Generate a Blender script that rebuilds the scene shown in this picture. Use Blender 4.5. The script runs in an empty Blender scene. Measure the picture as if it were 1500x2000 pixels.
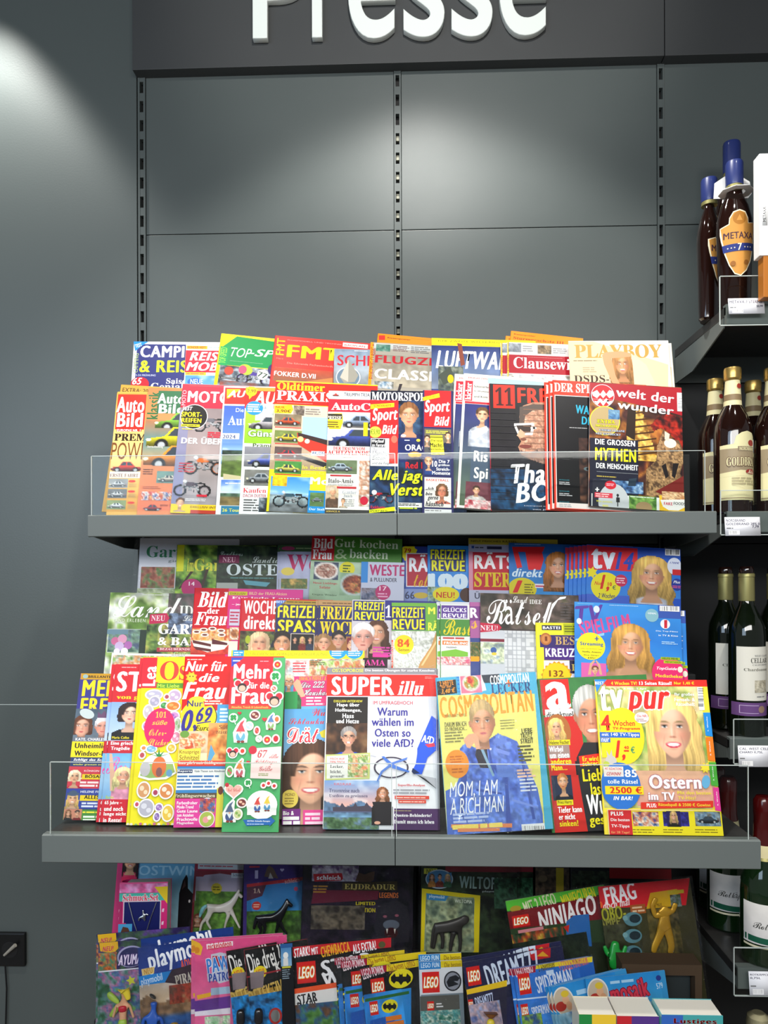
import bpy, math, random
import numpy as np
from mathutils import Vector, Matrix
from mathutils.geometry import tessellate_polygon

# ---------------------------------------------------------------- camera, world, lamps, exposure
S = bpy.context.scene
COL = S.collection
EYE = 1.5
YAW, ROLL = math.radians(2.0), math.radians(-0.2)
cd = bpy.data.cameras.new('camera'); cam = bpy.data.objects.new('camera', cd); COL.objects.link(cam)
cd.sensor_fit = 'VERTICAL'; cd.sensor_height = 36; cd.lens = 27; cd.shift_y = 0.065; cd.clip_start = 0.05
CAMR = Matrix.Rotation(YAW, 3, 'Z') @ Matrix.Rotation(math.radians(90), 3, 'X') @ Matrix.Rotation(ROLL, 3, 'Z')
cam.matrix_world = Matrix.Translation((0, 0, EYE)) @ CAMR.to_4x4()
S.camera = cam
S.view_settings.view_transform = 'Standard'; S.view_settings.look = 'None'
S.view_settings.gamma = 1; S.view_settings.use_curve_mapping = False
S.view_settings.exposure = 0.0
W = bpy.data.worlds.new('world'); S.world = W; W.use_nodes = True
W.node_tree.nodes['Background'].inputs[0].default_value = (0.92, 0.96, 1.0, 1)
W.node_tree.nodes['Background'].inputs[1].default_value = 0.22

def spot(name, loc, target, power, cone, blend=0.25, col=(1, .97, .92), radius=.04):
    l = bpy.data.lights.new(name, 'SPOT'); l.energy = power; l.spot_size = math.radians(cone)
    l.spot_blend = blend; l.color = col; l.shadow_soft_size = radius
    o = bpy.data.objects.new(name, l); COL.objects.link(o); o.location = loc
    o.rotation_euler = (Vector(target) - Vector(loc)).to_track_quat('-Z', 'Y').to_euler()
    return o
def area(name, loc, target, power, sx, sy, col=(1, 1, 1)):
    l = bpy.data.lights.new(name, 'AREA'); l.energy = power; l.shape = 'RECTANGLE'; l.size = sx; l.size_y = sy; l.color = col
    o = bpy.data.objects.new(name, l); COL.objects.link(o); o.location = loc
    o.rotation_euler = (Vector(target) - Vector(loc)).to_track_quat('-Z', 'Y').to_euler()
    return o
CEIL = EYE + 1.95
spot('downlight_centre', (0.03, 1.33, EYE + 1.77), (0.03, 1.33, 0), 90, 98, .30)
spot('downlight_far_left', (-1.13, 1.80, EYE + 1.62), (-1.16, 1.80, 0), 75, 84, .4)
spot('track_left', (-0.75, 0.75, EYE + 1.80), (-0.40, 1.5, EYE - .30), 72, 56, .6)
spot('track_right', (0.80, 0.75, EYE + 1.80), (0.45, 1.5, EYE - .30), 72, 56, .6)
spot('fascia_fill_spot', (0.1, 0.3, EYE + 1.7), (0.05, 1.93, EYE + 1.55), 60, 50, .6)  # added spot that brightens the sign letters
area('front_fill', (0.0, -1.0, EYE + 0.9), (0, 1.6, EYE - .7), 55, 2.4, .5, (1, .98, .95))  # added soft fill from behind the camera, hung well below the ceiling
area('blue_fill', (-2.7, -2.3, EYE + 1.0), (-1.6, 1.9, EYE + .4), 54, 2.2, 1.5, (.62, .80, 1.0))  # added unseen blue area light for the wall's bluish reflection and fill

# ---------------------------------------------------------------- projection of a picture point onto a plane of the place
CO = Vector((0, 0, EYE))
def ray(px, py):
    return CAMR @ Vector(((px - 750) / 1500, (1130 - py) / 1500, -1))
def hit(px, py, P, n):
    d = ray(px, py); return CO + d * ((P - CO).dot(n) / d.dot(n))
def at(px, py, Y):
    d = ray(px, py); return CO + d * (Y / d.y)

# ---------------------------------------------------------------- colours and materials
def lin(c):
    if isinstance(c, str):
        c = c.lstrip('#')
        if len(c) == 3: c = ''.join(k * 2 for k in c)
        c = [int(c[i:i + 2], 16) / 255 for i in (0, 2, 4)]
    return np.array([x / 12.92 if x <= .04045 else ((x + .055) / 1.055) ** 2.4 for x in c])
def srgb(c):
    c = c.lstrip('#')
    if len(c) == 3: c = ''.join(k * 2 for k in c)
    return np.array([int(c[i:i + 2], 16) / 255 for i in (0, 2, 4)])
def mat(name, col, rough=.5, metal=0, coat=0, trans=0, ior=1.45, noise=0, nscale=30, bump=0, bscale=200, spec=.5):
    m = bpy.data.materials.new(name); m.use_nodes = True; nt = m.node_tree; b = nt.nodes['Principled BSDF']
    b.inputs['Base Color'].default_value = (*lin(col), 1); b.inputs['Roughness'].default_value = rough
    b.inputs['Metallic'].default_value = metal; b.inputs['Coat Weight'].default_value = coat
    b.inputs['Transmission Weight'].default_value = trans; b.inputs['IOR'].default_value = ior
    b.inputs['Specular IOR Level'].default_value = spec
    if noise:
        n = nt.nodes.new('ShaderNodeTexNoise'); n.inputs['Scale'].default_value = nscale; n.inputs['Detail'].default_value = 4
        mp = nt.nodes.new('ShaderNodeMapRange'); mp.inputs[3].default_value = rough - noise; mp.inputs[4].default_value = rough + noise
        nt.links.new(n.outputs[0], mp.inputs[0]); nt.links.new(mp.outputs[0], b.inputs['Roughness'])
    if bump:
        n = nt.nodes.new('ShaderNodeTexNoise'); n.inputs['Scale'].default_value = bscale; n.inputs['Detail'].default_value = 2
        bp = nt.nodes.new('ShaderNodeBump'); bp.inputs['Strength'].default_value = bump; bp.inputs['Distance'].default_value = .001
        nt.links.new(n.outputs[0], bp.inputs['Height']); nt.links.new(bp.outputs[0], b.inputs['Normal'])
    return m
def film_mat(name, tint, gloss, rough, bump=0, bscale=18, haze=0.0):
    """thin clear sheet: see-through with a fresnel gloss, optionally crinkled"""
    m = bpy.data.materials.new(name); m.use_nodes = True; nt = m.node_tree; nt.nodes.clear()
    out = nt.nodes.new('ShaderNodeOutputMaterial'); t = nt.nodes.new('ShaderNodeBsdfTransparent'); t.inputs[0].default_value = (*lin(tint), 1)
    g = nt.nodes.new('ShaderNodeBsdfGlossy'); g.inputs['Roughness'].default_value = rough
    lw = nt.nodes.new('ShaderNodeFresnel'); lw.inputs[0].default_value = 1.45
    mu = nt.nodes.new('ShaderNodeMath'); mu.operation = 'MULTIPLY_ADD'; mu.inputs[1].default_value = gloss; mu.inputs[2].default_value = 0; mu.use_clamp = True
    mix = nt.nodes.new('ShaderNodeMixShader'); nt.links.new(lw.outputs[0], mu.inputs[0]); nt.links.new(mu.outputs[0], mix.inputs[0])
    base = t
    if haze:
        d = nt.nodes.new('ShaderNodeBsdfDiffuse'); d.inputs[0].default_value = (.8, .82, .85, 1)
        mx = nt.nodes.new('ShaderNodeMixShader'); mx.inputs[0].default_value = haze
        nt.links.new(t.outputs[0], mx.inputs[1]); nt.links.new(d.outputs[0], mx.inputs[2]); base = mx
    nt.links.new(base.outputs[0], mix.inputs[1]); nt.links.new(g.outputs[0], mix.inputs[2]); nt.links.new(mix.outputs[0], out.inputs[0])
    if bump:
        n = nt.nodes.new('ShaderNodeTexNoise'); n.inputs['Scale'].default_value = bscale; n.inputs['Detail'].default_value = 3; n.inputs['Distortion'].default_value = 1.2
        bp = nt.nodes.new('ShaderNodeBump'); bp.inputs['Strength'].default_value = bump; bp.inputs['Distance'].default_value = .02
        nt.links.new(n.outputs[0], bp.inputs['Height'])
        nt.links.new(bp.outputs[0], g.inputs['Normal'])
    return m
M = {}
M['panel'] = mat('grey_steel_panel', '#535a59', .36, 0, noise=.04, nscale=6, bump=.12, bscale=500, spec=.45)
M['fascia'] = mat('grey_fascia', '#3c3e3f', .55, 0, noise=.05, nscale=8, bump=.1, bscale=400)
M['shelf'] = mat('grey_shelf_steel', '#676e6c', .5, 0, bump=.1, bscale=500)
M['shelf_top'] = mat('dark_shelf_top', '#343332', .36, 0, noise=.06, nscale=40, bump=.1, bscale=100)
M['slot'] = mat('slot_black', '#0b0b0d', .6)
M['slotlit'] = mat('slot_bracket_tabs', '#8f8f7e', .5)
M['back'] = mat('dark_back_and_shade', '#17191b', .6)  # dark steps and rear wall, plus the shade colour of lower rack panels
M['print'] = bpy.data.materials.new('printed_paper'); M['print'].use_nodes = True
_b = M['print'].node_tree.nodes['Principled BSDF']; _a = M['print'].node_tree.nodes.new('ShaderNodeAttribute'); _a.attribute_name = 'ink'
M['print'].node_tree.links.new(_a.outputs[0], _b.inputs['Base Color']); _b.inputs['Roughness'].default_value = .38; _b.inputs['Specular IOR Level'].default_value = .22
M['paper'] = mat('page_edges', '#dcd8cc', .8, bump=.3, bscale=900)
M['acrylic'] = film_mat('clear_acrylic', '#fafcfb', .38, .03)
M['acrylic_edge'] = mat('acrylic_edge', '#c9d2cd', .2, coat=.5)
M['wrap'] = film_mat('clear_plastic_wrap', '#fdfefe', 2.2, .09, bump=.7, bscale=16, haze=.008)
M['wrap2'] = film_mat('clear_toy_bag', '#fdfeff', 1.5, .08, bump=.8, bscale=22, haze=0)
M['sign'] = mat('white_sign_letter', '#e8eee9', .45)
M['plain'] = mat('plain_white', '#f0f0ee', .6)

# ---------------------------------------------------------------- object helpers
def link(name, me, m=None, parent=None):
    o = bpy.data.objects.new(name, me); COL.objects.link(o)
    if m is not None: me.materials.append(m)
    if parent is not None: o.parent = parent
    return o
def empty(name, loc, label=None, cat=None, group=None, kind=None):
    o = bpy.data.objects.new(name, None); COL.objects.link(o); o.location = loc; o.empty_display_size = .02
    tag(o, label, cat, group, kind); return o
def tag(o, label=None, cat=None, group=None, kind=None):
    for k, v in (('label', label), ('category', cat), ('group', group), ('kind', kind)):
        if v: o[k] = v
    return o
class MB:
    def __init__(s): s.v = []; s.f = []; s.mi = []
    def add(s, vs, fs, mi=0):
        b = len(s.v); s.v += [tuple(v) for v in vs]; s.f += [tuple(b + i for i in f) for f in fs]; s.mi += [mi] * len(fs)
    def box(s, x0, x1, y0, y1, z0, z1, mi=0, bev=0):
        if bev:
            X = (x0, x1); Y = (y0, y1); Z = (z0, z1)
            import bmesh
            bm = bmesh.new(); bmesh.ops.create_cube(bm, size=1)
            for v in bm.verts: v.co = Vector(((x0 + x1) / 2 + v.co.x * (x1 - x0), (y0 + y1) / 2 + v.co.y * (y1 - y0), (z0 + z1) / 2 + v.co.z * (z1 - z0)))
            bmesh.ops.bevel(bm, geom=bm.edges[:], offset=bev, segments=2, affect='EDGES', profile=.6)
            bm.verts.index_update(); s.add([v.co[:] for v in bm.verts], [[v.index for v in f.verts] for f in bm.faces], mi); bm.free(); return s
        v = [(x, y, z) for x in (x0, x1) for y in (y0, y1) for z in (z0, z1)]
        s.add(v, [(0, 1, 3, 2), (4, 6, 7, 5), (0, 4, 5, 1), (2, 3, 7, 6), (0, 2, 6, 4), (1, 5, 7, 3)], mi); return s
    def lathe(s, prof, n=28, c=(0, 0), mi=0, sx=1, sy=1):
        vs = []; fs = []
        for r, z in prof:
            for k in range(n):
                a = 2 * math.pi * k / n; vs.append((c[0] + r * sx * math.cos(a), c[1] + r * sy * math.sin(a), z))
        for i in range(len(prof) - 1):
            for k in range(n):
                k2 = (k + 1) % n; fs.append((i * n + k, i * n + k2, (i + 1) * n + k2, (i + 1) * n + k))
        fs.append(tuple(range(n - 1, -1, -1))); fs.append(tuple((len(prof) - 1) * n + k for k in range(n)))
        s.add(vs, fs, mi); return s
    def prism(s, poly, axis, a, b, mi=0):
        n = len(poly); f = {'x': lambda p, t: (t, p[0], p[1]), 'y': lambda p, t: (p[0], t, p[1]), 'z': lambda p, t: (p[0], p[1], t)}[axis]
        vs = [f(p, a) for p in poly] + [f(p, b) for p in poly]
        s.add(vs, [tuple(range(n)), tuple(range(2 * n - 1, n - 1, -1))] + [(i, i + n, (i + 1) % n + n, (i + 1) % n) for i in range(n)], mi); return s
    def tube(s, pts, r, n=8, mi=0):
        pts = [Vector(p) for p in pts]; vs = []; fs = []
        for i, p in enumerate(pts):
            d = (pts[min(i + 1, len(pts) - 1)] - pts[max(i - 1, 0)]).normalized()
            a = d.orthogonal().normalized() if i == 0 else (a - d * a.dot(d)).normalized()
            b = d.cross(a); rr = r[i] if isinstance(r, (list, tuple)) else r
            for k in range(n):
                t = 2 * math.pi * k / n; vs.append(tuple(p + (a * math.cos(t) + b * math.sin(t)) * rr))
        for i in range(len(pts) - 1):
            for k in range(n):
                k2 = (k + 1) % n; fs.append((i * n + k, i * n + k2, (i + 1) * n + k2, (i + 1) * n + k))
        fs.append(tuple(range(n - 1, -1, -1))); fs.append(tuple((len(pts) - 1) * n + k for k in range(n)))
        s.add(vs, fs, mi); return s
    def build(s, name, m, parent=None, smooth=False, off=None):
        import bmesh
        me = bpy.data.meshes.new(name)
        vs = s.v if off is None else [(x - off[0], y - off[1], z - off[2]) for x, y, z in s.v]
        me.from_pydata(vs, [], s.f)
        ms = m if isinstance(m, (list, tuple)) else [m]
        for k in ms: me.materials.append(k)
        me.polygons.foreach_set('material_index', s.mi)
        bm = bmesh.new(); bm.from_mesh(me); bmesh.ops.recalc_face_normals(bm, faces=bm.faces[:]); bm.to_mesh(me); bm.free()
        if smooth:
            me.polygons.foreach_set('use_smooth', [True] * len(me.polygons))
            try: me.set_sharp_from_angle(angle=math.radians(38))
            except Exception: pass
        return link(name, me, None, parent)

# ---------------------------------------------------------------- lettering (built-in font turned into flat triangles)
_tc = {}; _nc = {}
def glyphs(s, st=''):
    key = (s, st)
    if key in _tc: return _tc[key]
    base = {'s': (0x1D400, 0x1D41A), 'c': (0x1D4D0, 0x1D4EA)}.get('s' if 's' in st else 'c' if 'c' in st else None)
    if base:
        s2 = ''.join(chr(base[0] + ord(ch) - 65) if 'A' <= ch <= 'Z' else chr(base[1] + ord(ch) - 97) if 'a' <= ch <= 'z'
                     else chr(0x1D7CE + ord(ch) - 48) if ('0' <= ch <= '9') else ch for ch in s)
    else: s2 = s
    c = bpy.data.curves.new('t', 'FONT'); c.body = s2; c.resolution_u = 3
    if 'i' in st: c.shear = .28
    if 'k' in st and not base: c.space_character = 1.12
    elif 'b' in st and not base: c.space_character = 1.05
    if 'x' in st: c.space_character = 1.25
    c.space_line = .82
    if '\n' in s: c.align_x = 'CENTER' if 'm' in st else 'LEFT'
    o = bpy.data.objects.new('t', c); m = o.to_mesh(); m.calc_loop_triangles()
    v = np.zeros(len(m.vertices) * 3); m.vertices.foreach_get('co', v); v = v.reshape(-1, 3)[:, :2].copy()
    t = np.zeros(len(m.loop_triangles) * 3, dtype=np.int64); m.loop_triangles.foreach_get('vertices', t); t = t.reshape(-1, 3)
    o.to_mesh_clear(); bpy.data.objects.remove(o); bpy.data.curves.remove(c)
    if len(v) == 0: v = np.zeros((3, 2)); t = np.array([[0, 1, 2]])
    # heavier weights and outlines: the same letters laid down again a little to the side
    bw = (.016 if 'k' in st else 0) if base else .042 if 'k' in st else .022 if 'b' in st else 0
    sh = [(0, 0)] if not bw else [(-bw, -bw * .25), (bw, bw * .25)] if bw < .03 else [(-bw, -.01), (0, .01), (bw, 0)]
    if 'o' in st: sh = [(math.cos(a) * .05 + (bw if math.cos(a) > 0 else -bw), math.sin(a) * .05) for a in [k * math.pi / 4 for k in range(8)]]
    n_ = len(v); v = np.concatenate([v + np.array(q) for q in sh]); t = np.concatenate([t + n_ * k for k in range(len(sh))])
    bb = (v[:, 0].min(), v[:, 1].min(), v[:, 0].max(), v[:, 1].max())
    _tc[key] = (v, t, bb); _nc[key] = (n_, len(sh)); return _tc[key]

# ---------------------------------------------------------------- painted pictures (procedural, drawn cell by cell)
def _h(i, j, s):
    v = np.sin(i * 127.1 + j * 311.7 + s * 74.7) * 43758.5453; return v - np.floor(v)
def noise(X, Y, sc, seed=0, octv=2):
    r = 0; a = 1; tot = 0
    for o in range(octv):
        x = X / sc; y = Y / sc; i = np.floor(x); j = np.floor(y); fx = x - i; fy = y - j; fx = fx * fx * (3 - 2 * fx); fy = fy * fy * (3 - 2 * fy)
        n = _h(i, j, seed + o) * (1 - fx) * (1 - fy) + _h(i + 1, j, seed + o) * fx * (1 - fy) + _h(i, j + 1, seed + o) * (1 - fx) * fy + _h(i + 1, j + 1, seed + o) * fx * fy
        r = r + n * a; tot += a; a *= .55; sc *= .5
    return r / tot
def ss(x, a, b):
    t = np.clip((x - a) / (b - a), 0, 1); return t * t * (3 - 2 * t)
def over(img, m, c):
    c = srgb(c) if isinstance(c, str) else np.asarray(c); m = np.clip(m, 0, 1)[..., None]
    img[..., :3] = img[..., :3] * (1 - m) + c * m; img[..., 3:] = np.maximum(img[..., 3:], m); return img
def el(x, y, cx, cy, rx, ry, s=.12):
    d = np.sqrt(((x - cx) / rx) ** 2 + ((y - cy) / ry) ** 2); return 1 - ss(d, 1 - s, 1 + s)
def canvas(X, bg=None):
    img = np.zeros(X.shape + (4,))
    if bg: img[..., :3] = srgb(bg); img[..., 3] = 1
    return img
def k_face(X, Y, cx, cy, r, hair='#6b4a2e', skin='#e8b48e', style='long', top=None, smile=1, bg=None, beard=0, glasses=0, turn=0, hw=1.0, hl=2.2, arm=0, hat=None, sw=1.9, lip='#b8484c', eye='#4b5a66'):
    img = canvas(X, bg); x = (X - cx) / r; y = (Y - cy) / r; sd = cx * .13
    if bg: img[..., :3] *= (.86 + .28 * noise(X, Y, r * .9, 3))[..., None]
    xw = x + .10 * np.sin(y * 3.1 + sd) * ss(y, 0, 1)
    hn = .55 * noise(xw * 9 + turn, y * .9, 1.0, sd, 2) + .45 * noise(xw * 22, y * 1.6, 1.0, sd + 4, 2)
    shade = .62 + .75 * hn - .22 * ss(y, .2, 1.6) + .18 * el(x, y, -.2, -.8, .6, .4, .6)
    hc = np.clip(srgb(hair)[None, None, :] * shade[..., None], 0, 1)
    if style == 'long':
        wid = (.90 + .26 * ss(y, -.6, 1.5) + .06 * np.sin(y * 5 + sd) + .08 * (noise(x * 0 + 1, y * 3, 1, sd) - .5)) * hw
        m = (1 - ss(np.abs(x), wid - .05, wid + .06)) * (1 - ss(y, hl - .3, hl + .1)) * ss(y, -1.3, -1.2)
        m = np.where(y < -.35, el(x, y, 0, -.35, .93 * hw, .86), m); over(img, m, hc)
    elif style in ('bob',):
        m = np.maximum(el(x, y, 0, -.3, 1.0 * hw, .9), (np.abs(x) < (1.0 + .06 * np.sin(y * 6)) * hw) * (y > -.3) * (y < .85)); over(img, m, hc)
    elif style in ('short', 'bun'):
        over(img, el(x, y, 0, -.40, .84 * hw, .80, .06), hc)
    if top:
        m = el(x, y, 0, 2.75, sw, 1.35, .05); m = np.maximum(m, (y > 2.6) * (np.abs(x) < sw)); tn = srgb(top)[None, None, :] * (.72 + .5 * noise(x, y, .5, 5)[..., None] - .1 * np.abs(x)[..., None]); over(img, m, np.clip(tn, 0, 1))
    sk = srgb(skin)
    nk = (np.abs(x - .05 * turn) < (.34 + .30 * ss(y, 1.2, 1.8))) * (y > .5) * (y < 1.8)
    over(img, nk * 1.0, np.clip(sk[None, None, :] * (.66 + .22 * ss(y, .9, 1.5))[..., None], 0, 1))
    fx = x - turn * .12; jw = .76 - .27 * np.clip(y, 0, 1) ** 2.1
    for s in (-1, 1): over(img, el(fx, y, s * .76, .02, .09, .19, .15) * (style in ('short', 'bun', 'bald')), np.clip(sk * .86, 0, 1))
    d = np.sqrt((fx / jw) ** 2 + (np.where(y > 0, y / 1.0, y / .98)) ** 2); m = 1 - ss(d, .95, 1.04)
    sh = 1.05 - .30 * ss(np.abs(fx + .14), .22, .8) - .13 * ss(y, .45, 1.0) + .06 * (noise(x, y, .35, 6) - .5)
    over(img, m, np.clip(sk[None, None, :] * np.stack([sh, sh - .03 * ss(np.abs(fx), .2, .7), sh - .06 * ss(np.abs(fx), .2, .7)], -1), 0, 1)); fm = m
    for s in (-1, 1): over(img, fm * el(fx, y, s * .38, .24, .22, .17, .9) * .30, '#d8705e')
    if beard: over(img, fm * ss(y, .16, .5) * (1 - el(fx, y, 0, .10, .28, .32)) * .7, np.clip(srgb(hair) * (.8 + .3 * noise(x, y, .12, 9)[..., None]), 0, 1))
    ex = .30; bc = np.clip(srgb(hair) * .5 + .06, 0, 1)
    for s in (-1, 1):
        over(img, fm * el(fx, y, s * ex, -.10, .21, .14, .7) * .38, np.clip(sk * .62, 0, 1))
        over(img, fm * el(fx, y, s * ex, -.245 + .9 * (np.abs(fx) - .32) ** 2, .19, .034, .5) * .75, bc)
        over(img, fm * el(fx, y, s * ex, -.065, .115, .040, .25), '#e9e2dc')
        over(img, fm * el(fx, y, s * ex + .01, -.068, .048, .044, .3), eye)
        over(img, fm * el(fx, y, s * ex + .01, -.068, .022, .024, .3), '#0c0c0c')
        over(img, fm * el(fx, y, s * ex, -.105, .135, .022, .5) * .95, '#24160f')
    over(img, fm * el(fx, y, .085, .12, .06, .24, .8) * .34, np.clip(sk * .66, 0, 1)); over(img, fm * el(fx, y, 0, .285, .125, .035, .6) * .6, '#8a4a38')
    over(img, fm * el(fx, y, -.03, .12, .035, .2, .8) * .30, '#fff2e4'); over(img, fm * el(fx, y, -.1, -.5, .3, .18, .9) * .2, '#fff2e4')
    if smile:
        yy = y - .30 * (.08 - fx * fx) * 1.0
        over(img, fm * el(fx, yy, 0, .535, .30, .10, .16), lip); over(img, fm * el(fx, yy, 0, .522, .245, .058, .2), '#f6f1ea')
        over(img, fm * el(fx, y, 0, .70, .16, .03, .8) * .3, np.clip(sk * .6, 0, 1))
        for s in (-1, 1): over(img, fm * el(fx, y, s * (.36 + (y - .4) * .25), .42, .03, .17, .7) * .25, np.clip(sk * .6, 0, 1))
    else:
        over(img, fm * el(fx, y, 0, .53, .19, .062, .3) * .9, lip); over(img, fm * el(fx, y, 0, .525, .18, .011, .5) * .8, '#6a2a2a')
    if glasses:
        for s in (-1, 1):
            dd = np.sqrt(((fx - s * .31) / .24) ** 2 + ((y + .05) / .16) ** 2); over(img, (np.abs(dd - 1) < .13) * .9, '#3a3030')
        over(img, (np.abs(fx) < .08) * (np.abs(y + .07) < .022) * 1.0, '#3a3030')
    if style in ('long', 'bob'):
        part = .16 * hw; m = el(x, y, 0, -.42, .90 * hw, .78) * (y < .1); m = m * (1 - el(fx, y, part * .5, .12, .60, .80, .07)); over(img, m, hc)
        for s in (-1, 1): over(img, (1 - ss(np.abs(x - s * (.80 + .1 * ss(y, .2, 1.2)) * hw), .13, .22)) * ss(y, -.35, -.1) * (1 - ss(y, min(hl, .85 if style == 'bob' else 9) * .85, min(hl, .85 if style == 'bob' else 9) * .95 + .05)), hc)
    elif style in ('short', 'bun'):
        m = el(x, y, 0, -.45, .84 * hw, .70, .06) * (1 - el(fx, y, .06, .22, .68, .86, .05)) * (y < .05); over(img, m, hc)
    elif style == 'bald':
        over(img, el(x, y, 0, -.2, .85, .5) * (np.abs(fx) > .66) * (y < .2), hc)
    if hat: over(img, el(x, y, 0, -.85, 1.15, .35, .1), hat); over(img, el(x, y, 0, -1.1, .7, .5, .1), hat)
    return img
def k_blobs(X, Y, pal=('#888', '#444'), sc=12, seed=0, vg=0):
    n = noise(X, Y, sc, seed, 3); n = np.clip((n - .25) / .5, 0, .9999); k = n * (len(pal) - 1); i = np.floor(k).astype(int); f = (k - i)[..., None]
    P = np.array([srgb(c) for c in pal]); img = canvas(X, '#000'); img[..., :3] = P[i] * (1 - f) + P[np.minimum(i + 1, len(pal) - 1)] * f
    h2 = noise(X, Y, sc * .3, seed + 9, 2); img[..., :3] = np.clip(img[..., :3] * (.72 + .56 * h2[..., None]), 0, 1); return img
def k_land(X, Y, sky='#6d9fd6', sky2='#cfe2f2', hill='#4a6b3a', ground='#8aa05a', hz=.45, seed=1, cloud=.4):
    y = (Y - Y.min()) / (Y.max() - Y.min() + 1e-6); x = (X - X.min()) / (X.max() - X.min() + 1e-6); img = canvas(X, '#000')
    t = np.clip(y / hz, 0, 1)[..., None]; img[..., :3] = srgb(sky) * (1 - t) + srgb(sky2) * t
    over(img, ss(noise(X, Y * 1.8, 22, seed), .5, .8) * cloud, '#fff')
    over(img, (y > hz - .16 + .22 * noise(X, Y * 0, 26, seed + 3)) * 1.0, np.clip(srgb(hill) * (.6 + .8 * noise(X, Y, 7, seed + 5)[..., None]), 0, 1))
    over(img, ss(y, hz + .12, hz + .2), np.clip(srgb(ground) * (.7 + .6 * noise(X, Y * 2, 12, seed + 7)[..., None]), 0, 1)); return img
def k_grad(X, Y, a='#fff', b='#000', c=None, vert=1, tex=.1, sc=10, seed=1):
    q = Y if vert else X; y = ((q - q.min()) / (q.max() - q.min() + 1e-6))[..., None]; img = canvas(X, '#000')
    A, B = srgb(a), srgb(b)
    if c: C_ = srgb(c); img[..., :3] = np.where(y < .5, A * (1 - 2 * y) + B * 2 * y, B * (2 - 2 * y) + C_ * (2 * y - 1))
    else: img[..., :3] = A * (1 - y) + B * y
    img[..., :3] = np.clip(img[..., :3] * (1 - tex / 2 + tex * noise(X, Y, sc, seed)[..., None]), 0, 1); return img
def k_car(X, Y, col='#c33', bg=None, cx=.5, cy=.6, sc=.42, three=0, ground=None):
    x0, x1 = X.min(), X.max(); w = x1 - x0; x = (X - x0 - cx * w) / (sc * w); y = (Y - Y.min() - cy * (Y.max() - Y.min())) / (sc * w); img = canvas(X, bg)
    if bg: img[..., :3] *= (.85 + .3 * noise(X, Y, 9, 4))[..., None]
    if ground: over(img, ss(y, .05, .15), ground)
    over(img, el(x, y, 0, .33, 1.05, .08, .4) * .7, '#1a1a1c')
    body = (np.abs(x) < 1 - .25 * np.clip(-y, 0, 1)) * (y > -.05 + .10 * np.abs(x) ** 2.5) * (y < .28)
    cab = (y <= 0) * (y > -.32) * (x > -.55 + (-y) * .8) * (x < .62 - (-y) * 1.0)
    sh = (1.1 - .7 * ss(y, -.1, .3) + .15 * (noise(X, Y, 5, 2) - .5))[..., None]
    over(img, np.maximum(body, cab) * 1.0, np.clip(srgb(col) * sh, 0, 1))
    over(img, (y < -.03) * (y > -.27) * (x > -.46 + (-y) * .8) * (x < .52 - (-y) * 1.0) * (np.abs(x - .02) > .02) * 1.0, '#39434c')
    over(img, el(x, y, -.95, .08, .08, .05), '#fff3c8'); over(img, el(x, y, .95, .08, .05, .05), '#a02020')
    for s in (-.58, .58): over(img, el(x, y, s, .24, .19, .19, .08), '#17181a'); over(img, el(x, y, s, .24, .10, .10, .15), '#b8bcc0')
    return img
def k_moto(X, Y, col='#d8602a', bg='#888', cx=.5, cy=.6, sc=.4, seed=1):
    x0, x1 = X.min(), X.max(); w = x1 - x0; x = (X - x0 - cx * w) / (sc * w); y = (Y - Y.min() - cy * (Y.max() - Y.min())) / (sc * w); img = canvas(X, bg)
    if bg: img[..., :3] *= (.8 + .4 * noise(X, Y, 14, seed))[..., None]
    for s in (-.68, .68):
        d = np.sqrt((x - s) ** 2 + (y - .3) ** 2); over(img, (np.abs(d - .32) < .075) * 1.0, '#1b1b1d'); over(img, (np.abs(d - .24) < .025) * 1.0, col); over(img, (d < .07) * 1.0, '#777')
    n = noise(X, Y, max(3, w * sc * .09), seed + 3, 2)
    over(img, el(x, y, 0, .12, .5, .3) * (n > .42), '#26272b'); over(img, el(x, y, .0, .18, .42, .2) * (n > .58), '#a8a9ad')
    over(img, el(x, y, -.12, -.12, .36, .14), col); over(img, el(x, y, .42, -.16, .34, .07), '#1d1d20')
    over(img, (np.abs((x + .68) * .55 + (y - .3) * .30 + .0) < .035) * (y < .3) * (y > -.35) * 1.0, '#8a8c90'); over(img, el(x, y, -.46, -.28, .12, .11), '#d8dde0'); return img
def k_food(X, Y, pal=('#f6e3b4', '#d8752c', '#a83a1c', '#5c8a34'), plate='#f7f3ea', seed=1, rx=.47, bg='#caa27a'):
    w = X.max() - X.min(); h = Y.max() - Y.min(); x = (X - X.min()) / w - .5; y = (Y - Y.min()) / h - .5; img = canvas(X, bg)
    img[..., :3] *= (.85 + .3 * noise(X, Y, 12, seed))[..., None]
    if plate: over(img, el(x, y, 0, 0, rx, rx, .04), plate)
    b = k_blobs(X, Y, pal, max(5, w * .16), seed)[..., :3]; over(img, el(x, y, 0, 0, rx * .82, rx * .8, .06), b); return img
def k_people(X, Y, n=3, bg='#3a2b2b', seed=1, cols=('#222', '#7a2222', '#2b3550')):
    w = X.max() - X.min(); h = Y.max() - Y.min(); img = canvas(X, bg)
    for i in range(n):
        cx = X.min() + w * (i + .5) / n; r = min(w / n * .34, h * .26); f = k_face(X, Y, cx, Y.min() + h * .30, r, ('#3a2a1c', '#6b4a2e', '#222', '#c8a468')[(i + seed) % 4], '#d9a483', ('short', 'long')[(i + seed) % 2], top=cols[i % len(cols)], smile=1, sw=1.5)
        over(img, f[..., 3], f[..., :3])
    return img
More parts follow.
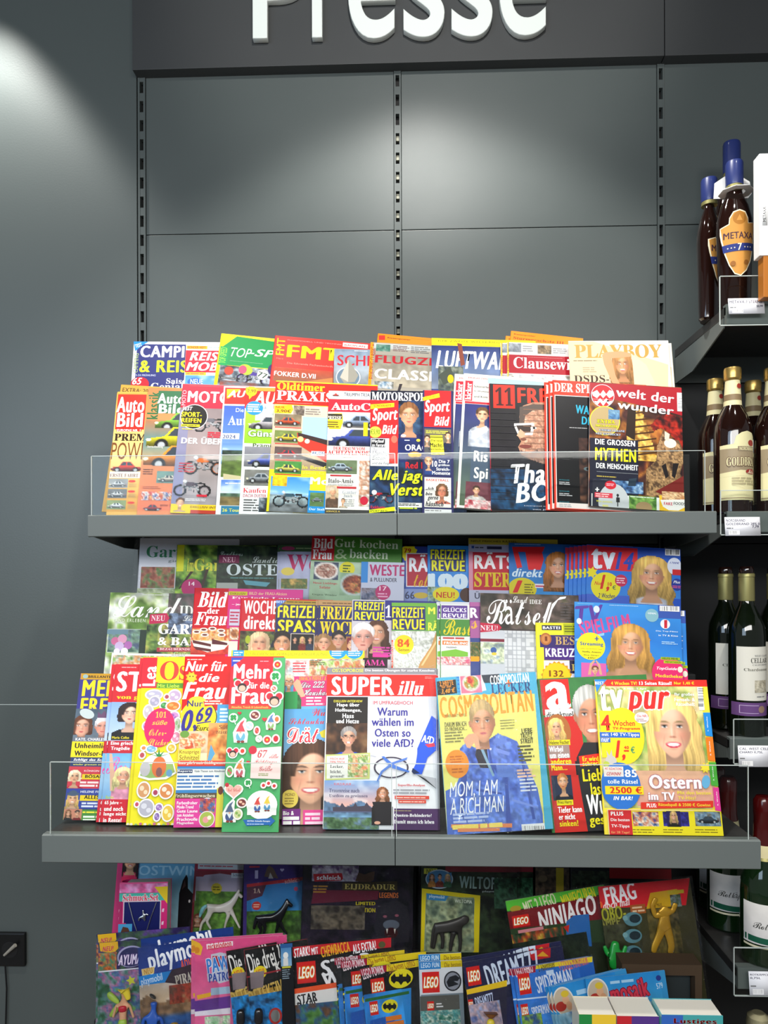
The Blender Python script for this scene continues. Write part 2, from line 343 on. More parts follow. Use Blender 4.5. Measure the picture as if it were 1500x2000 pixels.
def k_grid(X, Y, c='#8a8d92', bg='#d9dbdd', st=9):
    img = canvas(X, bg); over(img, ((np.mod(X, st) < 1.3) | (np.mod(Y, st) < 1.3)) * 1.0, c); over(img, (_h(np.floor(X / st), np.floor(Y / st), 3) > .86) * .8, '#a9acb0'); return img
KIND = dict(face=k_face, blobs=k_blobs, land=k_land, grad=k_grad, car=k_car, moto=k_moto, food=k_food, people=k_people, grid=k_grid)

# ---------------------------------------------------------------- flat print: shapes, lettering and pictures laid on a surface
random.seed(7)
LAY = 2.2e-5
class Print:
    maxc = 9
    def __init__(s): s.P = {}; s.n = 1; s.cur = 'cover'
    def _put(s, v, t, c, clip=True, key=None):
        v = np.asarray(v, float).reshape(-1, 2); t = np.asarray(t, int).reshape(-1, 3)
        if clip and len(t):
            p = v[t]; ok = ~((p[:, :, 0] >= s.bx1).all(1) | (p[:, :, 0] <= s.bx0).all(1) | (p[:, :, 1] >= s.by1).all(1) | (p[:, :, 1] <= s.by0).all(1))
            t = t[ok]
            if not len(t): return
        if clip: v = np.stack([np.clip(v[:, 0], s.bx0, s.bx1), np.clip(v[:, 1], s.by0, s.by1)], 1)
        c = lin(c) if isinstance(c, str) else c; c = np.asarray(c)
        if c.ndim == 1: c = np.repeat(c[None], len(v), 0)
        z = np.full(len(v), s.n * LAY)
        if key and _nc[key][1] > 1 and len(v) == _nc[key][0] * _nc[key][1]: z = z + np.repeat(np.arange(_nc[key][1]), _nc[key][0]) * LAY * .6; s.n += .6 * (_nc[key][1] - 1)
        s.P.setdefault(s.cur, []).append((v, z, t, c)); s.n += 1
    def bx(s, x0, y0, x1, y1):
        a = s.loc(x0 if x0 is not None else s.dx, y0 if y0 is not None else s.dy); b = s.loc(x1 if x1 is not None else s.dx, y1 if y1 is not None else s.dy)
        return (s.bx0 if x0 is None else a[0], s.by0 if y0 is None else a[1], s.bx1 if x1 is None else b[0], s.by1 if y1 is None else b[1])
    def r(s, x0, y0, x1, y1, c):
        a = s.bx(x0, y0, x1, y1); nx = max(1, int(math.ceil((a[2] - a[0]) / s.maxc)))
        v = [(a[0] + (a[2] - a[0]) * i / nx, y) for i in range(nx + 1) for y in (a[1], a[3])]
        t = []
        for i in range(nx): k = 2 * i; t += [(k, k + 1, k + 3), (k, k + 3, k + 2)]
        s._put(v, t, c); return s
    def g(s, pts, c, local=False, clip=True):
        v = pts if local else [s.loc(*p) for p in pts]; v = np.array(v); n = len(v)
        t = [(0, i, i + 1) for i in range(1, n - 1)] if n < 5 else [tuple(q) for q in tessellate_polygon([[Vector((a[0], a[1], 0)) for a in v]])]
        s._put(v, t, c, clip); return s
    def e(s, cx, cy, rx, ry, c, n=28, rot=0):
        C_ = s.loc(cx, cy); sx = s.loc(cx + 10, cy)[0] - C_[0]; k = abs(sx) / 10; R = math.radians(rot)
        p = []
        for i in range(n):
            a = 2 * math.pi * i / n; x, y = rx * k * math.cos(a), ry * k * math.sin(a); p.append((C_[0] + x * math.cos(R) - y * math.sin(R), C_[1] + x * math.sin(R) + y * math.cos(R)))
        return s.g(p, c, True)
    def star(s, cx, cy, r, n, c, q=.85):
        return s.g([(cx + r * (1 if i % 2 else q) * math.cos(math.pi * i / n), cy + r * (1 if i % 2 else q) * math.sin(math.pi * i / n)) for i in range(2 * n)], c)
    def heart(s, cx, cy, r, c):
        return s.g([(cx + r * (math.sin(a) ** 3), cy - r * .9 * (13 * math.cos(a) - 5 * math.cos(2 * a) - 2 * math.cos(3 * a) - math.cos(4 * a)) / 16) for a in [2 * math.pi * i / 24 for i in range(24)]], c)
    def t(s, txt, x0, y0, x1, y1, c='#fff', st='', rot=0, out=None, ow='o', sh=None, part=None):
        old = s.cur
        if part: s.cur = part
        v, t, bb = glyphs(txt, st); a = s.bx(x0, y0, x1, y1); w = a[2] - a[0]; h = a[3] - a[1]; cx = (a[0] + a[2]) / 2; cy = (a[1] + a[3]) / 2
        if abs(rot) == 90: w, h = h, w
        q = np.stack([((v[:, 0] - bb[0]) / (bb[2] - bb[0]) - .5) * w, -((v[:, 1] - bb[1]) / (bb[3] - bb[1]) - .5) * h], 1)
        R = -math.radians(rot); rm = np.array([[math.cos(R), math.sin(R)], [-math.sin(R), math.cos(R)]])
        if sh is not None: s._put((q + [h * .035, h * .045]) @ rm + [cx, cy], t, sh, key=(txt, st))
        if out is not None:
            v2, t2, b2 = glyphs(txt, st + ow); q2 = np.stack([((v2[:, 0] - bb[0]) / (bb[2] - bb[0]) - .5) * w, -((v2[:, 1] - bb[1]) / (bb[3] - bb[1]) - .5) * h], 1)
            s._put(q2 @ rm + [cx, cy], t2, out, key=(txt, st + ow))
        s._put(q @ rm + [cx, cy], t, c, key=(txt, st)); s.cur = old; return s
    def w(s, x0, y0, x1, y1, n, c, f=.5):
        """n rows of print too small to read, as dashes the length of words"""
        a = s.bx(x0, y0, x1, y1); ph = max((a[3] - a[1]) / n, .0008); vs = []; ts = []
        for i in range(n):
            x = a[0]; e = a[0] + (a[2] - a[0]) * random.uniform(.75, 1)
            while x < e:
                ww = min(random.uniform(1.2, 5) * ph, e - x); k = len(vs); y = a[1] + ph * (i + .5 - f / 2)
                vs += [(x, y), (x + ww, y), (x + ww, y + ph * f), (x, y + ph * f)]; ts += [(k, k + 1, k + 2), (k, k + 2, k + 3)]; x += ww + ph * .35
        s._put(vs, ts, c); return s
    def bar(s, x0, y0, x1, y1, vert=False):
        s.r(x0, y0, x1, y1, '#f4f4f4'); n = 22
        for i in range(n):
            if random.random() < .68:
                if vert: s.r(x0 + (x1 - x0) * .15, y0 + (y1 - y0) * (.06 + .88 * i / n), x0 + (x1 - x0) * .85, y0 + (y1 - y0) * (.06 + .88 * (i + random.uniform(.3, .8)) / n), '#333')
                else: s.r(x0 + (x1 - x0) * (.06 + .88 * i / n), y0 + (y1 - y0) * .12, x0 + (x1 - x0) * (.06 + .88 * (i + random.uniform(.3, .8)) / n), y0 + (y1 - y0) * .82, '#333')
        return s
    def p(s, x0, y0, x1, y1, kind, cell=2.4, part=None, mask=None, **kw):
        old = s.cur
        if part: s.cur = part
        x0 = s.dx if x0 is None else x0; y0 = s.dy if y0 is None else y0
        nx = max(2, int((x1 - x0) / cell) + 1); ny = max(2, int((y1 - y0) / cell) + 1)
        X, Y = np.meshgrid(np.linspace(x0, x1, nx), np.linspace(y0, y1, ny)); img = KIND[kind](X, Y, **kw); img = np.clip(img, 0, 1)
        rgb = img[..., :3]; rgb = np.where(rgb <= .04045, rgb / 12.92, ((rgb + .055) / 1.055) ** 2.4).reshape(-1, 3); al = img[..., 3] > .5
        if mask:
            ins_ = np.zeros(X.shape, bool)
            for (ax, ay), (bx_, by_) in zip(mask, mask[1:] + mask[:1]):
                if ay != by_: ins_ ^= ((ay > Y) != (by_ > Y)) & (X < (bx_ - ax) * (Y - ay) / (by_ - ay) + ax)
            al = al & ins_
        a = s.bx(x0, y0, x1, y1); LX, LY = np.meshgrid(np.linspace(a[0], a[2], nx), np.linspace(a[1], a[3], ny))
        idx = np.arange(nx * ny).reshape(ny, nx); ok = al[:-1, :-1] & al[1:, :-1] & al[:-1, 1:] & al[1:, 1:]
        ins = (LX > s.bx0 - 1e-4) & (LX < s.bx1 + 1e-4) & (LY > s.by0 - 1e-4) & (LY < s.by1 + 1e-4)
        ok &= (ins[:-1, :-1] | ins[1:, 1:] | ins[1:, :-1] | ins[:-1, 1:])
        A = idx[:-1, :-1][ok]; B = idx[:-1, 1:][ok]; C_ = idx[1:, 1:][ok]; D = idx[1:, :-1][ok]
        if len(A): s._put(np.stack([LX.ravel(), LY.ravel()], 1), np.concatenate([np.stack([A, B, C_], 1), np.stack([A, C_, D], 1)]), rgb)
        s.cur = old; return s
    def emit(s, name, key, parent, mapf, extra=None):
        L = s.P.get(key, [])
        if not L and not extra: return None
        V = []; T = []; K = []; b = 0
        for v, z, t, c in L:
            V.append(mapf(v, z)); T.append(t + b); K.append(c); b += len(v)
        if extra: V.append(extra[0]); T.append(extra[1] + b); K.append(extra[2])
        V = np.concatenate(V); T = np.concatenate(T); K = np.concatenate(K)
        me = bpy.data.meshes.new(name); me.vertices.add(len(V)); me.vertices.foreach_set('co', V.astype(np.float32).ravel())
        me.loops.add(len(T) * 3); me.loops.foreach_set('vertex_index', T.astype(np.int32).ravel())
        me.polygons.add(len(T)); me.polygons.foreach_set('loop_start', np.arange(0, len(T) * 3, 3, dtype=np.int32)); me.polygons.foreach_set('loop_total', np.full(len(T), 3, dtype=np.int32))
        at_ = me.attributes.new('ink', 'FLOAT_COLOR', 'POINT'); at_.data.foreach_set('color', np.concatenate([K, np.ones((len(K), 1))], 1).astype(np.float32).ravel())
        me.update(calc_edges=True); me.validate()
        return link(name, me, M['print'], parent)

ROWS = {  # standing line of each row: depth, height, lean
    'A': (1.675, EYE + .139, 15), 'B': (1.79, EYE + .285, 12), 'C': (1.745, EYE - .215, 10), 'D': (1.635, EYE - .345, 12), 'E': (1.50, EYE - .484, 16),
    'F': (1.76, EYE - .93, 9), 'G': (1.54, EYE - 1.03, 12), 'H': (1.66, EYE - .96, 9), 'I': (1.47, EYE - 1.03, 10)}
ALLM = []
class Mag(Print):
    def __init__(s, label, tl, tr, row, base='#eee', yaw=4, off=0, by=None, T=.004, h=None, name='magazine', cat='magazine', group=None, spine=None, lean=None):
        super().__init__(); Y0, z0, ln = ROWS[row]; ln = lean if lean is not None else ln
        if by: q_ = ray(tl[0], by); Y0 = q_.y * (z0 - EYE) / q_.z
        L = math.radians(ln); ps = math.radians(yaw); n0 = Vector((0, -math.cos(L), math.sin(L))); P0 = Vector((0, Y0, z0)) + n0 * off
        s.n3 = Vector((math.sin(ps) * math.cos(L), -math.cos(ps) * math.cos(L), math.sin(L)))
        s.TL = hit(*tl, P0, n0); TR = hit(*tr, s.TL, s.n3); s.u = (TR - s.TL).normalized(); s.W = (TR - s.TL).length; s.v = s.u.cross(s.n3)
        s.H = h or (min(s.TL.z, TR.z) - z0) / (-s.v.z)
        s.bx0 = 0; s.by0 = 0; s.bx1 = s.W; s.by1 = s.H; s.dx, s.dy = tl; s.T = T; s.base = base; s.spine = spine or base
        BL = s.TL + s.v * s.H
        s.root = empty(name, (0, 0, 0), label, cat, group)
        s.root.matrix_world = Matrix((( s.u.x, -s.v.x, s.n3.x, BL.x), (s.u.y, -s.v.y, s.n3.y, BL.y), (s.u.z, -s.v.z, s.n3.z, BL.z), (0, 0, 0, 1)))
        ALLM.append((s.root, s.W, s.H))
    def loc(s, px, py):
        q = hit(px, py, s.TL, s.n3) - s.TL; return (q.dot(s.u), q.dot(s.v))
    def done(s, copies=0, du=-.009, dv=0.0, group=None, clabel=None, bag=0, bagmat='wrap', toys=None):
        W_, H_, T = s.W, s.H, s.T; f = lambda v, z: np.stack([v[:, 0], H_ - v[:, 1], z], 1)
        # folded cover: front, rounded spine on the left, back
        prof = [(W_, 0), (T * .5, 0)] + [(T * .5 - T * .5 * math.sin(a), -T * .5 + T * .5 * math.cos(a)) for a in [math.pi * k / 5 for k in range(1, 5)]] + [(T * .5, -T), (W_, -T)]
        vs = []; ts = []; ny = 1
        for x, z in prof: vs += [(x, 0, z), (x, H_, z)]
        for i in range(len(prof) - 1): k = 2 * i; ts += [(k, k + 1, k + 3), (k, k + 3, k + 2)]
        c1 = lin(s.base); c2 = lin(s.spine); K = np.array([c1 if i < 4 else c2 for i in range(len(vs))])
        s.emit('cover', 'cover', s.root, f, (np.array(vs), np.array(ts), K))
        for k in s.P:
            if k != 'cover': s.emit(k, k, s.root, f)
        b = MB(); b.box(T * .45, W_ - .0012, .0006, H_ - .0006, -T + .0004, -.0004); b.build('pages', M['paper'], s.root)
        if bag:
            pad = .012; nx, ny = 20, 26; v = []; fs = []
            for j in range(ny + 1):
                for i in range(nx + 1):
                    x = -pad + (W_ + 2 * pad) * i / nx; y = -.002 + (H_ + pad + bag) * j / ny; e = min(i, nx - i, 3) / 3 * min(j + 2, ny - j, 3) / 3
                    v.append((x, y, -.001 + .006 * min(1, e) + .0022 * math.sin(x * 90 + y * 40) * math.sin(y * 63 + i) * e))
            for j in range(ny):
                for i in range(nx): k = j * (nx + 1) + i; fs.append((k, k + 1, k + nx + 2, k + nx + 1))
            w = MB(); w.add(v, fs); w.build('plastic_wrap', M[bagmat], s.root, smooth=True)
        if copies:
            g = group or s.root['label'] + ', stacked copies'
            s.root['group'] = g
            for i in range(copies):
                c = s.root.copy(); COL.objects.link(c); c['label'] = clabel if copies == 1 else clabel + ', ' + ('nearest the front one', 'second behind the front one', 'third behind the front one', 'fourth behind the front one', 'fifth and rearmost')[i]; c['group'] = g
                c.matrix_world = Matrix.Translation(s.u * du * (i + 1) - s.n3 * (T + .0008 + s.n * LAY) * (i + 1) + s.v * dv * (i + 1)) @ s.root.matrix_world
                for ch in list(s.root.children):
                    if ch.name.startswith('toy') or ch.name.startswith('plastic'): continue
                    d = ch.copy(); COL.objects.link(d); d.parent = c
        return s

# ---------------------------------------------------------------- the setting and the shelving
def X_(px, Y): return at(px, 1130, Y).x
def Z_(py, Y, px=800): return at(px, py, Y).z
YW = 1.97
# left wall: two steel wall panels with an open joint between them
wl = empty('wall_left', (X_(140, YW), YW, 0), kind='structure')
def child_box(name, m, parent, x0, x1, y0, y1, z0, z1, bev=0):
    b = MB(); b.box(x0, x1, y0, y1, z0, z1, bev=bev); L = parent.location; return b.build(name, m, parent, off=(L.x, L.y, L.z))
zj = Z_(1376, YW, 60); xl = X_(271, YW)
child_box('wall_panel', M['panel'], wl, -3.2, xl - .0015, YW, YW + .02, zj + .001, CEIL, .0008)
child_box('wall_panel', M['panel'], wl, -3.2, xl - .0015, YW, YW + .02, 0, zj - .001, .0008)
child_box('joint_strip', M['acrylic_edge'], wl, -3.2, xl - .0015, YW + .0012, YW + .012, zj - .001, zj + .001)
b = MB(); b.box(-3.4, 3.4, YW + .06, YW + .1, 0, CEIL); tag(b.build('wall_back', M['back']), kind='structure')
b = MB(); b.box(-3.4, 3.4, -2.6, YW + .1, -.05, 0); fl = tag(b.build('floor', mat('grey_tile_floor', '#7d776e', .35, noise=.08)), kind='structure')
b = MB(); b.box(-3.4, 3.4, -2.6, YW + .1, CEIL, CEIL + .05); tag(b.build('ceiling', mat('dark_ceiling', '#3a3c3e', .8)), kind='structure')

# fascia board across the top
fa = empty('fascia_board', (0, 1.945, Z_(141, 1.94)), 'dark grey fascia board across the top carrying the white letters', 'sign board')
zf = Z_(138, 1.94, 300); YF = 1.935
x0 = X_(262, YF); xs = X_(1302, YF)
child_box('board', M['fascia'], fa, x0, xs - .0012, YF, YW + .02, zf, CEIL - .001, .001)
child_box('board', M['fascia'], fa, xs + .0012, 2.6, YF, YW + .02, zf, CEIL - .001, .001)
# letters P r e s s e, each lifted off the board
def letter(ch, px0, px1, ytop, ybot, label):
    c = bpy.data.curves.new('t', 'FONT'); c.body = ch; c.extrude = .02; c.bevel_depth = .006; c.bevel_resolution = 2; c.offset = .006; c.resolution_u = 8
    o = bpy.data.objects.new('t', c); me = bpy.data.meshes.new_from_object(o); bpy.data.objects.remove(o)
    v = np.zeros(len(me.vertices) * 3); me.vertices.foreach_get('co', v); v = v.reshape(-1, 3); mn = v.min(0); mx = v.max(0)
    Yl = YF - .022; A = at(px0, ybot, Yl); B = at(px1, ytop, Yl); q = (v - mn) / (mx - mn)
    P = np.stack([q[:, 0] * (B.x - A.x), -q[:, 2] * .0195, q[:, 1] * (B.z - A.z)], 1)
    me.vertices.foreach_set('co', P.ravel()); me.materials.clear(); o = link('sign_letter', me, M['sign']); o.location = (A.x, YF - .0015, A.z)
    me.update(); tag(o, label, 'letter', 'raised letters of the shop sign'); return o
for a in [('P', 493, 600, -105, 74, 'white raised capital P, first letter on the fascia'), ('r', 609, 672, -80, 72, 'white raised letter r after the capital P'),
          ('e', 680, 772, -92, 75, 'white raised letter e standing between the r and the first s'), ('s', 788, 868, -92, 72, 'white raised letter s, first of the double s'),
          ('s', 882, 962, -92, 71, 'white raised letter s, second of the double s'), ('e', 976, 1068, -92, 69, 'white raised letter e at the end of the sign word')]: letter(*a)

# wall rack: slotted uprights and steel back panels
rack = empty('wall_rack', (0, YW, 0), 'grey steel wall rack with slotted uprights behind the shelves', 'shelving')
def upright(px, w=.0185, lit=False):
    x = X_(px, YW); top = zf + .03; b = MB(); ws = .0095
    b.box(x - w / 2, x - ws / 2, YW - .004, YW + .03, 0, top); b.box(x + ws / 2, x + w / 2, YW - .004, YW + .03, 0, top)
    z = top - .02; k = 0; t = MB()
    while z > .05:
        b.box(x - ws / 2, x + ws / 2, YW - .0035, YW + .01, z - .0205, z)
        if lit and z < top - .12 and z > .9:
            if k == 0: t.box(-ws / 2 + .001, ws / 2 - .001, 0, .008, -.006, .006); tab = t.build('hook_tab', M['slotlit'], rack)
            else: tab = tab.copy(); COL.objects.link(tab)
            tab.location = (x, .004, z - .030); k += 1
        z -= .0495
    b.build('upright', M['panel'], rack, off=(0, YW, 0)); b = MB(); b.box(x - ws / 2 - .003, x + ws / 2 + .003, YW + .014, YW + .02, 0, top); b.build('slot_shade_strip', M['slot'], rack, off=(0, YW, 0))  # black strip behind the slots paints in the dark of the holes
    return x
ux = [upright(280.5, .0195), upright(779.5, .0175, True), upright(1293, .0175)]
seams = [zf + .03, Z_(459, YW, 300), Z_(762, YW, 300), Z_(1065, YW), Z_(1370, YW), Z_(1680, YW), Z_(1990, YW), .06]
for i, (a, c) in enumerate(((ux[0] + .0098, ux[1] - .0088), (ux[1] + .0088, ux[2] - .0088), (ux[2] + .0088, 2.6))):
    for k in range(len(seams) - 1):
        m = M['panel'] if (k < 2 or (k < 3 and i < 2)) else M['back']  # lower panels: same steel, shade under the shelves painted in as near-black
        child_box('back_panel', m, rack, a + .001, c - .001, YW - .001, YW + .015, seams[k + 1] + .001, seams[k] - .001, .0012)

def shelf(label, xa, xb, Yf, z, lip=.045, brackets=(1, 1), tiers=(), acr=None, th=.022, group=None, bd=.06):
    o = empty('shelf', ((xa + xb) / 2, Yf, z), label, 'shelf', group); L = o.location
    b = MB(); b.box(xa, xb, Yf + .004, YW - .006, z - th, z, bev=.0015); b.build('tray', M['shelf_top'], o, off=L)
    b = MB(); b.prism([(Yf + .004, z + .0035), (Yf, z + .0015), (Yf, z - lip), (Yf + .003, z - lip - .002), (Yf + .012, z - lip), (Yf + .012, z - .004), (Yf + .02, z + .0035)], 'x', xa, xb); b.build('front_lip', M['shelf'], o, off=L)
    for s, k in ((xa + .001, brackets[0]), (xb - .004, brackets[1])):
        if k: b = MB(); b.prism([(Yf + .02, z - th), (YW - .008, z - th), (YW - .008, z - bd), (Yf + (YW - Yf) * .62, z - bd), (Yf + .02, z - .042)], 'x', s, s + .003); b.build('bracket', M['shelf'], o, off=L)
    for (y0, y1, h) in tiers:
        b = MB(); b.box(xa + .006, xb - .004, y0, y1, z, z + h, bev=.002); b.build('tier_step', M['back'], o, off=L)
    if acr:
        b = MB(); b.box(xa + acr[1], xb - acr[2], Yf + .006, Yf + .0085, z + .003, z + acr[0]); b.build('acrylic_guard', M['acrylic'], o, off=L)
        b = MB(); b.box(xa + acr[1], xb - acr[2], Yf + .0058, Yf + .0087, z + acr[0], z + acr[0] + .0012); b.box(xa + acr[1] - .0012, xa + acr[1], Yf + .0058, Yf + .0087, z + .003, z + acr[0]); b.box(xb - acr[2], xb - acr[2] + .0012, Yf + .0058, Yf + .0087, z + .003, z + acr[0])
        b.build('guard_edge', M['acrylic_edge'], o, off=L)
    return o
xL, xM, xR = X_(283, YW) , X_(776.5, 1.63), .655
Y1 = 1.635; Y2 = 1.43; Y3 = 1.40
z1 = EYE + .136; z2 = EYE - .486; z3 = EYE - 1.03
x1a, x1b, x1c = X_(172, Y1), X_(776, Y1), X_(1400, Y1); x2a, x2b, x2c = X_(80, Y2), X_(770, Y2), X_(1484, Y2)
shelf('left half of the upper magazine shelf, grey steel with clear guard', x1a, x1b - .0008, Y1, z1, .042, (1, 0), [(1.775, 1.93, .145)], (.131, .006, .004))
shelf('right half of the upper magazine shelf, grey steel with clear guard', x1b + .0008, x1c, Y1, z1, .042, (0, 1), [(1.775, 1.93, .145)], (.131, .002, .022))
shelf('left half of the wide middle magazine shelf with dark top', x2a, x2b - .0008, Y2, z2, .048, (1, 0), [(1.63, 1.735, .139), (1.737, 1.93, .27)], (.139, .014, .006))
shelf('right half of the wide middle magazine shelf with dark top', x2b + .0008, x2c, Y2, z2, .048, (0, 1), [(1.63, 1.735, .139), (1.737, 1.93, .27)], (.139, .002, .02))
shelf('left half of the lowest magazine shelf under the toy magazines', x2a, x2b - .0008, Y3, z3, .048, (1, 0), [(1.65, 1.74, .07), (1.745, 1.93, .10)])
shelf('right half of the lowest magazine shelf under the toy magazines', x2b + .0008, x2c, Y3, z3, .048, (0, 1), [(1.65, 1.74, .07), (1.745, 1.93, .10)])

# right bay: four bottle shelves with clear ticket rails
class Sheet(Print):
    """flat print on an upright card facing the room"""
    def __init__(s, x0, y0, x1, y1, Y, tilt=0):
        super().__init__(); s.Y = Y; s.TL = at(x0, y0, Y); s.n3 = Vector((0, -math.cos(tilt), math.sin(tilt))); s.u = Vector((1, 0, 0)); s.v = s.u.cross(s.n3)
        s.dx, s.dy = x0, y0; q = s.loc(x1, y1); s.bx0 = s.by0 = 0; s.bx1, s.by1 = q
    loc = Mag.loc
    def done(s, name, parent, T=.0008):
        org = s.TL - Vector(parent.matrix_world.translation if parent else (0, 0, 0)); u, v, n = (np.array(q) for q in (s.u, s.v, s.n3)); o = np.array(org)
        f = lambda p, z: o + p[:, :1] * u + p[:, 1:] * v + z[:, None] * n
        c = [(0, 0), (s.bx1, 0), (s.bx1, s.by1), (0, s.by1)]; vs = np.array([f(np.array([p]), np.array([z]))[0] for z in (0, -T) for p in c])
        ts = np.array([(0, 1, 2), (0, 2, 3), (4, 6, 5), (4, 7, 6), (0, 4, 5), (0, 5, 1), (1, 5, 6), (1, 6, 2), (2, 6, 7), (2, 7, 3), (3, 7, 4), (3, 4, 0)])
        return s.emit(name, 'cover', parent, f, (vs, ts, np.repeat(lin(s.basec)[None], 8, 0)))
def ticket(x0, y0, x1, y1, Y, label, l1, l2, price):
    o = empty('price_ticket', at((x0 + x1) / 2, y1, Y), label, 'price label'); bpy.context.view_layer.update()
    s = Sheet(x0, y0, x1, y1, Y, .12); s.basec = '#f3f3f8'
    h = y1 - y0; s.t(l1, x0 + 3, y0 + 4, x0 + 3 + len(l1) * 4.2, y0 + 9, '#3a3850', 'b')
    if l2: s.t(l2, x0 + 3, y0 + 11, x0 + 3 + len(l2) * 4.2, y0 + 16, '#3a3850', 'b')
    s.w(x0 + 4, y0 + h * .55, x0 + 18, y0 + h * .66, 1, '#777'); s.bar(x0 + 8, y0 + h * .72, x0 + 30, y0 + h * .95)
    if x1 < 1500: s.t(price, x1 - 17, y0 + h * .45, x1 - 4, y0 + h * .6, '#2a2a44', 'b')
    s.done('card', o); return o
xr0 = .668; XE = 1.36
def bottle_shelf(label, zc, Yf, gx, gh, ytop):
    o = shelf(label, xr0, XE, Yf, zc, .04, (1, 0), th=.02, bd=.085); L = o.location
    xg = X_(gx, Yf - .012)
    b = MB(); b.box(xg, XE, Yf - .014, Yf - .012, zc - .046, zc + gh); b.build('ticket_rail', M['acrylic'], o, off=L)
    b = MB(); b.box(xg - .0015, xg, Yf - .0145, Yf - .0115, zc - .046, zc + gh); b.box(xg, XE, Yf - .0145, Yf - .0115, zc + gh, zc + gh + .0015); b.box(xg, XE, Yf - .0145, Yf - .0115, zc - .048, zc - .046)
    b.build('rail_edge', M['acrylic_edge'], o, off=L); return o
YB = 1.645
SA = Z_(596, YB, 1420); SB = EYE + .136; SC = Z_(1443, YB, 1420); SD = Z_(1893, 1.60, 1440)
bottle_shelf('bottle shelf at the top right under the blue-capped brandy bottles', SA, YB, 1408, .055, 0)
bottle_shelf('bottle shelf on the right carrying the gold-capped brown bottles', SB, YB, 1408, .045, 0)
bottle_shelf('bottle shelf on the right carrying the purple-banded wine bottles', SC, YB - .01, 1432, .045, 0)
bottle_shelf('lowest bottle shelf on the right carrying the green sparkling wine', SD, 1.60, 1431, .05, 0)
ticket(1422, 583, 1494, 612, YB - .016, 'white price card on the rail below the brandy bottles', 'METAXA 7 STERNE', '', '20,99')
ticket(1415, 1010, 1486, 1046, YB - .016, 'white price card on the rail below the brown bottles', 'NORDBRAND', 'GOLDBRAND 28% 0,7L', '7,79')
ticket(1441, 1456, 1512, 1498, YB - .026, 'white price card on the rail below the purple-banded wine', 'CAL. WEST CELLARS', 'CHARD 0,75L', '5,99')
ticket(1462, 1897, 1532, 1945, 1.60 - .016, 'white price card on the rail below the green sparkling wine', 'ROTKÄPPCHEN', '0,75L', '')

# ---------------------------------------------------------------- bottles
M['g_amber'] = mat('brown_brandy_bottle', '#1d0d09', .06, coat=.6, trans=0)
M['g_amber2'] = mat('brandy_glass', '#7a1f06', .05, trans=.75, ior=1.4, coat=.4)
M['g_green'] = mat('dark_green_bottle', '#0b1208', .06, coat=.6)
M['g_green2'] = mat('green_bottle', '#102510', .06, coat=.6)
M['g_red'] = mat('red_bottle', '#4c0a0a', .2, coat=.5)
M['gold'] = mat('gold_capsule', '#c8a860', .32, metal=.85)
M['gold_dull'] = mat('dull_gold_capsule', '#a09a64', .42, metal=.6)
M['bluecap'] = mat('blue_cap', '#27346e', .38, coat=.3)
M['creamneck'] = mat('cream_neck_label', '#e9dfae', .5)
class Lab(Print):
    """print wrapped round a bottle: x is the sideways distance from the bottle's axis"""
    maxc = .003
    def __init__(s, ax, ay, Y, R, half, y0, y1, z0):
        super().__init__(); s.ax = ax; s.k = Y * 1.0 / 1500; s.R = R; s.bx0, s.bx1 = -half[0] * R, half[1] * R; s.by0 = (y0 - ay) * s.k; s.by1 = (y1 - ay) * s.k; s.ay = ay; s.dx, s.dy = ax, ay; s.z0 = z0
    def loc(s, px, py): return ((px - s.ax) * s.k, (py - s.ay) * s.k)
    def _put(s, v, t, c, clip=True, key=None):
        v = np.asarray(v, float).reshape(-1, 2); t = np.asarray(t, int).reshape(-1, 3); c = lin(c) if isinstance(c, str) else np.asarray(c)
        if c.ndim == 1 and key is None:      # cut long triangles so that the print follows the curve of the glass
            for _ in range(5):
                p = v[t]; e = np.abs(p[:, :, 0].max(1) - p[:, :, 0].min(1)); big = e > .0032
                if not big.any() or len(t) > 4000: break
                q = p[big]; ab = (q[:, 0] + q[:, 1]) / 2; bc = (q[:, 1] + q[:, 2]) / 2; ca = (q[:, 2] + q[:, 0]) / 2
                new = np.concatenate([np.stack([q[:, 0], ab, ca], 1), np.stack([ab, q[:, 1], bc], 1), np.stack([ca, bc, q[:, 2]], 1), np.stack([ab, bc, ca], 1)])
                n0 = len(v); v = np.concatenate([v, new.reshape(-1, 2)]); t = np.concatenate([t[~big], np.arange(n0, n0 + len(new) * 3).reshape(-1, 3)])
        Print._put(s, v, t, c, clip, key)
    def fin(s, name, parent, sy=1.0):
        R = s.R + .0006
        def f(v, z):
            x = np.clip(v[:, 0], -R * .999, R * .999); y = -np.sqrt(R * R - x * x) * sy - z * 5; return np.stack([x, y, s.z0 - v[:, 1]], 1)
        return s.emit(name, 'cover', parent, f)
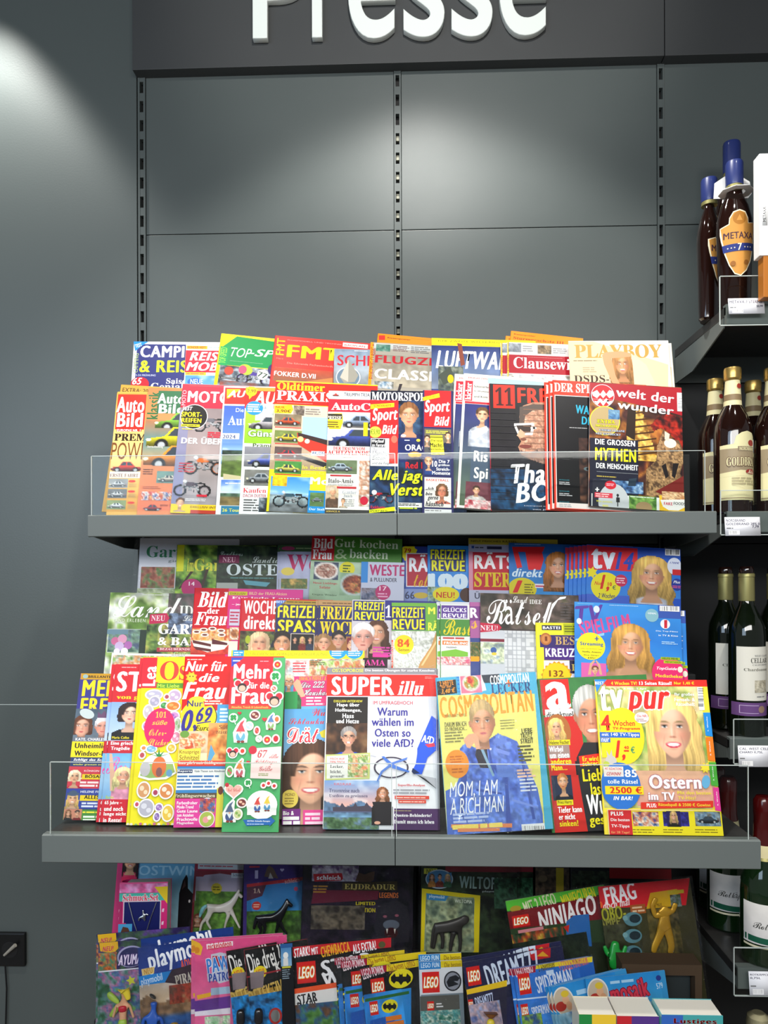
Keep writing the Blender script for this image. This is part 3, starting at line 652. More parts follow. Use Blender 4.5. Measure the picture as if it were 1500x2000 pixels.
def brandy(px, Y, zb, label, grp, rot=0):
    o = empty('brandy_bottle', (X_(px, Y), Y, zb), label, 'bottle', grp)
    pr = [(.028, 0), (.033, .004), (.034, .02), (.036, .10), (.039, .17), (.0375, .195), (.030, .225), (.0185, .248), (.0155, .262), (.0150, .278)]
    MB().lathe(pr, 32, sy=.66).build('glass_body', M['g_amber'], o, smooth=True)
    MB().lathe([(.0175, .270), (.0182, .272), (.0182, .318), (.0165, .322)], 28).build('cap', M['bluecap'], o, smooth=True)
    MB().lathe([(.0172, .262), (.0172, .270)], 28).build('cap_ring', M['gold_dull'], o, smooth=True)
    R = .0385; ax = 1432; L = Lab(ax, 600, 1.6, R, (.93, .93), 400, 540, 0.0)
    sc = lambda pts, c: L.g(pts, c)
    shield = [(-35, 438), (-20, 432), (-19, 420), (-12, 408), (0, 404), (12, 408), (18, 420), (19, 430), (34, 426), (33, 448), (29, 480), (24, 505), (14, 526), (2, 537), (-10, 533), (-20, 515), (-27, 492), (-32, 465)]
    L.g([(ax + x * 1.0, y) for x, y in shield], '#efe6c6'); L.g([(ax + x * .93, 471 + (y - 471) * .965) for x, y in shield], '#c98f45')
    L.e(ax, 421, 13, 13, '#a8702c'); L.g([(ax - 6, 426), (ax + 6, 426), (ax, 414)], '#c98f45')
    L.t('METAXA', ax - 29, 449, ax + 29, 462, '#4a3340', 'b'); L.g([(ax - 31, 474), (ax + 31, 470), (ax + 29, 485), (ax - 29, 489)], '#2c3878'); L.t('7', ax - 4, 472, ax + 4, 486, '#efe6c6', 'b')
    for q in (-22, -16, -10, 10, 16, 22): L.e(ax + q, 480 - q * .06, 1.3, 1.3, '#efe6c6', 8)
    L.e(ax - 13, 512, 5, 5, '#94602c'); L.e(ax + 13, 510, 5, 5, '#94602c'); L.fin('label', o, .66)
    o.rotation_euler.z = math.radians(rot); return o
BG = 'brandy bottles with blue caps on the top right shelf'
brandy(1437, 1.685, SA, 'front brandy bottle with blue cap and orange shield label', BG)
brandy(1388, 1.755, SA, 'brandy bottle half hidden at the left, its label turned aside', BG, 48)
o3 = brandy(1432, 1.84, SA, 'brandy bottle at the back whose blue cap stands tallest', BG); o3.scale = (1.1, 1.0, 1.40)
# white cardboard collar round the neck and the white carton beside it
o = empty('neck_collar', (X_(1440, 1.685), 1.685, SA + .262), 'white octagonal cardboard collar around the neck of the front brandy bottle', 'collar')
import bmesh
def ringplate(ro, ri, z0, z1, nseg=8, tilt=0, mirror=None):
    b = MB(); vs = []; fs = []
    for k in range(nseg):
        a = 2 * math.pi * (k + .5) / nseg
        for r, z in ((ro, z0), (ro, z1), (ri, z1), (ri, z0)): vs.append((r * math.cos(a), r * math.sin(a), z))
    for k in range(nseg):
        q = 4 * k; w = 4 * ((k + 1) % nseg)
        for a_, b_ in ((0, 1), (1, 2), (2, 3), (3, 0)): fs.append((q + a_, w + a_, w + b_, q + b_))
    b.add(vs, fs); return b
cb = ringplate(.036, .0192, -.006, -.0048); q = cb.build('collar_disc', M['plain'], o); 
b = MB(); b.prism([(-.038, -.006), (.036, -.006), (.044, .004), (.040, .030), (.018, .044), (-.012, .044), (-.036, .028)], 'y', .024, .0255); b.build('collar_flap', M['plain'], o)
o = empty('carton', (X_(1496, 1.63), 1.63, SA), 'tall white carton at the right edge lettered up its narrow side', 'box')
bb = MB(); xa = X_(1486, 1.60) - o.location.x; bb.box(xa, xa + .09, -.03, -.002, .085, .294, bev=.001); bb.build('carton_body', M['plain'], o)
bb = MB(); bb.box(xa + .008, xa + .09, -.029, -.004, .0, .085, bev=.001); bb.build('carton_base', mat('amber_board', '#b06a20', .4), o)
bpy.context.view_layer.update(); s = Sheet(1489, 400, 1499, 440, 1.5995); s.basec = '#f0f0ee'; s.t('METAXA', 1490, 404, 1496, 433, '#333', 'b', rot=90); s.done('carton_lettering', o, .0003)

def goldbrand(px, Y, zb, label, dim=0):
    o = empty('spirit_bottle', (X_(px, Y), Y, zb), label, 'bottle', 'brown bottles with gold screw caps')
    R = .039
    MB().lathe([(.034, 0), (R, .005), (R, .175), (.0375, .192), (.030, .214), (.0205, .232), (.0185, .236)], 36).build('glass_body', M['g_amber'], o, smooth=True)
    MB().lathe([(.0192, .232), (.0188, .236), (.0150, .292)], 30).build('neck_label', M['creamneck'], o, smooth=True)
    MB().lathe([(.0152, .290), (.0178, .294), (.0182, .296), (.0178, .299), (.0182, .302), (.0182, .314), (.0170, .318), (.008, .319)], 30).build('screw_cap', M['gold'], o, smooth=True)
    b = MB(); b.lathe([(.01835, .246), (.01765, .259)], 30); b.build('neck_band', mat('neck_band_brown', '#8c7656', .5) if 'nb' not in M else M['nb'], o, smooth=True)
    ax = 1432; k = 912; L = Lab(ax, 1003, 1.645, R, (.9, .97), 800, 1003, 0.0)
    L.g([(ax - 32, 870), (ax - 12, 868), (ax - 8, 853), (ax + 2, 846), (ax + 14, 843), (ax + 26, 846), (ax + 34, 856), (ax + 37, 868), (ax + 37, 977), (ax - 32, 977)], '#e8dfae')
    L.r(ax - 32, 877, ax + 37, 924, '#a08f72'); L.g([(ax - 32, 924), (ax + 0, 919), (ax + 37, 921), (ax + 37, 930), (ax, 930), (ax - 32, 932)], '#e8dfae')
    L.e(ax + 23, 866, 7, 6, '#a33a30'); L.r(ax - 5, 873, ax + 35, 882, '#8d7d66'); L.t('NORDBRAND', ax - 2, 874, ax + 33, 881, '#e8dfae', 'b')
    L.t('GOLDBRAND', ax - 24, 894, ax + 44, 911, '#e8dfae', 's', out='#6b4a38'); L.e(ax + 22, 922, 12, 5, '#9c2f2c'); L.t('Mild', ax + 14, 918, ax + 32, 926, '#efe6c6', 'c')
    L.w(ax - 16, 932, ax + 34, 948, 3, '#b5aa84'); L.r(ax - 32, 972, ax + 37, 974, '#a08f72'); L.fin('label', o)
    C2 = Lab(ax, 715, 1.6, .0172, (.5, .95), 715, 800, .319); C2.e(ax + 7, 755, 5, 5, '#a33a30'); C2.fin('crown_emblem', o)
    return o
M['nb'] = mat('neck_band_brown', '#8c7656', .5)
goldbrand(1432, 1.695, SB, 'front brown bottle with gold screw cap and cream label')
goldbrand(1398, 1.79, SB, 'brown bottle with gold cap standing furthest left, half behind another')
goldbrand(1472, 1.81, SB, 'brown bottle further back whose gold cap looks greenish')
goldbrand(1511, 1.70, SB, 'brown bottle with gold cap cut off by the right edge of the view')

def wine(px, Y, zb, label):
    o = empty('wine_bottle', (X_(px, Y), Y, zb), label, 'bottle', 'dark wine bottles with gold capsules')
    R = .0375
    MB().lathe([(.033, 0), (R, .005), (R, .215), (.0355, .237), (.026, .260), (.0165, .280), (.0142, .294), (.0138, .300)], 36).build('glass_body', M['g_green'], o, smooth=True)
    MB().lathe([(.0160, .290), (.0165, .292), (.0158, .341), (.0166, .342), (.0166, .347), (.0155, .349)], 30).build('capsule', M['gold_dull'], o, smooth=True)
    MB().lathe([(.0140, .349), (.0146, .351), (.0146, .359), (.0125, .364), (.009, .364)], 26).build('stopper', M['g_amber'], o, smooth=True)
    ax = 1464; L = Lab(ax, 1443, 1.61, R, (.99, .97), 1200, 1443, 0.0)
    L.r(ax - 29, 1262, ax + 33, 1368, '#e4e1d4'); L.t('WEST COAST', ax - 0, 1278, ax + 30, 1282, '#777', 's'); L.t('CELLARS', ax - 7, 1284, ax + 33, 1294, '#4b4b46', 's'); L.t('CALIFORNIA', ax - 4, 1296, ax + 30, 1299, '#888', 's')
    L.t('Chardonnay', ax - 19, 1304, ax + 33, 1311, '#77756a', 's'); L.p(ax, 1328, ax + 26, 1352, 'blobs', pal=('#cfc9b4', '#a59c86'), sc=6); L.w(ax + 4, 1358, ax + 22, 1362, 1, '#888')
    L.r(None, 1372, ax + 33, 1398, '#6c4a80'); L.r(ax - 26, 1377, ax + 8, 1393, '#c9b2d6'); L.r(ax - 25, 1378, ax + 8, 1392, '#6c4a80'); L.e(ax + 14, 1385, 7, 7, '#9a7d6a'); L.fin('label', o); return o
wine(1458, 1.68, SC, 'front wine bottle with white label over a purple band')
wine(1417, 1.765, SC, 'wine bottle at the left with its label partly hidden behind the front one')
wine(1512, 1.80, SC, 'wine bottle at the right edge with only its capsule and shoulder in view')

def sekt(px, Y, zb, label, grp='green sparkling wine bottles with white labels', tl=None):
    o = empty('sparkling_wine_bottle', (X_(px, Y), Y, zb), label, 'bottle', grp)
    R = .046
    MB().lathe([(.040, 0), (R, .006), (R, .145), (.044, .168), (.034, .200), (.0235, .228), (.0185, .262), (.0160, .285), (.0175, .29), (.0175, .3)], 36).build('glass_body', M['g_green2'], o, smooth=True)
    MB().lathe([(.0222, .243), (.0195, .262), (.0185, .300), (.0195, .312), (.0195, .336), (.014, .345), (.004, .346)], 28).build('foil', M['g_red'], o, smooth=True)
    ax = 1484; L = Lab(ax, 1893, 1.56, R, (.99, .99), 1500, 1893, 0.0)
    y = 1765; L.p(ax - 60, y, ax + 60, y + 80, 'grad', a='#ece8e2', b='#ddd9d8', tex=.05); L.g([(ax - 48, y + 64), (ax + 48, y + 70), (ax + 48, y + 82), (ax - 48, y + 76)], '#1d5a44'); L.r(ax - 48, y + 83, ax + 48, y + 87, '#e8e0c0')
    L.t('Rotkäppchen', ax - 34, y + 36, ax + 44, y + 54, '#4a4a46', 'c'); L.e(ax + 22, y + 26, 7, 7, '#b5673a'); L.fin('label', o)
    MB().lathe([(.0262, .222), (.0228, .243), (.0222, .246)], 28).build('neck_label', M['creamneck'], o, smooth=True); MB().lathe([(.0285, .216), (.0262, .222)], 28).build('neck_ring', M['gold_dull'], o, smooth=True); return o
sekt(1489, 1.64, SD, 'green sparkling wine bottle with white label at the right edge behind the rail')
sekt(1420, 1.80, SD, 'green sparkling wine bottle behind the middle shelf end')
sekt(1398, 1.905, SD, 'green sparkling wine bottle furthest back in the dark right bay')
o = empty('foiled_bottle', (X_(1478, 1.60), 1.60, SD - .44), 'crinkled pale foil top of a bottle at the bottom right corner', 'bottle')
MB().lathe([(.045, 0), (.045, .14), (.034, .195), (.021, .24), (.018, .27)], 30).build('glass_body', M['g_green2'], o, smooth=True)
fo = MB().lathe([(.024, .235), (.0215, .26), (.0205, .29), (.0225, .31), (.0235, .33), (.021, .345), (.012, .352)], 28).build('foil', mat('champagne_foil', '#cfc79e', .3, metal=.7, bump=1.0, bscale=60), o, smooth=True)

# black socket on the left wall with a plug
so = empty('wall_socket', at(26, 1848, YW), 'black wall socket low on the left wall', 'socket'); L = so.location
a = at(-6, 1818, YW); b_ = at(53, 1884, YW)
b = MB(); b.box(a.x, b_.x, YW - .012, YW, b_.z, a.z, bev=.004); b.build('frame', mat('black_plastic', '#0c0c0d', .35), so, off=L)
b = MB(); b.lathe([(.021, 0), (.021, .006), (.019, .0062)], 28); q = b.build('insert', mat('black_insert', '#151516', .5), so); q.rotation_euler.x = math.radians(90); q.location = ((a.x + b_.x) / 2 - L.x, -.0065, (a.z + b_.z) / 2 - L.z)
b = MB(); p0 = at(8, 1866, YW - .02); p1 = at(30, 1846, YW - .025); b.tube([p0, p1], [.003, .005]); b.build('plug_prong', mat('pale_plastic', '#9a968c', .4), so, off=L)
b = MB(); b.tube([at(10, 1884, YW - .006), at(13, 1930, YW - .006), at(9, 2080, YW - .006)], .002); b.build('cable', M['slot'], so, off=L)

# ================================================================ magazines on the upper shelf, back row
m = Mag('camping magazine with white title and lime second line, far left of the upper back row', (261,667), (468,669), 'B', '#f4f4f6', T=.006)
m.r(268,672,None,None,'#2c3272'); m.g([(261,667),(290,667),(276,676),(264,686)],'#1e86d8'); m.t('TEST',264,671,277,678,'#fff','b',rot=20)
m.t('CAMPING',275,675,405,699,'#fff','k',part='masthead'); m.t('& REISE',273,703,384,728,'#c4e02a','k',part='masthead'); m.t('CAMPING',262,690,269,728,'#9a7',  'b',rot=90)
m.t('02-24 FRÜHLING',262,730,304,735,'#b9c0e0','b'); m.e(273,750,18,15,'#b82230'); m.t('65',259,738,277,751,'#fff','bi'); m.t('Saisonstart',325,739,410,750,'#fff','s'); m.t('Geniale Ideen',295,748,430,763,'#fff','s')
m.p(262,765,465,960,'land'); m.done()
m = Mag('motorhome magazine with slanted white title on a red block, upper back row', (363,673), (560,676), 'B', '#f2f2f2')
m.r(365,675,405,682,'#f0a81e'); m.t('SONDER HEFT',367,676,402,681,'#8a3a10','b'); m.w(408,677,440,681,1,'#9aa'); m.r(363,684,None,727,'#d61f34')
m.t('REISE',371,687,442,705,'#fff','ki',part='masthead'); m.t('MOBIL',364,707,447,725,'#fff','ki',part='masthead'); m.r(362,727,402,733,'#e8c41e'); m.w(364,728,400,732,1,'#a55')
m.p(362,733,560,950,'land',sky='#4f93d2',sky2='#a9cdec'); m.e(380,746,14,9,'#3466b4'); m.t('NEUE',372,740,396,750,'#cfe0ff','b'); m.done()
m = Mag('green motor racing magazine with yellow top edge, standing tall in the upper back row', (432,651), (640,672), 'B', '#f0dd1e', off=.004)
m.g([(436,676),(463,657),(640,682),(640,730),(432,712)],'#1d8f4c'); m.p(430,712,640,790,'blobs',pal=('#3c3f46','#7d848c','#aab4bc','#44505c'),sc=14); m.r(431,676,443,714,'#159650'); m.t('TOP-SPEED',432,678,440,710,'#8fd84a','b',rot=90)
m.t('TOP',452,678,490,700,'#eef6ee','i',part='masthead'); m.t('-SPEED',487,680,600,706,'#eef6ee','bi',part='masthead'); m.w(449,704,520,709,1,'#bfe0c4')
m.e(447,724,9,9,'#b6402e'); m.p(466,708,530,760,'moto',cell=1.6,col='#4a3a8c',bg=None,cx=.5,cy=.5,sc=.5); m.e(480,722,14,11,'#a8b83a',rot=20); m.e(474,722,8,9,'#c05070'); m.e(513,732,11,11,'#e8e4dc'); m.t('77',504,727,521,739,'#2a4a3a','b',rot=-15); m.e(533,722,10,12,'#3a3466')
m.r(430,735,468,742,'#1c1c1c'); m.w(432,736,466,741,2,'#ccc'); m.p(430,742,640,950,'blobs',pal=('#2a3038','#6a7078','#8c4030'),sc=18,cell=5); m.done()
m = Mag('red model-flying magazine with huge yellow capitals, upper back row', (537,655), (735,672), 'B', '#d8352c', T=.005, off=.002)
m.p(536,716,735,760,'grad',a='#c0503a',b='#8a6248'); m.t('FMT',542,660,554,694,'#ffd21e','b',rot=90); m.t('März',540,698,553,702,'#f49080'); m.t('FLUGMODELL UND TECHNIK',562,663,668,674,'#f7a59a'); m.r(670,669,718,681,'#f2ece8'); m.t('BAUPLAN',673,672,713,679,'#d03a30','b')
m.t('FMT',562,673,664,706,'#ffd21e','k',part='masthead'); m.t('Die führende Fachzeitschrift',561,707,650,718,'#f4a090'); m.t('SCHWEIZER PERFEKTION',537,717,597,722,'#fff','b'); m.t('FOKKER D.VII',536,724,616,740,'#fff','b'); m.g([(598,745),(650,738),(650,750),(600,750)],'#c8834a'); m.done()
m = Mag('grey ship-modelling magazine with red title and a round yacht picture, upper back row', (653,681), (850,686), 'B', '#8a97a4', off=.004)
m.p(652,682,850,765,'grad',a='#7d8fa3',b='#aab6c0',c='#6a6f74',tex=.3); m.w(692,684,722,687,1,'#e4e8ec'); m.t('SCHIFF',659,693,752,716,'#c42c3a','b',part='masthead'); m.e(680,737,24,22,'#d7dce0'); m.e(680,737,22,20,'#6c8294')
m.g([(681,702),(664,737),(672,748),(693,746),(700,733)],'#9d9a8e'); m.g([(681,702),(680,746),(664,737)],'#c3bfb0'); m.w(655,752,720,762,2,'#8a3a40'); m.done()
m = Mag('orange topped poster magazine peeping out above the grey aircraft magazine', (738,651), (900,666), 'B', '#f28c14', off=-.024, yaw=2)
m.g([(740,655),(752,655),(752,664),(740,664)],'#d4281e'); m.t('Riesenposter',757,658,802,666,'#6a2a10','b'); m.w(803,661,840,664,1,'#b05a1a'); m.r(738,690,None,None,'#b0a89c'); m.done()
m = Mag('grey aircraft magazine with dark red and white title lines, upper back row', (724,668), (930,680), 'B', '#a59e90', off=.001, yaw=3)
m.r(724,None,730,None,'#e09a1e'); m.t('FLUGZEUG CLASSIC +',725,672,730,740,'#a8301e','b',rot=90); m.p(731,670,930,692,'grad',a='#c9cdc8',b='#b8bcb8'); m.p(735,672,762,687,'blobs',pal=('#2f6a58','#9fb8a8'),sc=8); m.w(768,674,800,688,4,'#7a6060'); m.w(803,676,840,692,4,'#707070')
m.p(731,692,930,765,'grad',a='#8f8a7c',b='#b3a994',tex=.3); m.t('FLUGZEUG',733,693,902,718,'#b81f2a','k',part='masthead'); m.t('CLASSIC',732,719,872,747,'#f2f0ec','k',part='masthead'); m.p(731,744,768,760,'blobs',pal=('#6a8aa4','#c7ccd0','#5a5a50'),sc=8); m.g([(780,750),(786,750),(781,765),(776,765)],'#3a3438'); m.done()
m = Mag('dark blue air-war magazine with yellow top strip and slanted white title, upper back row', (843,660), (1046,666), 'B', '#39477c')
m.r(None,None,None,674,'#f4e21c'); m.t('DER ZWEITE WELTKRIEG +',856,664,985,671,'#5c5a1c','x'); m.p(843,675,1046,765,'grad',a='#2c3a70',b='#6b7fa6',c='#8490a4',tex=.35,sc=22); m.t('LUFTWAFFE',851,684,1022,724,'#fff','ki',part='masthead')
m.p(856,715,905,765,'blobs',pal=('#3c4450','#5f6a5c','#8a8f84'),sc=9); m.g([(857,732),(880,716),(888,742),(866,752)],'#4a5248'); m.e(880,740,6,9,'#e0c018'); m.g([(893,670),(902,672),(908,712),(900,715)],'#8c4a3a'); m.done()
m = Mag('bright orange poster banner magazine standing tallest behind the history title', (998,646), (1139,661), 'B', '#f7901e', off=-.026, yaw=2)
m.t('Riesenposter',1004,651,1046,659,'#8a3a12','b'); m.t('Sturmgeschütz III',1003,657,1101,674,'#a8341c','s'); m.r(998,684,None,None,'#a89a8a'); m.done(copies=1,du=-.011,dv=.012,clabel='second orange poster banner magazine, just left of the tallest one',group='orange poster-banner magazines')
m = Mag('history magazine with white serif title on a dark red band, upper back row', (990,668), (1190,676), 'B', '#d8d6d4', yaw=3)
m.r(989,692,None,728,'#a81a2a'); m.r(991,668,994,None,'#e8b82a'); m.t('Clausewitz',990,696,995,724,'#a81a2a','s',rot=90); m.p(993,670,1018,688,'blobs',pal=('#6a7078','#aab0b4'),sc=8); m.w(1021,674,1044,688,3,'#999'); m.p(1050,674,1077,692,'blobs',pal=('#5c4a34','#a48a68','#3a3a30'),sc=6); m.w(1080,679,1108,692,3,'#9a9a9a')
m.w(1031,697,1100,701,1,'#d88'); m.t('Clausewitz',1003,697,1136,724,'#fff','s',part='masthead'); m.p(993,730,1190,765,'blobs',pal=('#b4b8c0','#dfe2e6','#8a8478'),sc=12); m.done(copies=1,du=-.0145,clabel='left copy of the history magazine with dark red band, showing only its spine side',group='dark red history magazines')
m = Mag('pale beige magazine with gold capitals and a woman raising her arm', (1110,666), (1305,665), 'B', '#efe3cc', yaw=1, off=.012, T=.0045)
m.p(1110,666,1305,765,'grad',a='#f3ead8',b='#ead6b2',tex=.1,sc=30); m.g([(1110,667),(1160,667),(1305,712),(1305,790),(1110,790)],'#e6cfa6'); m.g([(1170,666),(1305,665),(1305,712)],'#f2ece4')
m.t('PLAYBOY',1121,673,1294,699,'#c29a4a','sk',part='masthead'); m.p(1168,680,1290,766,'face',cx=1216,cy=712,r=19,hair='#b07c48',skin='#d99b6c',style='long',hw=1.25,hl=2.9,cell=1.8,smile=1)
m.g([(1176,694),(1183,688),(1212,686),(1232,690),(1230,697),(1194,700),(1203,735),(1212,752),(1196,748),(1180,712)],'#d9a074'); m.g([(1232,690),(1262,712),(1278,745),(1284,768),(1240,768),(1236,715)],'#e6d2b2')
m.t('DSDS-',1121,733,1190,747,'#3a2a20','s'); m.w(1120,703,1172,706,1,'#8a7a60'); m.w(1138,716,1165,728,3,'#b8a888'); m.done(copies=1,du=.009,dv=.004,clabel='second copy of the pale beige magazine, its edge showing at the right',group='pale beige magazines')

# ---------------------------------------------------------------- upper shelf, front row
m = Mag('tan magazine with EXTRA in dark letters peeping out over the top at the far left', (236,751), (420,762), 'A', '#c89a44', off=-.016)
m.t('EXTRA: 20',240,757,289,768,'#5a3a14','b'); m.r(236,751,300,754,'#8a6a34'); m.done()
m = Mag('golden car magazine with a red title block, leftmost on the upper shelf', (229,765), (412,767), 'A', '#dfae54')
m.p(224,767,300,1000,'grad',a='#d7a044',b='#efcf86',c='#d89a3c',tex=.08,cell=4); m.r(231,770,281,839,'#e02a1c'); m.r(228,836,276,843,'#e02a1c'); m.t('Auto',230,775,281,806,'#fff','k',part='masthead'); m.t('Bild',230,806,278,834,'#fff','k',part='masthead'); m.t('EUROPAS NR. 1',229,838,274,843,'#fff','b')
m.t('PREMIUM',224,847,330,862,'#2c1c10','sk'); m.t('POWER',219,864,300,898,'#7c4a24',''); m.p(216,900,278,922,'car',cell=1.6,col='#d23a26',cx=.5,cy=.5,sc=.48); m.r(214,921,275,934,'#efe4d4'); m.t('ERSTE FAHRT',215,925,270,932,'#6a2226','s')
for i,(y,c) in enumerate(((935,'#c8ccd2'),(955,'#cfd2d6'),(977,'#dfe4ea'))): m.p(213-i*2,y,249-i*2,y+18,'car',cell=1.6,col=c,bg=('#9a9da0','#707478','#8a9a6a')[i],cx=.5,cy=.55,sc=.42); m.e(258-i,y+5,7,2.6,'#d8392c'); m.w(252-i,y+9,268-i,y+17,3,'#b08a5a')
m.done()
m = Mag('orange classic-car magazine with green vertical lettering and a yellow coupe', (290,757), (478,761), 'A', '#e08858')
m.p(285,757,478,1000,'grad',a='#e07f48',b='#d2905c',c='#e07450',tex=.12,cell=4,sc=40); m.p(280,820,478,905,'grad',a='#b47a52',b='#5f8a8c',c='#c8a070',tex=.1,cell=4); m.t('klassik',291,765,308,819,'#2d6a3c','k',rot=90); m.r(310,763,352,808,'#2f6a44'); m.t('Auto',309,768,360,789,'#fff','k',part='masthead'); m.t('Bild',311,789,360,808,'#fff','k',part='masthead')
m.p(302,804,420,838,'car',cell=1.6,col='#7cb43a',cx=.5,cy=.55,sc=.48); m.p(286,826,430,874,'car',cell=1.6,col='#d8cf1e',cx=.5,cy=.6,sc=.48); m.t('Startaufstellung',288,870,318,876,'#f0e8e0'); m.p(282,862,424,912,'car',cell=1.6,col='#e48a2a',cx=.5,cy=.6,sc=.49)
m.w(280,915,302,928,3,'#6a3a2a'); m.p(307,920,345,944,'car',cell=1.6,col='#c8c0b4',bg='#6a8a84',cx=.6,cy=.6,sc=.5); m.w(279,949,318,956,2,'#9a4a30'); m.p(277,960,336,978,'blobs',pal=('#3a4a8a','#e0d8d0','#b83a3a','#e8c868'),sc=7); m.p(275,982,340,1000,'car',cell=1.6,col='#b8303a',cx=.35,cy=.5,sc=.3); m.t('BMW 323',313,985,340,990,'#7a2a1c','b'); m.done()
m = Mag('motorcycle magazine with white capitals on crimson and a round black badge', (357,749), (555,756), 'A', '#9a8c90')
m.p(335,795,555,1000,'grad',a='#8e7f80',b='#aa9a98',c='#948e94',tex=.2,cell=4,sc=26); m.p(335,800,352,1000,'grad',a='#8f8ca6',b='#7f80a4',cell=4); m.r(354,750,None,796,'#c8203c'); m.t('MOTORRAD',368,763,525,791,'#fff','kb',part='masthead'); m.w(370,753,440,756,1,'#e88'); m.t('MOTO',357,762,362,792,'#f0b0b8','b',rot=90)
m.p(385,795,438,860,'moto',cell=1.7,col='#6a6a72',bg=None,cx=.55,cy=.45,sc=.6); m.e(379,814,27,27,'#f4f0ec'); m.e(379,814,25.5,25.5,'#171614'); m.t('TEST',357,794,376,802,'#fff','ki'); m.t('SPORT-',355,804,394,815,'#f6e61c','k'); m.t('REIFEN',355,816,393,826,'#f6e61c','k'); m.r(354,828,390,834,'#f6e61c'); m.w(355,829,388,833,1,'#333'); m.w(356,836,380,840,1,'#f6e61c')
m.w(406,843,436,856,3,'#d8283c',f=.7); m.t('DER ÜBERFLIEGER',355,852,500,871,'#fff','k'); m.p(360,868,440,940,'moto',cell=1.6,col='#d86a2a',bg=None,cx=.5,cy=.5,sc=.46,seed=4); m.w(350,902,380,924,4,'#b83040',f=.4); m.p(338,930,414,972,'moto',cell=1.6,col='#4a3a44',bg=None,cx=.5,cy=.45,sc=.44,seed=7); m.r(384,966,404,971,'#d8283c'); m.w(362,973,404,980,2,'#e8e4e8')
m.r(334,984,None,None,'#f0c822'); m.p(338,968,370,1000,'face',cell=1.5,cx=352,cy=982,r=10,hair='#5a3a24',style='short',top='#7a8ac0',smile=1); m.t('EXKLUSIV-INTERVIEW',372,988,450,995,'#5a3a10','b'); m.r(372,996,None,None,'#b83a2a'); m.done()
m = Mag('blue travel car guide with yellow and red title box and a mountain picture', (437,754), (625,758), 'A', '#f0f2f6')
m.r(440,757,None,789,'#e02a24'); m.g([(443,760),(470,760),(447,778),(443,778)],'#f6d21c'); m.t('AUTO',445,762,512,777,'#fff','ki',part='masthead'); m.p(438,792,625,910,'grad',a='#3c5fc0',b='#5c84d4',c='#8fb4e6',tex=.06,cell=4); m.t('Die',461,797,476,805,'#e8eefc'); m.t('Autoreise',446,812,540,832,'#fff','s')
m.r(433,846,467,858,'#e8ecf2'); m.t('2024',435,849,460,857,'#3c4c78','b'); m.p(435,866,625,935,'land',sky='#5c86d6',sky2='#8fb6e8',hill='#33463c',ground='#5a7034',hz=.2,seed=4); m.g([(436,925),(470,930),(470,936),(436,936)],'#c8bc94'); m.p(432,937,625,990,'land',sky='#4a78cc',sky2='#c2d4e4',hill='#55705c',ground='#7a6a44',seed=9,hz=.5); m.w(440,942,474,946,1,'#fff'); m.r(432,988,None,None,'#2c7aa0'); m.t('26 Touren',434,993,478,1000,'#e8e24a','b'); m.done()
m = Mag('lime green car-price magazine with a small yellow price disc, upper shelf', (480,755), (660,760), 'A', '#eef0ee', yaw=5, off=.001)
m.p(480,800,660,870,'grad',a='#a8d03c',b='#8cc02a',tex=.05,cell=4); m.r(480,756,None,797,'#e02a24'); m.r(480,756,None,763,'#e89a3c'); m.g([(484,760),(505,760),(487,780)],'#f6d21c'); m.t('AUTO',497,764,580,791,'#fff','ki',part='masthead'); m.e(491,764,11,11,'#f6e61c'); m.t('2,90',483,760,500,768,'#7a3a1c','b'); m.p(500,788,533,822,'blobs',pal=('#c8ccd0','#e8ecee','#8a949c'),sc=14); m.e(497,797,17,15,'#2a8fd8'); m.w(484,788,510,806,4,'#e4f0ff',f=.6)
m.p(482,812,590,840,'car',cell=1.6,col='#b4b0b4',cx=.45,cy=.5,sc=.42); m.t('Günstig',485,840,560,858,'#fff','k',out='#4a7a1c'); m.t('Prämien &',494,866,560,875,'#3a5a14','b'); m.p(478,872,660,915,'grad',a='#8a8c94',b='#6a6a70',cell=4); m.p(484,878,586,915,'car',cell=1.6,col='#3450b8',cx=.4,cy=.55,sc=.40); m.p(478,917,570,950,'car',cell=1.6,col='#9aa0a8',bg='#7a7a76',cx=.35,cy=.5,sc=.3); m.r(475,951,None,None,'#e8ecf0'); m.t('Kaufen oder',475,953,552,964,'#d02a3a','s'); m.t('DACIA DUSTER',475,965,520,972,'#c04a5a','b'); m.w(476,974,508,1000,5,'#555'); m.p(506,972,600,1002,'blobs',pal=('#1c2024','#3a4450','#8a949c'),sc=9); m.done()
m = Mag('red and yellow vintage-car workshop magazine with a motorbike at its foot', (539,743), (738,752), 'A', '#f2dc1e', T=.005)
m.r(537,745,None,789,'#e0281e'); m.t('Oldtimer',542,746,634,765,'#ffe01e','sk',part='masthead'); m.t('PRAXIS',541,762,652,786,'#fff','ks',part='masthead'); m.w(541,785,630,790,1,'#f8c0b0'); m.p(535,790,738,925,'grad',a='#d8ccb8',b='#c8b49c',c='#b09878',tex=.2,cell=4); m.g([(536,792),(570,791),(573,800),(568,808),(536,807)],'#f8c818'); m.t('NUR',539,793,556,798,'#b83a10','b'); m.t('3,90€',540,799,568,807,'#6a2a10','b')
m.p(574,792,594,812,'blobs',pal=('#4a4038','#a8988a'),sc=6); m.w(597,797,632,812,3,'#8a8078'); m.r(592,814,None,862,'#a4c4e4')
for y,c in ((808,'#e0562c'),(840,'#e0c83a'),(872,'#c02a30'),(900,'#e8e06a')): m.p(537,y,588,y+26,'car',cell=1.6,col=c,bg=('#8a7a60','#7a8a4a','#5a4a48','#4a8a40')[(y-808)//32 if y<900 else 3],cx=.5,cy=.55,sc=.45); m.r(537,y+25,588,y+29,'#c83a2c')
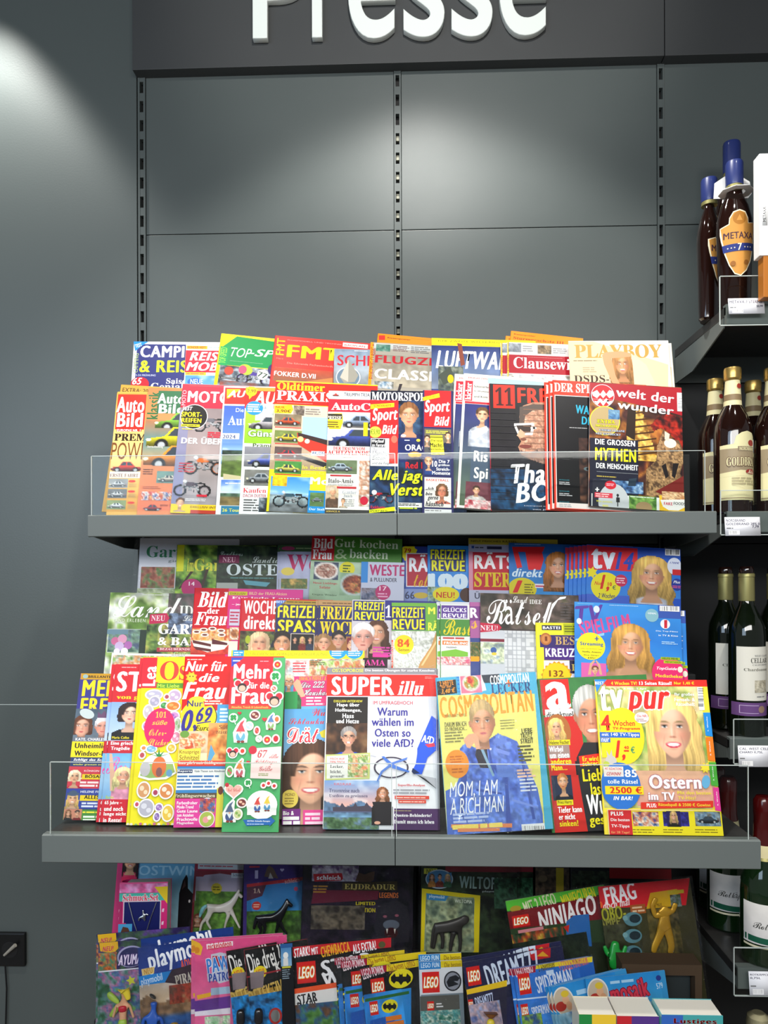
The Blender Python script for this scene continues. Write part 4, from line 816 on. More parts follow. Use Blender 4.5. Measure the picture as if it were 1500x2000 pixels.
m.g([(580,845),(640,862),(738,880),(738,905),(640,905),(582,868)],'#c8382a'); m.g([(582,845),(640,860),(640,870),(582,852)],'#3a2a28'); m.e(587,858,6,6,'#f4c88a'); m.e(600,862,5,5,'#f0e0c0'); m.g([(582,888),(640,905),(640,915),(584,895)],'#2a2a2e'); m.r(608,881,634,891,'#dfe8f4'); m.t('AK:DN',609,882,634,889,'#3a4a7a','b'); m.t('In Bestform',591,909,660,919,'#f4e24a','b'); m.t('zum GTI/E',591,919,660,929,'#f4e24a','b'); m.t('Modern',606,932,700,950,'#fff','k')
m.p(530,930,602,1002,'land',sky='#3a8ad8',sky2='#8ac0ec',hill='#8a9aa0',ground='#6a7074',hz=.6,seed=3); m.p(532,940,606,1002,'moto',cell=1.7,col='#3a5a6a',bg=None,cx=.5,cy=.5,sc=.44,seed=9); m.p(533,930,560,950,'blobs',pal=('#f0c818','#d8a020'),sc=10); m.r(603,958,None,None,'#1e8ad0'); m.p(606,962,632,990,'car',cell=1.5,col='#8a9298',bg='#5a7a4a',cx=.5,cy=.5,sc=.42); m.t('Der Stellas',604,992,640,998,'#e4f0fa','b'); m.done()
m = Mag('classic-car magazine with white serif title on red and a dark blue limousine', (642,763), (838,768), 'A', '#ece8e0')
m.r(None,779,None,804,'#d8283a'); m.r(None,764,637,None,'#d8c8c0'); m.r(644,764,None,778,'#eceae8'); m.p(644,765,668,777,'car',cell=1.5,col='#d0453c',cx=.5,cy=.5,sc=.4); m.t('TRIUMPH TR3A',672,767,722,775,'#2a3048','b'); m.t('AutoClassic',647,786,790,804,'#fff','sk',part='masthead')
m.g([(637,808),(668,807),(671,822),(665,838),(645,840),(636,832)],'#f0d028'); m.r(637,808,668,819,'#2a2620'); m.t('PREISE',638,812,667,820,'#f4ecd0','sk'); m.w(638,822,662,836,3,'#6a5a20'); m.p(670,806,838,842,'car',cell=1.6,col='#8a9cb8',bg='#d8d4d0',cx=.2,cy=.5,sc=.22); m.p(640,838,838,875,'car',cell=1.5,col='#3c4c98',bg='#d6d8d8',cx=.35,cy=.45,sc=.34,ground='#a89a88'); m.r(710,825,718,852,'#f0c818')
m.t('DER TRAUM VOM',651,872,713,880,'#b83038','sk'); m.t('ACHTZYLINDER',640,879,730,890,'#b83038','sk'); m.w(650,892,716,895,1,'#8a7a70'); m.p(638,898,697,926,'car',cell=1.5,col='#a8b8c8',bg='#6a7a5a',cx=.45,cy=.5,sc=.38); m.r(645,927,686,931,'#b83038'); m.t('Italo-Amis',641,934,690,944,'#2a2a30','s'); m.w(640,945,700,950,2,'#999'); m.p(702,900,760,990,'blobs',pal=('#d8d0c8','#b0785a','#f0ece8'),sc=9)
m.p(637,948,660,992,'face',cell=1.5,cx=650,cy=960,r=8,hair='#b8a898',style='short',top='#6a5040',bg='#c8b090',smile=0); m.r(658,950,696,955,'#b83038'); m.t('Günther',669,958,696,965,'#9098a8','s'); m.t('Jauch',671,966,688,972,'#9098a8','s'); m.w(672,974,695,990,4,'#aaa'); m.p(662,970,680,992,'face',cell=1.5,cx=670,cy=979,r=6,hair='#3a2c24',style='short',top='#c8b8a0',smile=0); m.e(711,978,8,9,'#c8203c'); m.r(None,995,None,None,'#3a3a3a'); m.t('SERVICE A',637,997,664,1001,'#d8b850','b'); m.done()
m = Mag('dark motorsport magazine with a racing driver in navy and a red title block', (724,762), (906,766), 'A', '#1e2a44')
m.p(722,762,906,1000,'blobs',pal=('#101828','#24406a','#1a2a4a','#3a5a78'),sc=26,cell=5); m.r(724,None,None,780,'#14182c'); m.t('MOTORSPORT',726,765,842,784,'#fff','ks',part='masthead'); m.p(776,780,880,905,'face',cx=799,cy=812,r=24,hair='#7a5030',skin='#d8a07a',style='short',smile=0,top='#1e2c66',turn=0,sw=2.0,cell=1.9)
m.e(788,851,5,3,'#d8d8e4'); m.e(817,860,4,3,'#e0c840'); m.t('ORACLE',791,868,850,881,'#fff','b'); m.w(790,858,802,862,1,'#c8d0e8'); m.e(810,888,13,6,'#e8a018'); m.e(812,905,17,14,'#181c34'); m.t('Red Bull',792,902,846,916,'#c8202c','k')
m.r(723,781,778,856,'#e02428'); m.g([(722,790),(770,787),(770,795),(722,799)],'#f4d81e'); m.t('SONDERHEFT',730,790,764,795,'#7a2a10','b',rot=2); m.t('Sport',727,796,777,829,'#fff','ki',rot=4,part='masthead'); m.t('Bild',746,830,776,848,'#fff','ki',part='masthead'); m.e(733,844,12,12,'#e8ec4a'); m.t('€5,90',724,838,742,850,'#5a7a1c','b')
m.r(724,856,777,911,'#f0f0f4'); m.r(760,856,777,906,'#d23a34'); m.e(770,858,6,8,'#d8705a'); m.r(725,857,752,874,'#1a1a1e'); m.t('Wechsel',726,858,750,865,'#fff','bi'); m.t('zu Ferrari',726,866,752,873,'#fff','bi'); m.t('Das',728,876,737,882,'#2a2a30','i'); m.t('Hamilton-',727,881,766,891,'#2a2a30','i'); m.t('Beben',727,890,752,899,'#2a2a30','i'); m.t('und die Folgen',727,902,766,909,'#2a2a30','i')
m.t('Alle jagen',727,917,850,946,'#e6f01c','ki',out='#2a3a2a'); m.t('Verstappen',762,944,900,978,'#e6f01c','ki',out='#2a3a2a'); m.p(716,952,770,990,'moto',cell=1.7,col='#c02838',bg=None,cx=.5,cy=.4,sc=.46,seed=5); m.e(731,962,5,5,'#e8ecf0'); m.r(778,982,None,990,'#e8e8e4'); m.w(778,983,822,989,2,'#222',f=.6); m.w(780,990,820,996,1,'#c8d83a'); m.g([(716,996),(770,990),(774,998),(716,1003)],'#e6f01c'); m.t('SPORT BILD',722,996,756,1001,'#3a4a1a','bi'); m.t('Exklusiv',724,988,752,994,'#d8283c','b'); m.done()
m = Mag('narrow sports magazine with red title block above three small picture boxes', (826,762), (885,764), 'A', '#2c2c5c', yaw=4, off=.004)
m.r(829,762,881,835,'#e02428'); m.g([(824,776),(858,768),(859,776),(826,783)],'#f4d81e'); m.t('GROSSE NR. 1',830,772,852,778,'#a08a10','b',rot=8); m.t('Sport',829,780,879,813,'#fff','ki',rot=4,part='masthead'); m.t('Bild',848,813,878,832,'#fff','ki',part='masthead')
m.r(829,837,881,889,'#6a6454'); m.p(829,845,846,888,'face',cell=1.4,cx=834,cy=858,r=8,hair='#3a2a20',style='short',top='#5a5c60'); m.p(866,842,882,888,'face',cell=1.4,cx=875,cy=852,r=8,hair='#3a2a20',style='short',top='#1e2848'); m.w(832,840,876,848,2,'#e8e848'); m.g([(840,850),(864,850),(868,888),(842,888)],'#f0e838'); m.w(840,851,866,857,1,'#7a7a20'); m.t('Macht-',840,865,866,874,'#2a2a14','k'); m.t('Verteilung',836,875,872,881,'#2a2a14','b'); m.t('beim BVB',845,883,866,888,'#5a5a20','b'); m.t('Die neue',842,858,864,863,'#3a3a18','b')
m.r(829,891,881,929,'#303a66'); m.p(829,892,850,928,'face',cell=1.5,cx=837,cy=902,r=10,hair='#a87848',style='short',top='#2a4688'); m.t('10',844,900,854,912,'#fff','k'); m.t('Die 7',857,898,878,905,'#fff','b'); m.t('größten',856,906,878,912,'#fff','b'); m.t('Streich-',852,913,879,920,'#fff','b'); m.t('Momente',844,920,879,928,'#fff','b')
m.r(829,932,881,992,'#e2ddd8'); m.t('BASKETBALL',832,935,877,941,'#d03a34','b'); m.p(850,943,882,985,'face',cell=1.5,cx=863,cy=959,r=13,hair='#6a4a34',skin='#d8886a',style='bob',top='#e07a68',smile=0); m.t('„Ich',831,951,847,958,'#26262e','ki'); m.t('bin',831,961,844,968,'#26262e','ki'); m.t('gerne',835,970,856,979,'#26262e','ki'); m.t('hässlich“',831,979,872,990,'#26262e','ki'); m.r(829,994,881,None,'#d8dadc'); m.w(830,995,862,1000,1,'#888'); m.done()
m = Mag('football magazine with vertical red name tag, front copy in the upper shelf', (906,729), (1074,742), 'A', '#ece8dc', yaw=3, T=.004, off=-.005)
m.r(909,743,922,783,'#d8283a'); m.t('kicker',910,747,920,781,'#fff','ks',rot=90,part='masthead'); m.t('EM-PLAY-OFFS',915,736,952,742,'#c83a4c','b'); m.r(953,738,None,745,'#a4c0c8'); m.t('Das Team, Thema … und mehr als eine Frage',960,739,1060,746,'#3a6a78','b'); m.w(925,748,950,750,1,'#888'); m.t('Schlotterbeck',926,752,960,759,'#3a3a3e','b'); m.t('in Wolfsburg',926,762,960,768,'#3a3a3e','b'); m.t('und Köln',926,772,952,778,'#3a3a3e','b'); m.r(908,783,None,787,'#d02a3a')
m.p(908,788,1070,1000,'grad',a='#2c3070',b='#4a5a6a',c='#5a6a50',tex=.25,cell=4,sc=30); m.p(918,792,960,875,'face',cell=1.6,cx=941,cy=810,r=15,hair='#5a4028',style='short',top='#c4ccd8',smile=0,sw=1.7); m.g([(920,842),(950,832),(955,840),(926,860)],'#d0d6e0'); m.r(921,872,None,1000,'#4a5a6e'); m.t('Ris',926,880,952,903,'#f4f0e4','k'); m.t('Spi',926,912,952,943,'#f4f0e4','k')
m.p(910,940,960,998,'face',cell=1.6,cx=930,cy=957,r=8,hair='#3a2a20',style='short',top='#e8e0dc',sw=2.4,bg='#6a3a44'); m.p(908,975,960,1000,'blobs',pal=('#b83040','#e8e4e0','#c86a70'),sc=9); m.done(copies=1,du=-.0205,clabel='left copy of the football magazine, showing only its name tag edge',group='football magazines with vertical red tag')
m = Mag('black football magazine with red title and brick textured profile of a man', (955,749), (1150,756), 'A', '#16151a', spine='#b02a3a', off=.003)
m.p(957,750,1150,1000,'grad',a='#17161a',b='#1c1a1e',c='#1a2230',tex=.5,cell=4,sc=14); m.r(963,751,1006,798,'#e82a18'); m.t('11',967,756,1002,793,'#3a0f10','sk',part='masthead'); m.t('FREUNDE',1010,757,1180,793,'#f0341c','k',part='masthead')
m.g([(1016,800),(1022,792),(1040,786),(1150,786),(1150,925),(1062,905),(1038,898),(1018,888),(1012,873),(1018,862),(1010,850),(1018,835),(1014,815)],'#b88468'); m.p(1008,786,1150,912,'blobs',cell=1.8,pal=('#8a5c46','#c8977a','#a87860','#d8ac90'),sc=9,seed=5,mask=[(1016,800),(1022,792),(1040,786),(1150,786),(1150,925),(1062,908),(1038,900),(1020,890),(1014,876),(1020,864),(1009,852),(1018,835),(1014,815)]); m.g([(1015,795),(1040,790),(1074,790),(1074,800),(1040,802),(1026,812),(1022,835),(1014,828)],'#5a4c44')
m.g([(1004,827),(1042,826),(1044,832),(1040,850),(1012,850),(1004,832)],'#ece8e2'); m.g([(1008,831),(1038,830),(1036,845),(1015,846)],'#3a2e2a'); m.e(1042,836,6,3,'#e8dcd0'); m.e(1043,836,2.5,2.5,'#22262a'); m.e(1026,872,12,4,'#7a3c34'); m.p(1012,874,1110,918,'blobs',cell=1.8,pal=('#6a5048','#a08070','#4a3c38'),sc=5,mask=[(1015,878),(1036,884),(1052,872),(1074,850),(1110,850),(1110,918),(1060,908),(1030,898),(1016,888)]); m.g([(1009,851),(1016,838),(1026,846),(1022,858)],'#d8a888'); m.e(1022,858,6,3,'#7a4a3a')
for i in range(9): m.r(1022,800+i*11,1080,800.8+i*11,'#8a6450')
m.p(957,915,1150,1000,'blobs',pal=('#141a2a','#1c3a5c','#20507a','#182030'),sc=20,cell=4); m.t('Thanks',998,903,1130,945,'#fff','ki',rot=4); m.t('BOSS',1004,938,1130,981,'#fff','ki',rot=6); m.t('Liverpool nimmt Abschied',1024,987,1120,992,'#dde','b'); m.t('von Jürgen Klopp',1040,994,1120,999,'#dde','b')
for i in range(14): m.r(958,806+i*13,1008,806.7+i*13,'#2c2a30')
m.done()
m = Mag('red-framed news magazine with a black cover and cyan words, front copy', (1079,742), (1262,752), 'A', '#e5402e', T=.0028, off=.010)
m.t('DER SPIEGEL',1082,747,1200,771,'#fbeee6','sk',part='masthead'); m.r(1083,771,None,991,'#e8dcd8'); m.p(1084.5,772.5,1262,990,'grad',a='#101014',b='#0c0c10',c='#241a18',vert=0,tex=.2,cell=4); m.t('WAS',1124,791,1158,810,'#2aa8c8','k',rot=-3); m.t('DER',1136,814,1166,831,'#2aa8c8','k',rot=-3); m.w(1112,834,1150,838,1,'#ccc'); m.p(1130,855,1200,985,'blobs',pal=('#141014','#4a3028','#1a1214','#6a4634'),sc=30); m.e(1148,916,8,4,'#5a6a70'); m.e(1148,916,3,3,'#111')
for y in (938,960,981): m.t('DEUTSCHLAND',1092,y-2,1112,y+1,'#3a8a9a','b'); m.w(1092,y+2,1118,y+10,2,'#b8b8bc')
m.done(copies=2,du=-.0085,dv=.001,clabel='red framed black news magazine tucked left',group='red-framed news magazines')
m = Mag('science magazine with round red emblem, burning tower and bronze helmet', (1152,746), (1331,757), 'A', '#4a1c1c', yaw=1, off=.015, T=.006, spine='#d8dce0')
m.p(1152,746,1335,1004,'blobs',pal=('#2a1418','#6a3020','#a8682c','#3a1c1c','#4a2a20'),sc=40,cell=3); m.g([(1152,747),(1335,758),(1335,812),(1290,800),(1152,770)],'#a81c28')
m.p(1200,790,1300,910,'blobs',pal=('#6a4418','#d8a03c','#f0c868','#8a5c24'),sc=13,seed=3,mask=[(1240,797),(1256,797),(1262,815),(1272,850),(1288,905),(1206,905),(1222,860)])
for i in range(7): m.g([(1236-i*3,806+i*14),(1262+i*5,803+i*13),(1262+i*5,806+i*13),(1236-i*3,809+i*14)],'#4a2a10')
m.g([(1226,800),(1242,798),(1240,860),(1222,850)],'#2c1c12'); m.p(1262,800,1345,900,'blobs',pal=('#5a1014','#b82c1c','#7a1c18','#2a1010'),sc=12,seed=8,mask=[(1268,832),(1285,812),(1310,804),(1338,812),(1340,880),(1326,872),(1308,848),(1292,838),(1276,846)])
m.g([(1296,838),(1304,858),(1326,860),(1340,880),(1336,905),(1328,925),(1338,940),(1330,960),(1316,970),(1300,985),(1266,990),(1260,965),(1262,920),(1282,900),(1284,870)],'#6a4c34'); m.p(1256,836,1342,992,'blobs',cell=2,pal=('#4a3426','#8f6c48','#c49a6a','#5a4230'),sc=8,seed=4,mask=[(1296,838),(1304,858),(1326,860),(1340,880),(1336,905),(1328,925),(1338,940),(1330,960),(1300,985),(1266,990),(1260,965),(1262,920),(1282,900),(1284,870)])
m.e(1309,866,12,10,'#e8dccb'); m.g([(1298,842),(1308,848),(1306,862),(1298,858)],'#d8ccb8'); m.g([(1300,905),(1306,930),(1300,935),(1292,910)],'#1c1416'); m.g([(1314,905),(1326,905),(1318,935),(1312,930)],'#1c1416'); m.g([(1280,960),(1340,930),(1348,975),(1300,970)],'#7a2420')
m.e(1177,773,23,25,'#c8ccd0'); m.e(1177,773,21.5,23.5,'#c8242c'); m.g([(1156,767),(1166,762),(1172,770),(1178,762),(1184,770),(1190,762),(1198,765),(1198,773),(1190,778),(1184,771),(1178,778),(1172,771),(1166,778),(1158,773)],'#f0ecec'); m.r(1156,779,1198,782,'#f0ecec'); m.g([(1160,783),(1166,792),(1172,785),(1178,793),(1184,785),(1190,792),(1196,783),(1190,784),(1184,778),(1178,784),(1172,778),(1166,784)],'#f0ecec')
m.t('welt der',1203,760,1317,785,'#fff','b',rot=-4,part='masthead'); m.t('wunder',1206,785,1316,808,'#fff','b',rot=-4,part='masthead'); m.bar(1322,767,1334,804,True)
m.e(1181,822,30,32,'#e8d43c'); m.e(1181,822,28,30,'#b8a070'); m.p(1188,800,1210,820,'blobs',pal=('#3a6a9a','#7aa0b8'),sc=7); m.t('EXTRA',1166,819,1201,828,'#f6ec1c','sk',out='#2a2418'); m.t('MEGA-POSTER',1163,829,1206,836,'#f6ec1c','sk',out='#2a2418'); m.t('UNSERE OZEANE',1170,838,1220,845,'#c8d4e8','s',out='#202840'); m.t('NEU ENTDECKT',1163,845,1212,852,'#c8d4e8','s',out='#202840')
m.r(1152,855,1245,None,'#1a1c30'); m.t('DIE GROSSEN',1162,857,1240,873,'#fff','k'); m.t('MYTHEN',1162,874,1242,904,'#f4ec1c','k'); m.t('DER MENSCHHEIT',1164,904,1246,920,'#fff','k'); m.w(1165,921,1248,927,1,'#b0b4b8',f=.8); m.w(1165,929,1205,934,1,'#c0a848',f=.8)
m.p(1160,936,1256,966,'blobs',pal=('#1c2c50','#4a74a8','#b8d4ec','#24406a'),sc=14); m.g([(1228,936),(1243,934),(1241,950),(1226,950)],'#2a3a4a'); m.r(1155,964,None,None,'#e8ecea'); m.r(1157,936,1196,None,'#2a2c3a'); m.e(1198,982,30,40,'#c8ccd0'); m.r(1205,970,1207,990,'#2a2c30'); m.e(1206,968,2.5,3,'#2a2c30'); m.r(1203,972,1210,982,'#2a2c30'); m.t('+',1162,952,1170,961,'#fff','k'); m.e(1192,948,11,9,'#d82a38'); m.w(1184,944,1200,951,2,'#fbc'); m.r(1161,962,1196,974,'#d83a4c'); m.w(1163,963,1192,973,2,'#fcc'); m.t('Was passiert,',1164,977,1196,984,'#e8e24a','b'); m.t('wenn…',1176,986,1192,992,'#e8e24a','b')
m.p(1228,968,1282,1003,'blobs',pal=('#5a8a3c','#8ab45a','#3a6a2c'),sc=12); m.e(1257,992,16,12,'#a88c64'); m.w(1230,969,1278,975,1,'#f0f4ec'); m.r(1287,968,None,None,'#f0c030'); m.p(1292,960,1336,982,'blobs',pal=('#c88a5a','#f0d0a4','#a86a44'),sc=5); m.g([(1289,977),(1345,977),(1338,992),(1324,998),(1305,997),(1294,990)],'#f4f2ee'); m.t('FAKE',1296,981,1313,988,'#d83a5a','k'); m.t('FOODS',1315,981,1338,988,'#3a3a40','b'); m.done()

# ================================================================ middle shelf, back row under the upper shelf
m = Mag('garden magazine sealed in glossy plastic, far left under the upper shelf', (273,1051), (467,1053), 'C', '#dfe0ea', T=.008)
m.t('Gartenzeit',287,1066,440,1090,'#2c8a5c','s',part='masthead'); m.t('gärtnern',329,1093,378,1100,'#3a5a5a'); m.p(276,1107,340,1149,'blobs',pal=('#7a3a2c','#b8705a','#5c8a4a','#8a4a3c'),sc=12); m.p(268,1149,466,1300,'blobs',pal=('#8aa070','#c8d0b0','#5a7a4a'),sc=16,cell=4); m.done(bag=.004)
m = Mag('leafy green garden magazine with a yellow spine strip and a magenta disc', (346,1064), (540,1066), 'C', '#4a6a2a')
m.p(345,1064,540,1300,'blobs',pal=('#1e3a14','#6a9a34','#9ab84a','#3c5c22'),sc=20,cell=3,seed=4); m.r(347,1064,358,1116,'#d8d81e'); m.t('Im',366,1091,378,1116,'#d8d83a','s'); m.t('Garten',380,1091,470,1116,'#d8d83a','s',part='masthead'); m.g([(372,1116),(378,1116),(352,1150),(348,1150)],'#3a2a1c'); m.g([(402,1112),(408,1112),(396,1150),(391,1150)],'#3a2a1c'); m.e(374,1148,20,18,'#b8246c'); m.t('14',369,1136,380,1144,'#f4e4ec','b'); m.done()
m = Mag('dark garden Easter magazine with a crimson NEU box and pale serif title', (425,1066), (620,1068), 'C', '#26352a')
m.p(424,1066,620,1300,'blobs',pal=('#141f18','#2e4430','#1c2a22','#46583c'),sc=22,cell=3,seed=7); m.t('Landhaus',430,1077,474,1086,'#b8c8c0','c'); m.r(428,1084,467,1100,'#7a1a4a'); m.t('NEU',435,1088,460,1098,'#e8b8cc','s'); m.t('Landidee',493,1087,560,1100,'#c8d4d0','c'); m.t('OSTERN',443,1101,600,1125,'#d4e2e4','s',part='masthead'); m.g([(475,1133),(528,1138),(520,1146),(480,1142)],'#5aa0b0'); m.w(450,1127,535,1131,1,'#5a9a9c'); m.r(423,1138,464,1150,'#a8b0a8'); m.done()
m = Mag('pale lilac home magazine with a large magenta serif W', (547,1064), (745,1066), 'C', '#aab4d0', spine='#8fb8a0')
m.r(None,None,None,1077,'#3c5c3c'); m.e(563,1071,13,4,'#a83c6a'); m.w(578,1069,640,1073,1,'#9ab080'); m.p(546,1077,745,1300,'grad',a='#b8bcdc',b='#a8b0c8',c='#7c9a7c',tex=.15,cell=4); m.t('Wohnen',561,1083,720,1117,'#b81e60','s',part='masthead'); m.e(562,1116,13,8,'#e0cc5a'); m.p(549,1130,600,1150,'blobs',pal=('#8a7a3a','#4a6a3a','#c8a45a'),sc=10); m.done(copies=1,du=-.006,clabel='copy of the pale lilac home magazine behind it, a green spine sliver at left',group='pale lilac home magazines')
m = Mag('cookery magazine with a small red block beside a wide green title band', (610,1046), (786,1053), 'C', '#b8ccb8', off=.006, yaw=2)
m.r(None,None,None,1095,'#4c8a34'); m.r(None,None,652,1095,'#c8202c'); m.t('Bild',613,1051,650,1072,'#fff','sk',part='masthead'); m.t('der',626,1070,638,1076,'#fff','b'); m.t('Frau',611,1073,648,1093,'#fff','sk',part='masthead'); m.t('Gut kochen',654,1052,778,1073,'#d8e8cc','s'); m.t('&',655,1072,678,1092,'#b0cc9c','s'); m.t('backen',683,1072,758,1093,'#d8e8cc','s')
m.p(607,1096,786,1290,'grad',a='#b4ccb0',b='#8cb08c',c='#a0bc98',tex=.15,cell=4); m.p(614,1097,660,1133,'food',pal=('#6a3a2a','#d8b8a8','#8a4a3a','#e8dccc'),rx=.5,bg='#3a4a64'); m.e(678,1111,15,14,'#e0d81e'); m.w(670,1102,687,1119,3,'#3a5a1c'); m.t('Neue Lieblings-',612,1136,660,1143,'#b82838','b'); m.t('Salate',624,1144,645,1150,'#b82838','b'); m.p(665,1118,720,1165,'food',pal=('#a84a2c','#6a2a1c','#c87a4a','#5c8a34'),plate='#b8ccc8',rx=.5,bg='#8cae8c'); m.t('Gegen Winter',610,1159,658,1165,'#3a5a3a','s'); m.done()
m = Mag('knitting magazine with magenta title and a bright blue spine strip', (706,1097), (790,1099), 'C', '#c4cade', off=.013, yaw=2)
m.r(706,1097,718,1138,'#2a8ad8'); m.t('WESTEN',722,1102,806,1126,'#b8246c','kb',part='masthead'); m.t('& PULLUNDER',723,1128,775,1137,'#2a2a44','b'); m.p(706,1148,740,1175,'blobs',pal=('#3a4a6a','#8a8aa0','#6a5a5a'),sc=9); m.e(748,1157,15,15,'#b8246c'); m.t('17',741,1145,755,1154,'#f8d8e8','b'); m.w(738,1157,758,1168,2,'#e8a8c8'); m.done()
m = Mag('blue puzzle magazine with a jagged yellow star and white title on red', (786,1067), (980,1069), 'C', '#3054b0')
m.p(785,1067,980,1140,'grad',a='#2c3c90',b='#3a5ac0',tex=.05,cell=5); m.star(798,1079,18,11,'#e8d81e',.82); m.t('79',789,1071,803,1080,'#b82c20','k'); m.r(793,1080,None,1146,'#e8e4e8'); m.r(795,1082,None,1144,'#b0203a'); m.t('RÄTSEL',799,1083,900,1118,'#e8ecf4','k',part='masthead'); m.t('total',808,1122,860,1146,'#e0b020','c'); m.r(785,1150,None,None,'#8094c8'); m.t('66',791,1155,810,1170,'#26345c','b'); m.e(822,1163,14,6,'#c8b040'); m.done()
m = Mag('azure puzzle magazine with yellow block title, a white 100 and a yellow NEU disc', (835,1065), (1030,1068), 'C', '#2a86d8')
m.r(840,1072,910,1117,'#26346c'); m.t('FREIZEIT',841,1073,908,1093,'#e8e41e','kb',part='masthead'); m.t('REVUE',843,1094,908,1116,'#e8e41e','kb',part='masthead'); m.t('100',838,1121,912,1150,'#d8ecf8','kb',out='#d8ecf8'); m.p(834,1146,870,1180,'blobs',pal=('#4a8aa8','#a8c0a8','#3a5a3a'),sc=8); m.e(871,1161,26,15,'#e8dc1e'); m.t('NEU!',852,1156,888,1168,'#c82c1c','b'); m.e(912,1162,14,14,'#4a3028'); m.done()
m = Mag('tall puzzle magazine with faded yellow top strip and red title block', (915,1051), (1089,1054), 'C', '#c4b4d0', off=.003)
m.r(None,None,None,1063,'#b8a83a'); m.t('NEU! FRISCHES RÄTSEL',920,1054,1010,1060,'#4a4218','b'); m.r(None,1063,None,1077,'#a8aac8'); m.r(921,1066,926,1071,'#2a4a9a'); m.r(951,1067,980,1073,'#26284a'); m.w(928,1067,950,1072,1,'#445'); m.r(915,1078,None,1152,'#c02034'); m.t('RÄTSEL',926,1078,1040,1113,'#f0eef0','k',part='masthead'); m.t('STERNE',926,1117,1040,1148,'#e0c41e','sk',part='masthead'); m.r(915,1077,924,1152,'#d890a8'); m.r(914,1153,None,None,'#b8bcd4'); m.t('Über',927,1155,960,1170,'#26284a','b'); m.done()
m = Mag('programme magazine with giant red initials over blue and a woman with long auburn hair', (994,1060), (1190,1066), 'C', '#2a78c8', off=.003)
m.p(994,1060,1190,1170,'grad',a='#1e5aa8',b='#3a94d8',tex=.1,cell=5); m.w(1005,1062,1060,1065,1,'#c8dcf0'); m.g([(1000,1068),(1064,1068),(1060,1078),(1044,1078),(1050,1113),(1032,1113),(1026,1078),(1012,1078),(1020,1108),(1010,1110)],'#d82028',); m.g([(1040,1068),(1056,1068),(1062,1092),(1056,1113),(1046,1113)],'#d82028'); m.t('direkt',1000,1110,1060,1128,'#d8ecf8','ki',part='masthead')
m.e(1020,1150,28,22,'#d8cc2a'); m.t('1',1001,1133,1021,1158,'#d82828','ki'); m.w(1024,1139,1044,1160,4,'#7a7420'); m.r(1045,1140,1072,1149,'#e8e0e8'); m.w(1046,1142,1071,1148,1,'#c83a5a'); m.p(1060,1066,1112,1162,'face',cx=1090,cy=1105,r=24,hair='#a86a34',skin='#d8a484',style='long',hw=1.15,hl=2.3,turn=0,cell=1.8); m.done()
m = Mag('programme magazine with title on red and smiling blond woman, front of its fan', (1146,1063), (1329,1073), 'C', '#2458c8', yaw=1, T=.0025, off=.026)
m.p(1146,1064,1329,1170,'grad',a='#2446a8',b='#2a74d8',c='#3a8ae0',tex=.08,cell=5); m.r(1149,1066,1245,1117,'#d82434'); m.g([(1144,1064),(1166,1066),(1146,1078)],'#c8304a'); m.t('tv',1155,1070,1202,1113,'#e8f0fc','k',part='masthead'); m.t('14',1202,1077,1238,1114,'#2444b0','ki',part='masthead'); m.w(1170,1064,1240,1067,1,'#a8c4f0')
m.star(1156,1118,12,7,'#f0e01e',.6); m.e(1183,1145,29,28,'#f0e424'); m.t('Nur',1161,1135,1176,1143,'#d8482c','bi'); m.t('1,',1172,1122,1190,1156,'#d82a20','ki'); m.t('10',1187,1137,1195,1145,'#d82a20','k'); m.t('€',1196,1143,1203,1152,'#3a6a5a','b'); m.t('2 Wochen',1168,1158,1201,1169,'#26306a','bi'); m.e(1213,1134,12,12,'#c82c54'); m.w(1204,1127,1222,1141,3,'#f8c8d8')
m.p(1205,1066,1345,1185,'face',cx=1273,cy=1122,r=33,hair='#d8b060',skin='#e0aa86',style='long',hw=1.2,hl=2.3,top='#d8dce8',sw=1.7,cell=1.9); m.bar(1299,1072,1328,1086); m.e(1317,1106,14,17,'#dfe6f6'); m.t('1700€',1308,1097,1327,1102,'#3a4aa0','bi'); m.r(1313,1112,1330,1124,'#d02a30'); m.e(1322,1142,11,12,'#2a3c9c'); m.t('Plus',1315,1134,1328,1140,'#fff','bi'); m.w(1313,1143,1332,1150,2,'#e05a8a')
m.done(copies=5,du=-.0088,dv=.0008,clabel='fanned blond woman programme magazine edge',group='fanned programme magazines in the back row')

# ---------------------------------------------------------------- middle shelf, middle row
m = Mag('garden lifestyle magazine with looping white script title over soft green foliage', (216,1157), (410,1160), 'D', '#8fa86c', T=.006)
m.p(210,1157,410,1330,'blobs',pal=('#5c8034','#b4c888','#d8dcd8','#86a850','#7a9a5a'),sc=34,cell=3,seed=5); m.p(330,1158,410,1200,'blobs',pal=('#3a4438','#6a5a5c','#58605a'),sc=20); m.t('Land',224,1163,352,1207,'#f4f6f0','c',part='masthead'); m.t('IDEE',351,1183,410,1205,'#e8ece4','s'); m.w(278,1160,345,1164,1,'#e0e4dc'); m.t('LAND ERLEBEN UND LIEBEN',221,1208,340,1216,'#e8f0d8','x')
m.r(212,1228,272,1275,'#c4ccc8'); m.p(213,1229,271,1274,'blobs',pal=('#3a5a4c','#7a9a84','#5a6a8a'),sc=14); m.r(208,1229,250,1239,'#6a8a9a')
for a_ in ((225,1252,8,'#c86a94'),(239,1248,9,'#d898b8'),(233,1262,9,'#c8b0d8'),(250,1260,8,'#b06ab0'),(243,1272,7,'#e8e4e8'),(228,1272,6,'#e0d8e8')): m.e(a_[0],a_[1],a_[2],a_[2],a_[3])
m.r(274,1230,None,None,'#26382c'); m.done()
m = Mag('dark garden design magazine with a pink NEU box and bold white serif capitals', (289,1197), (480,1200), 'D', '#2c3a2c', off=.004)
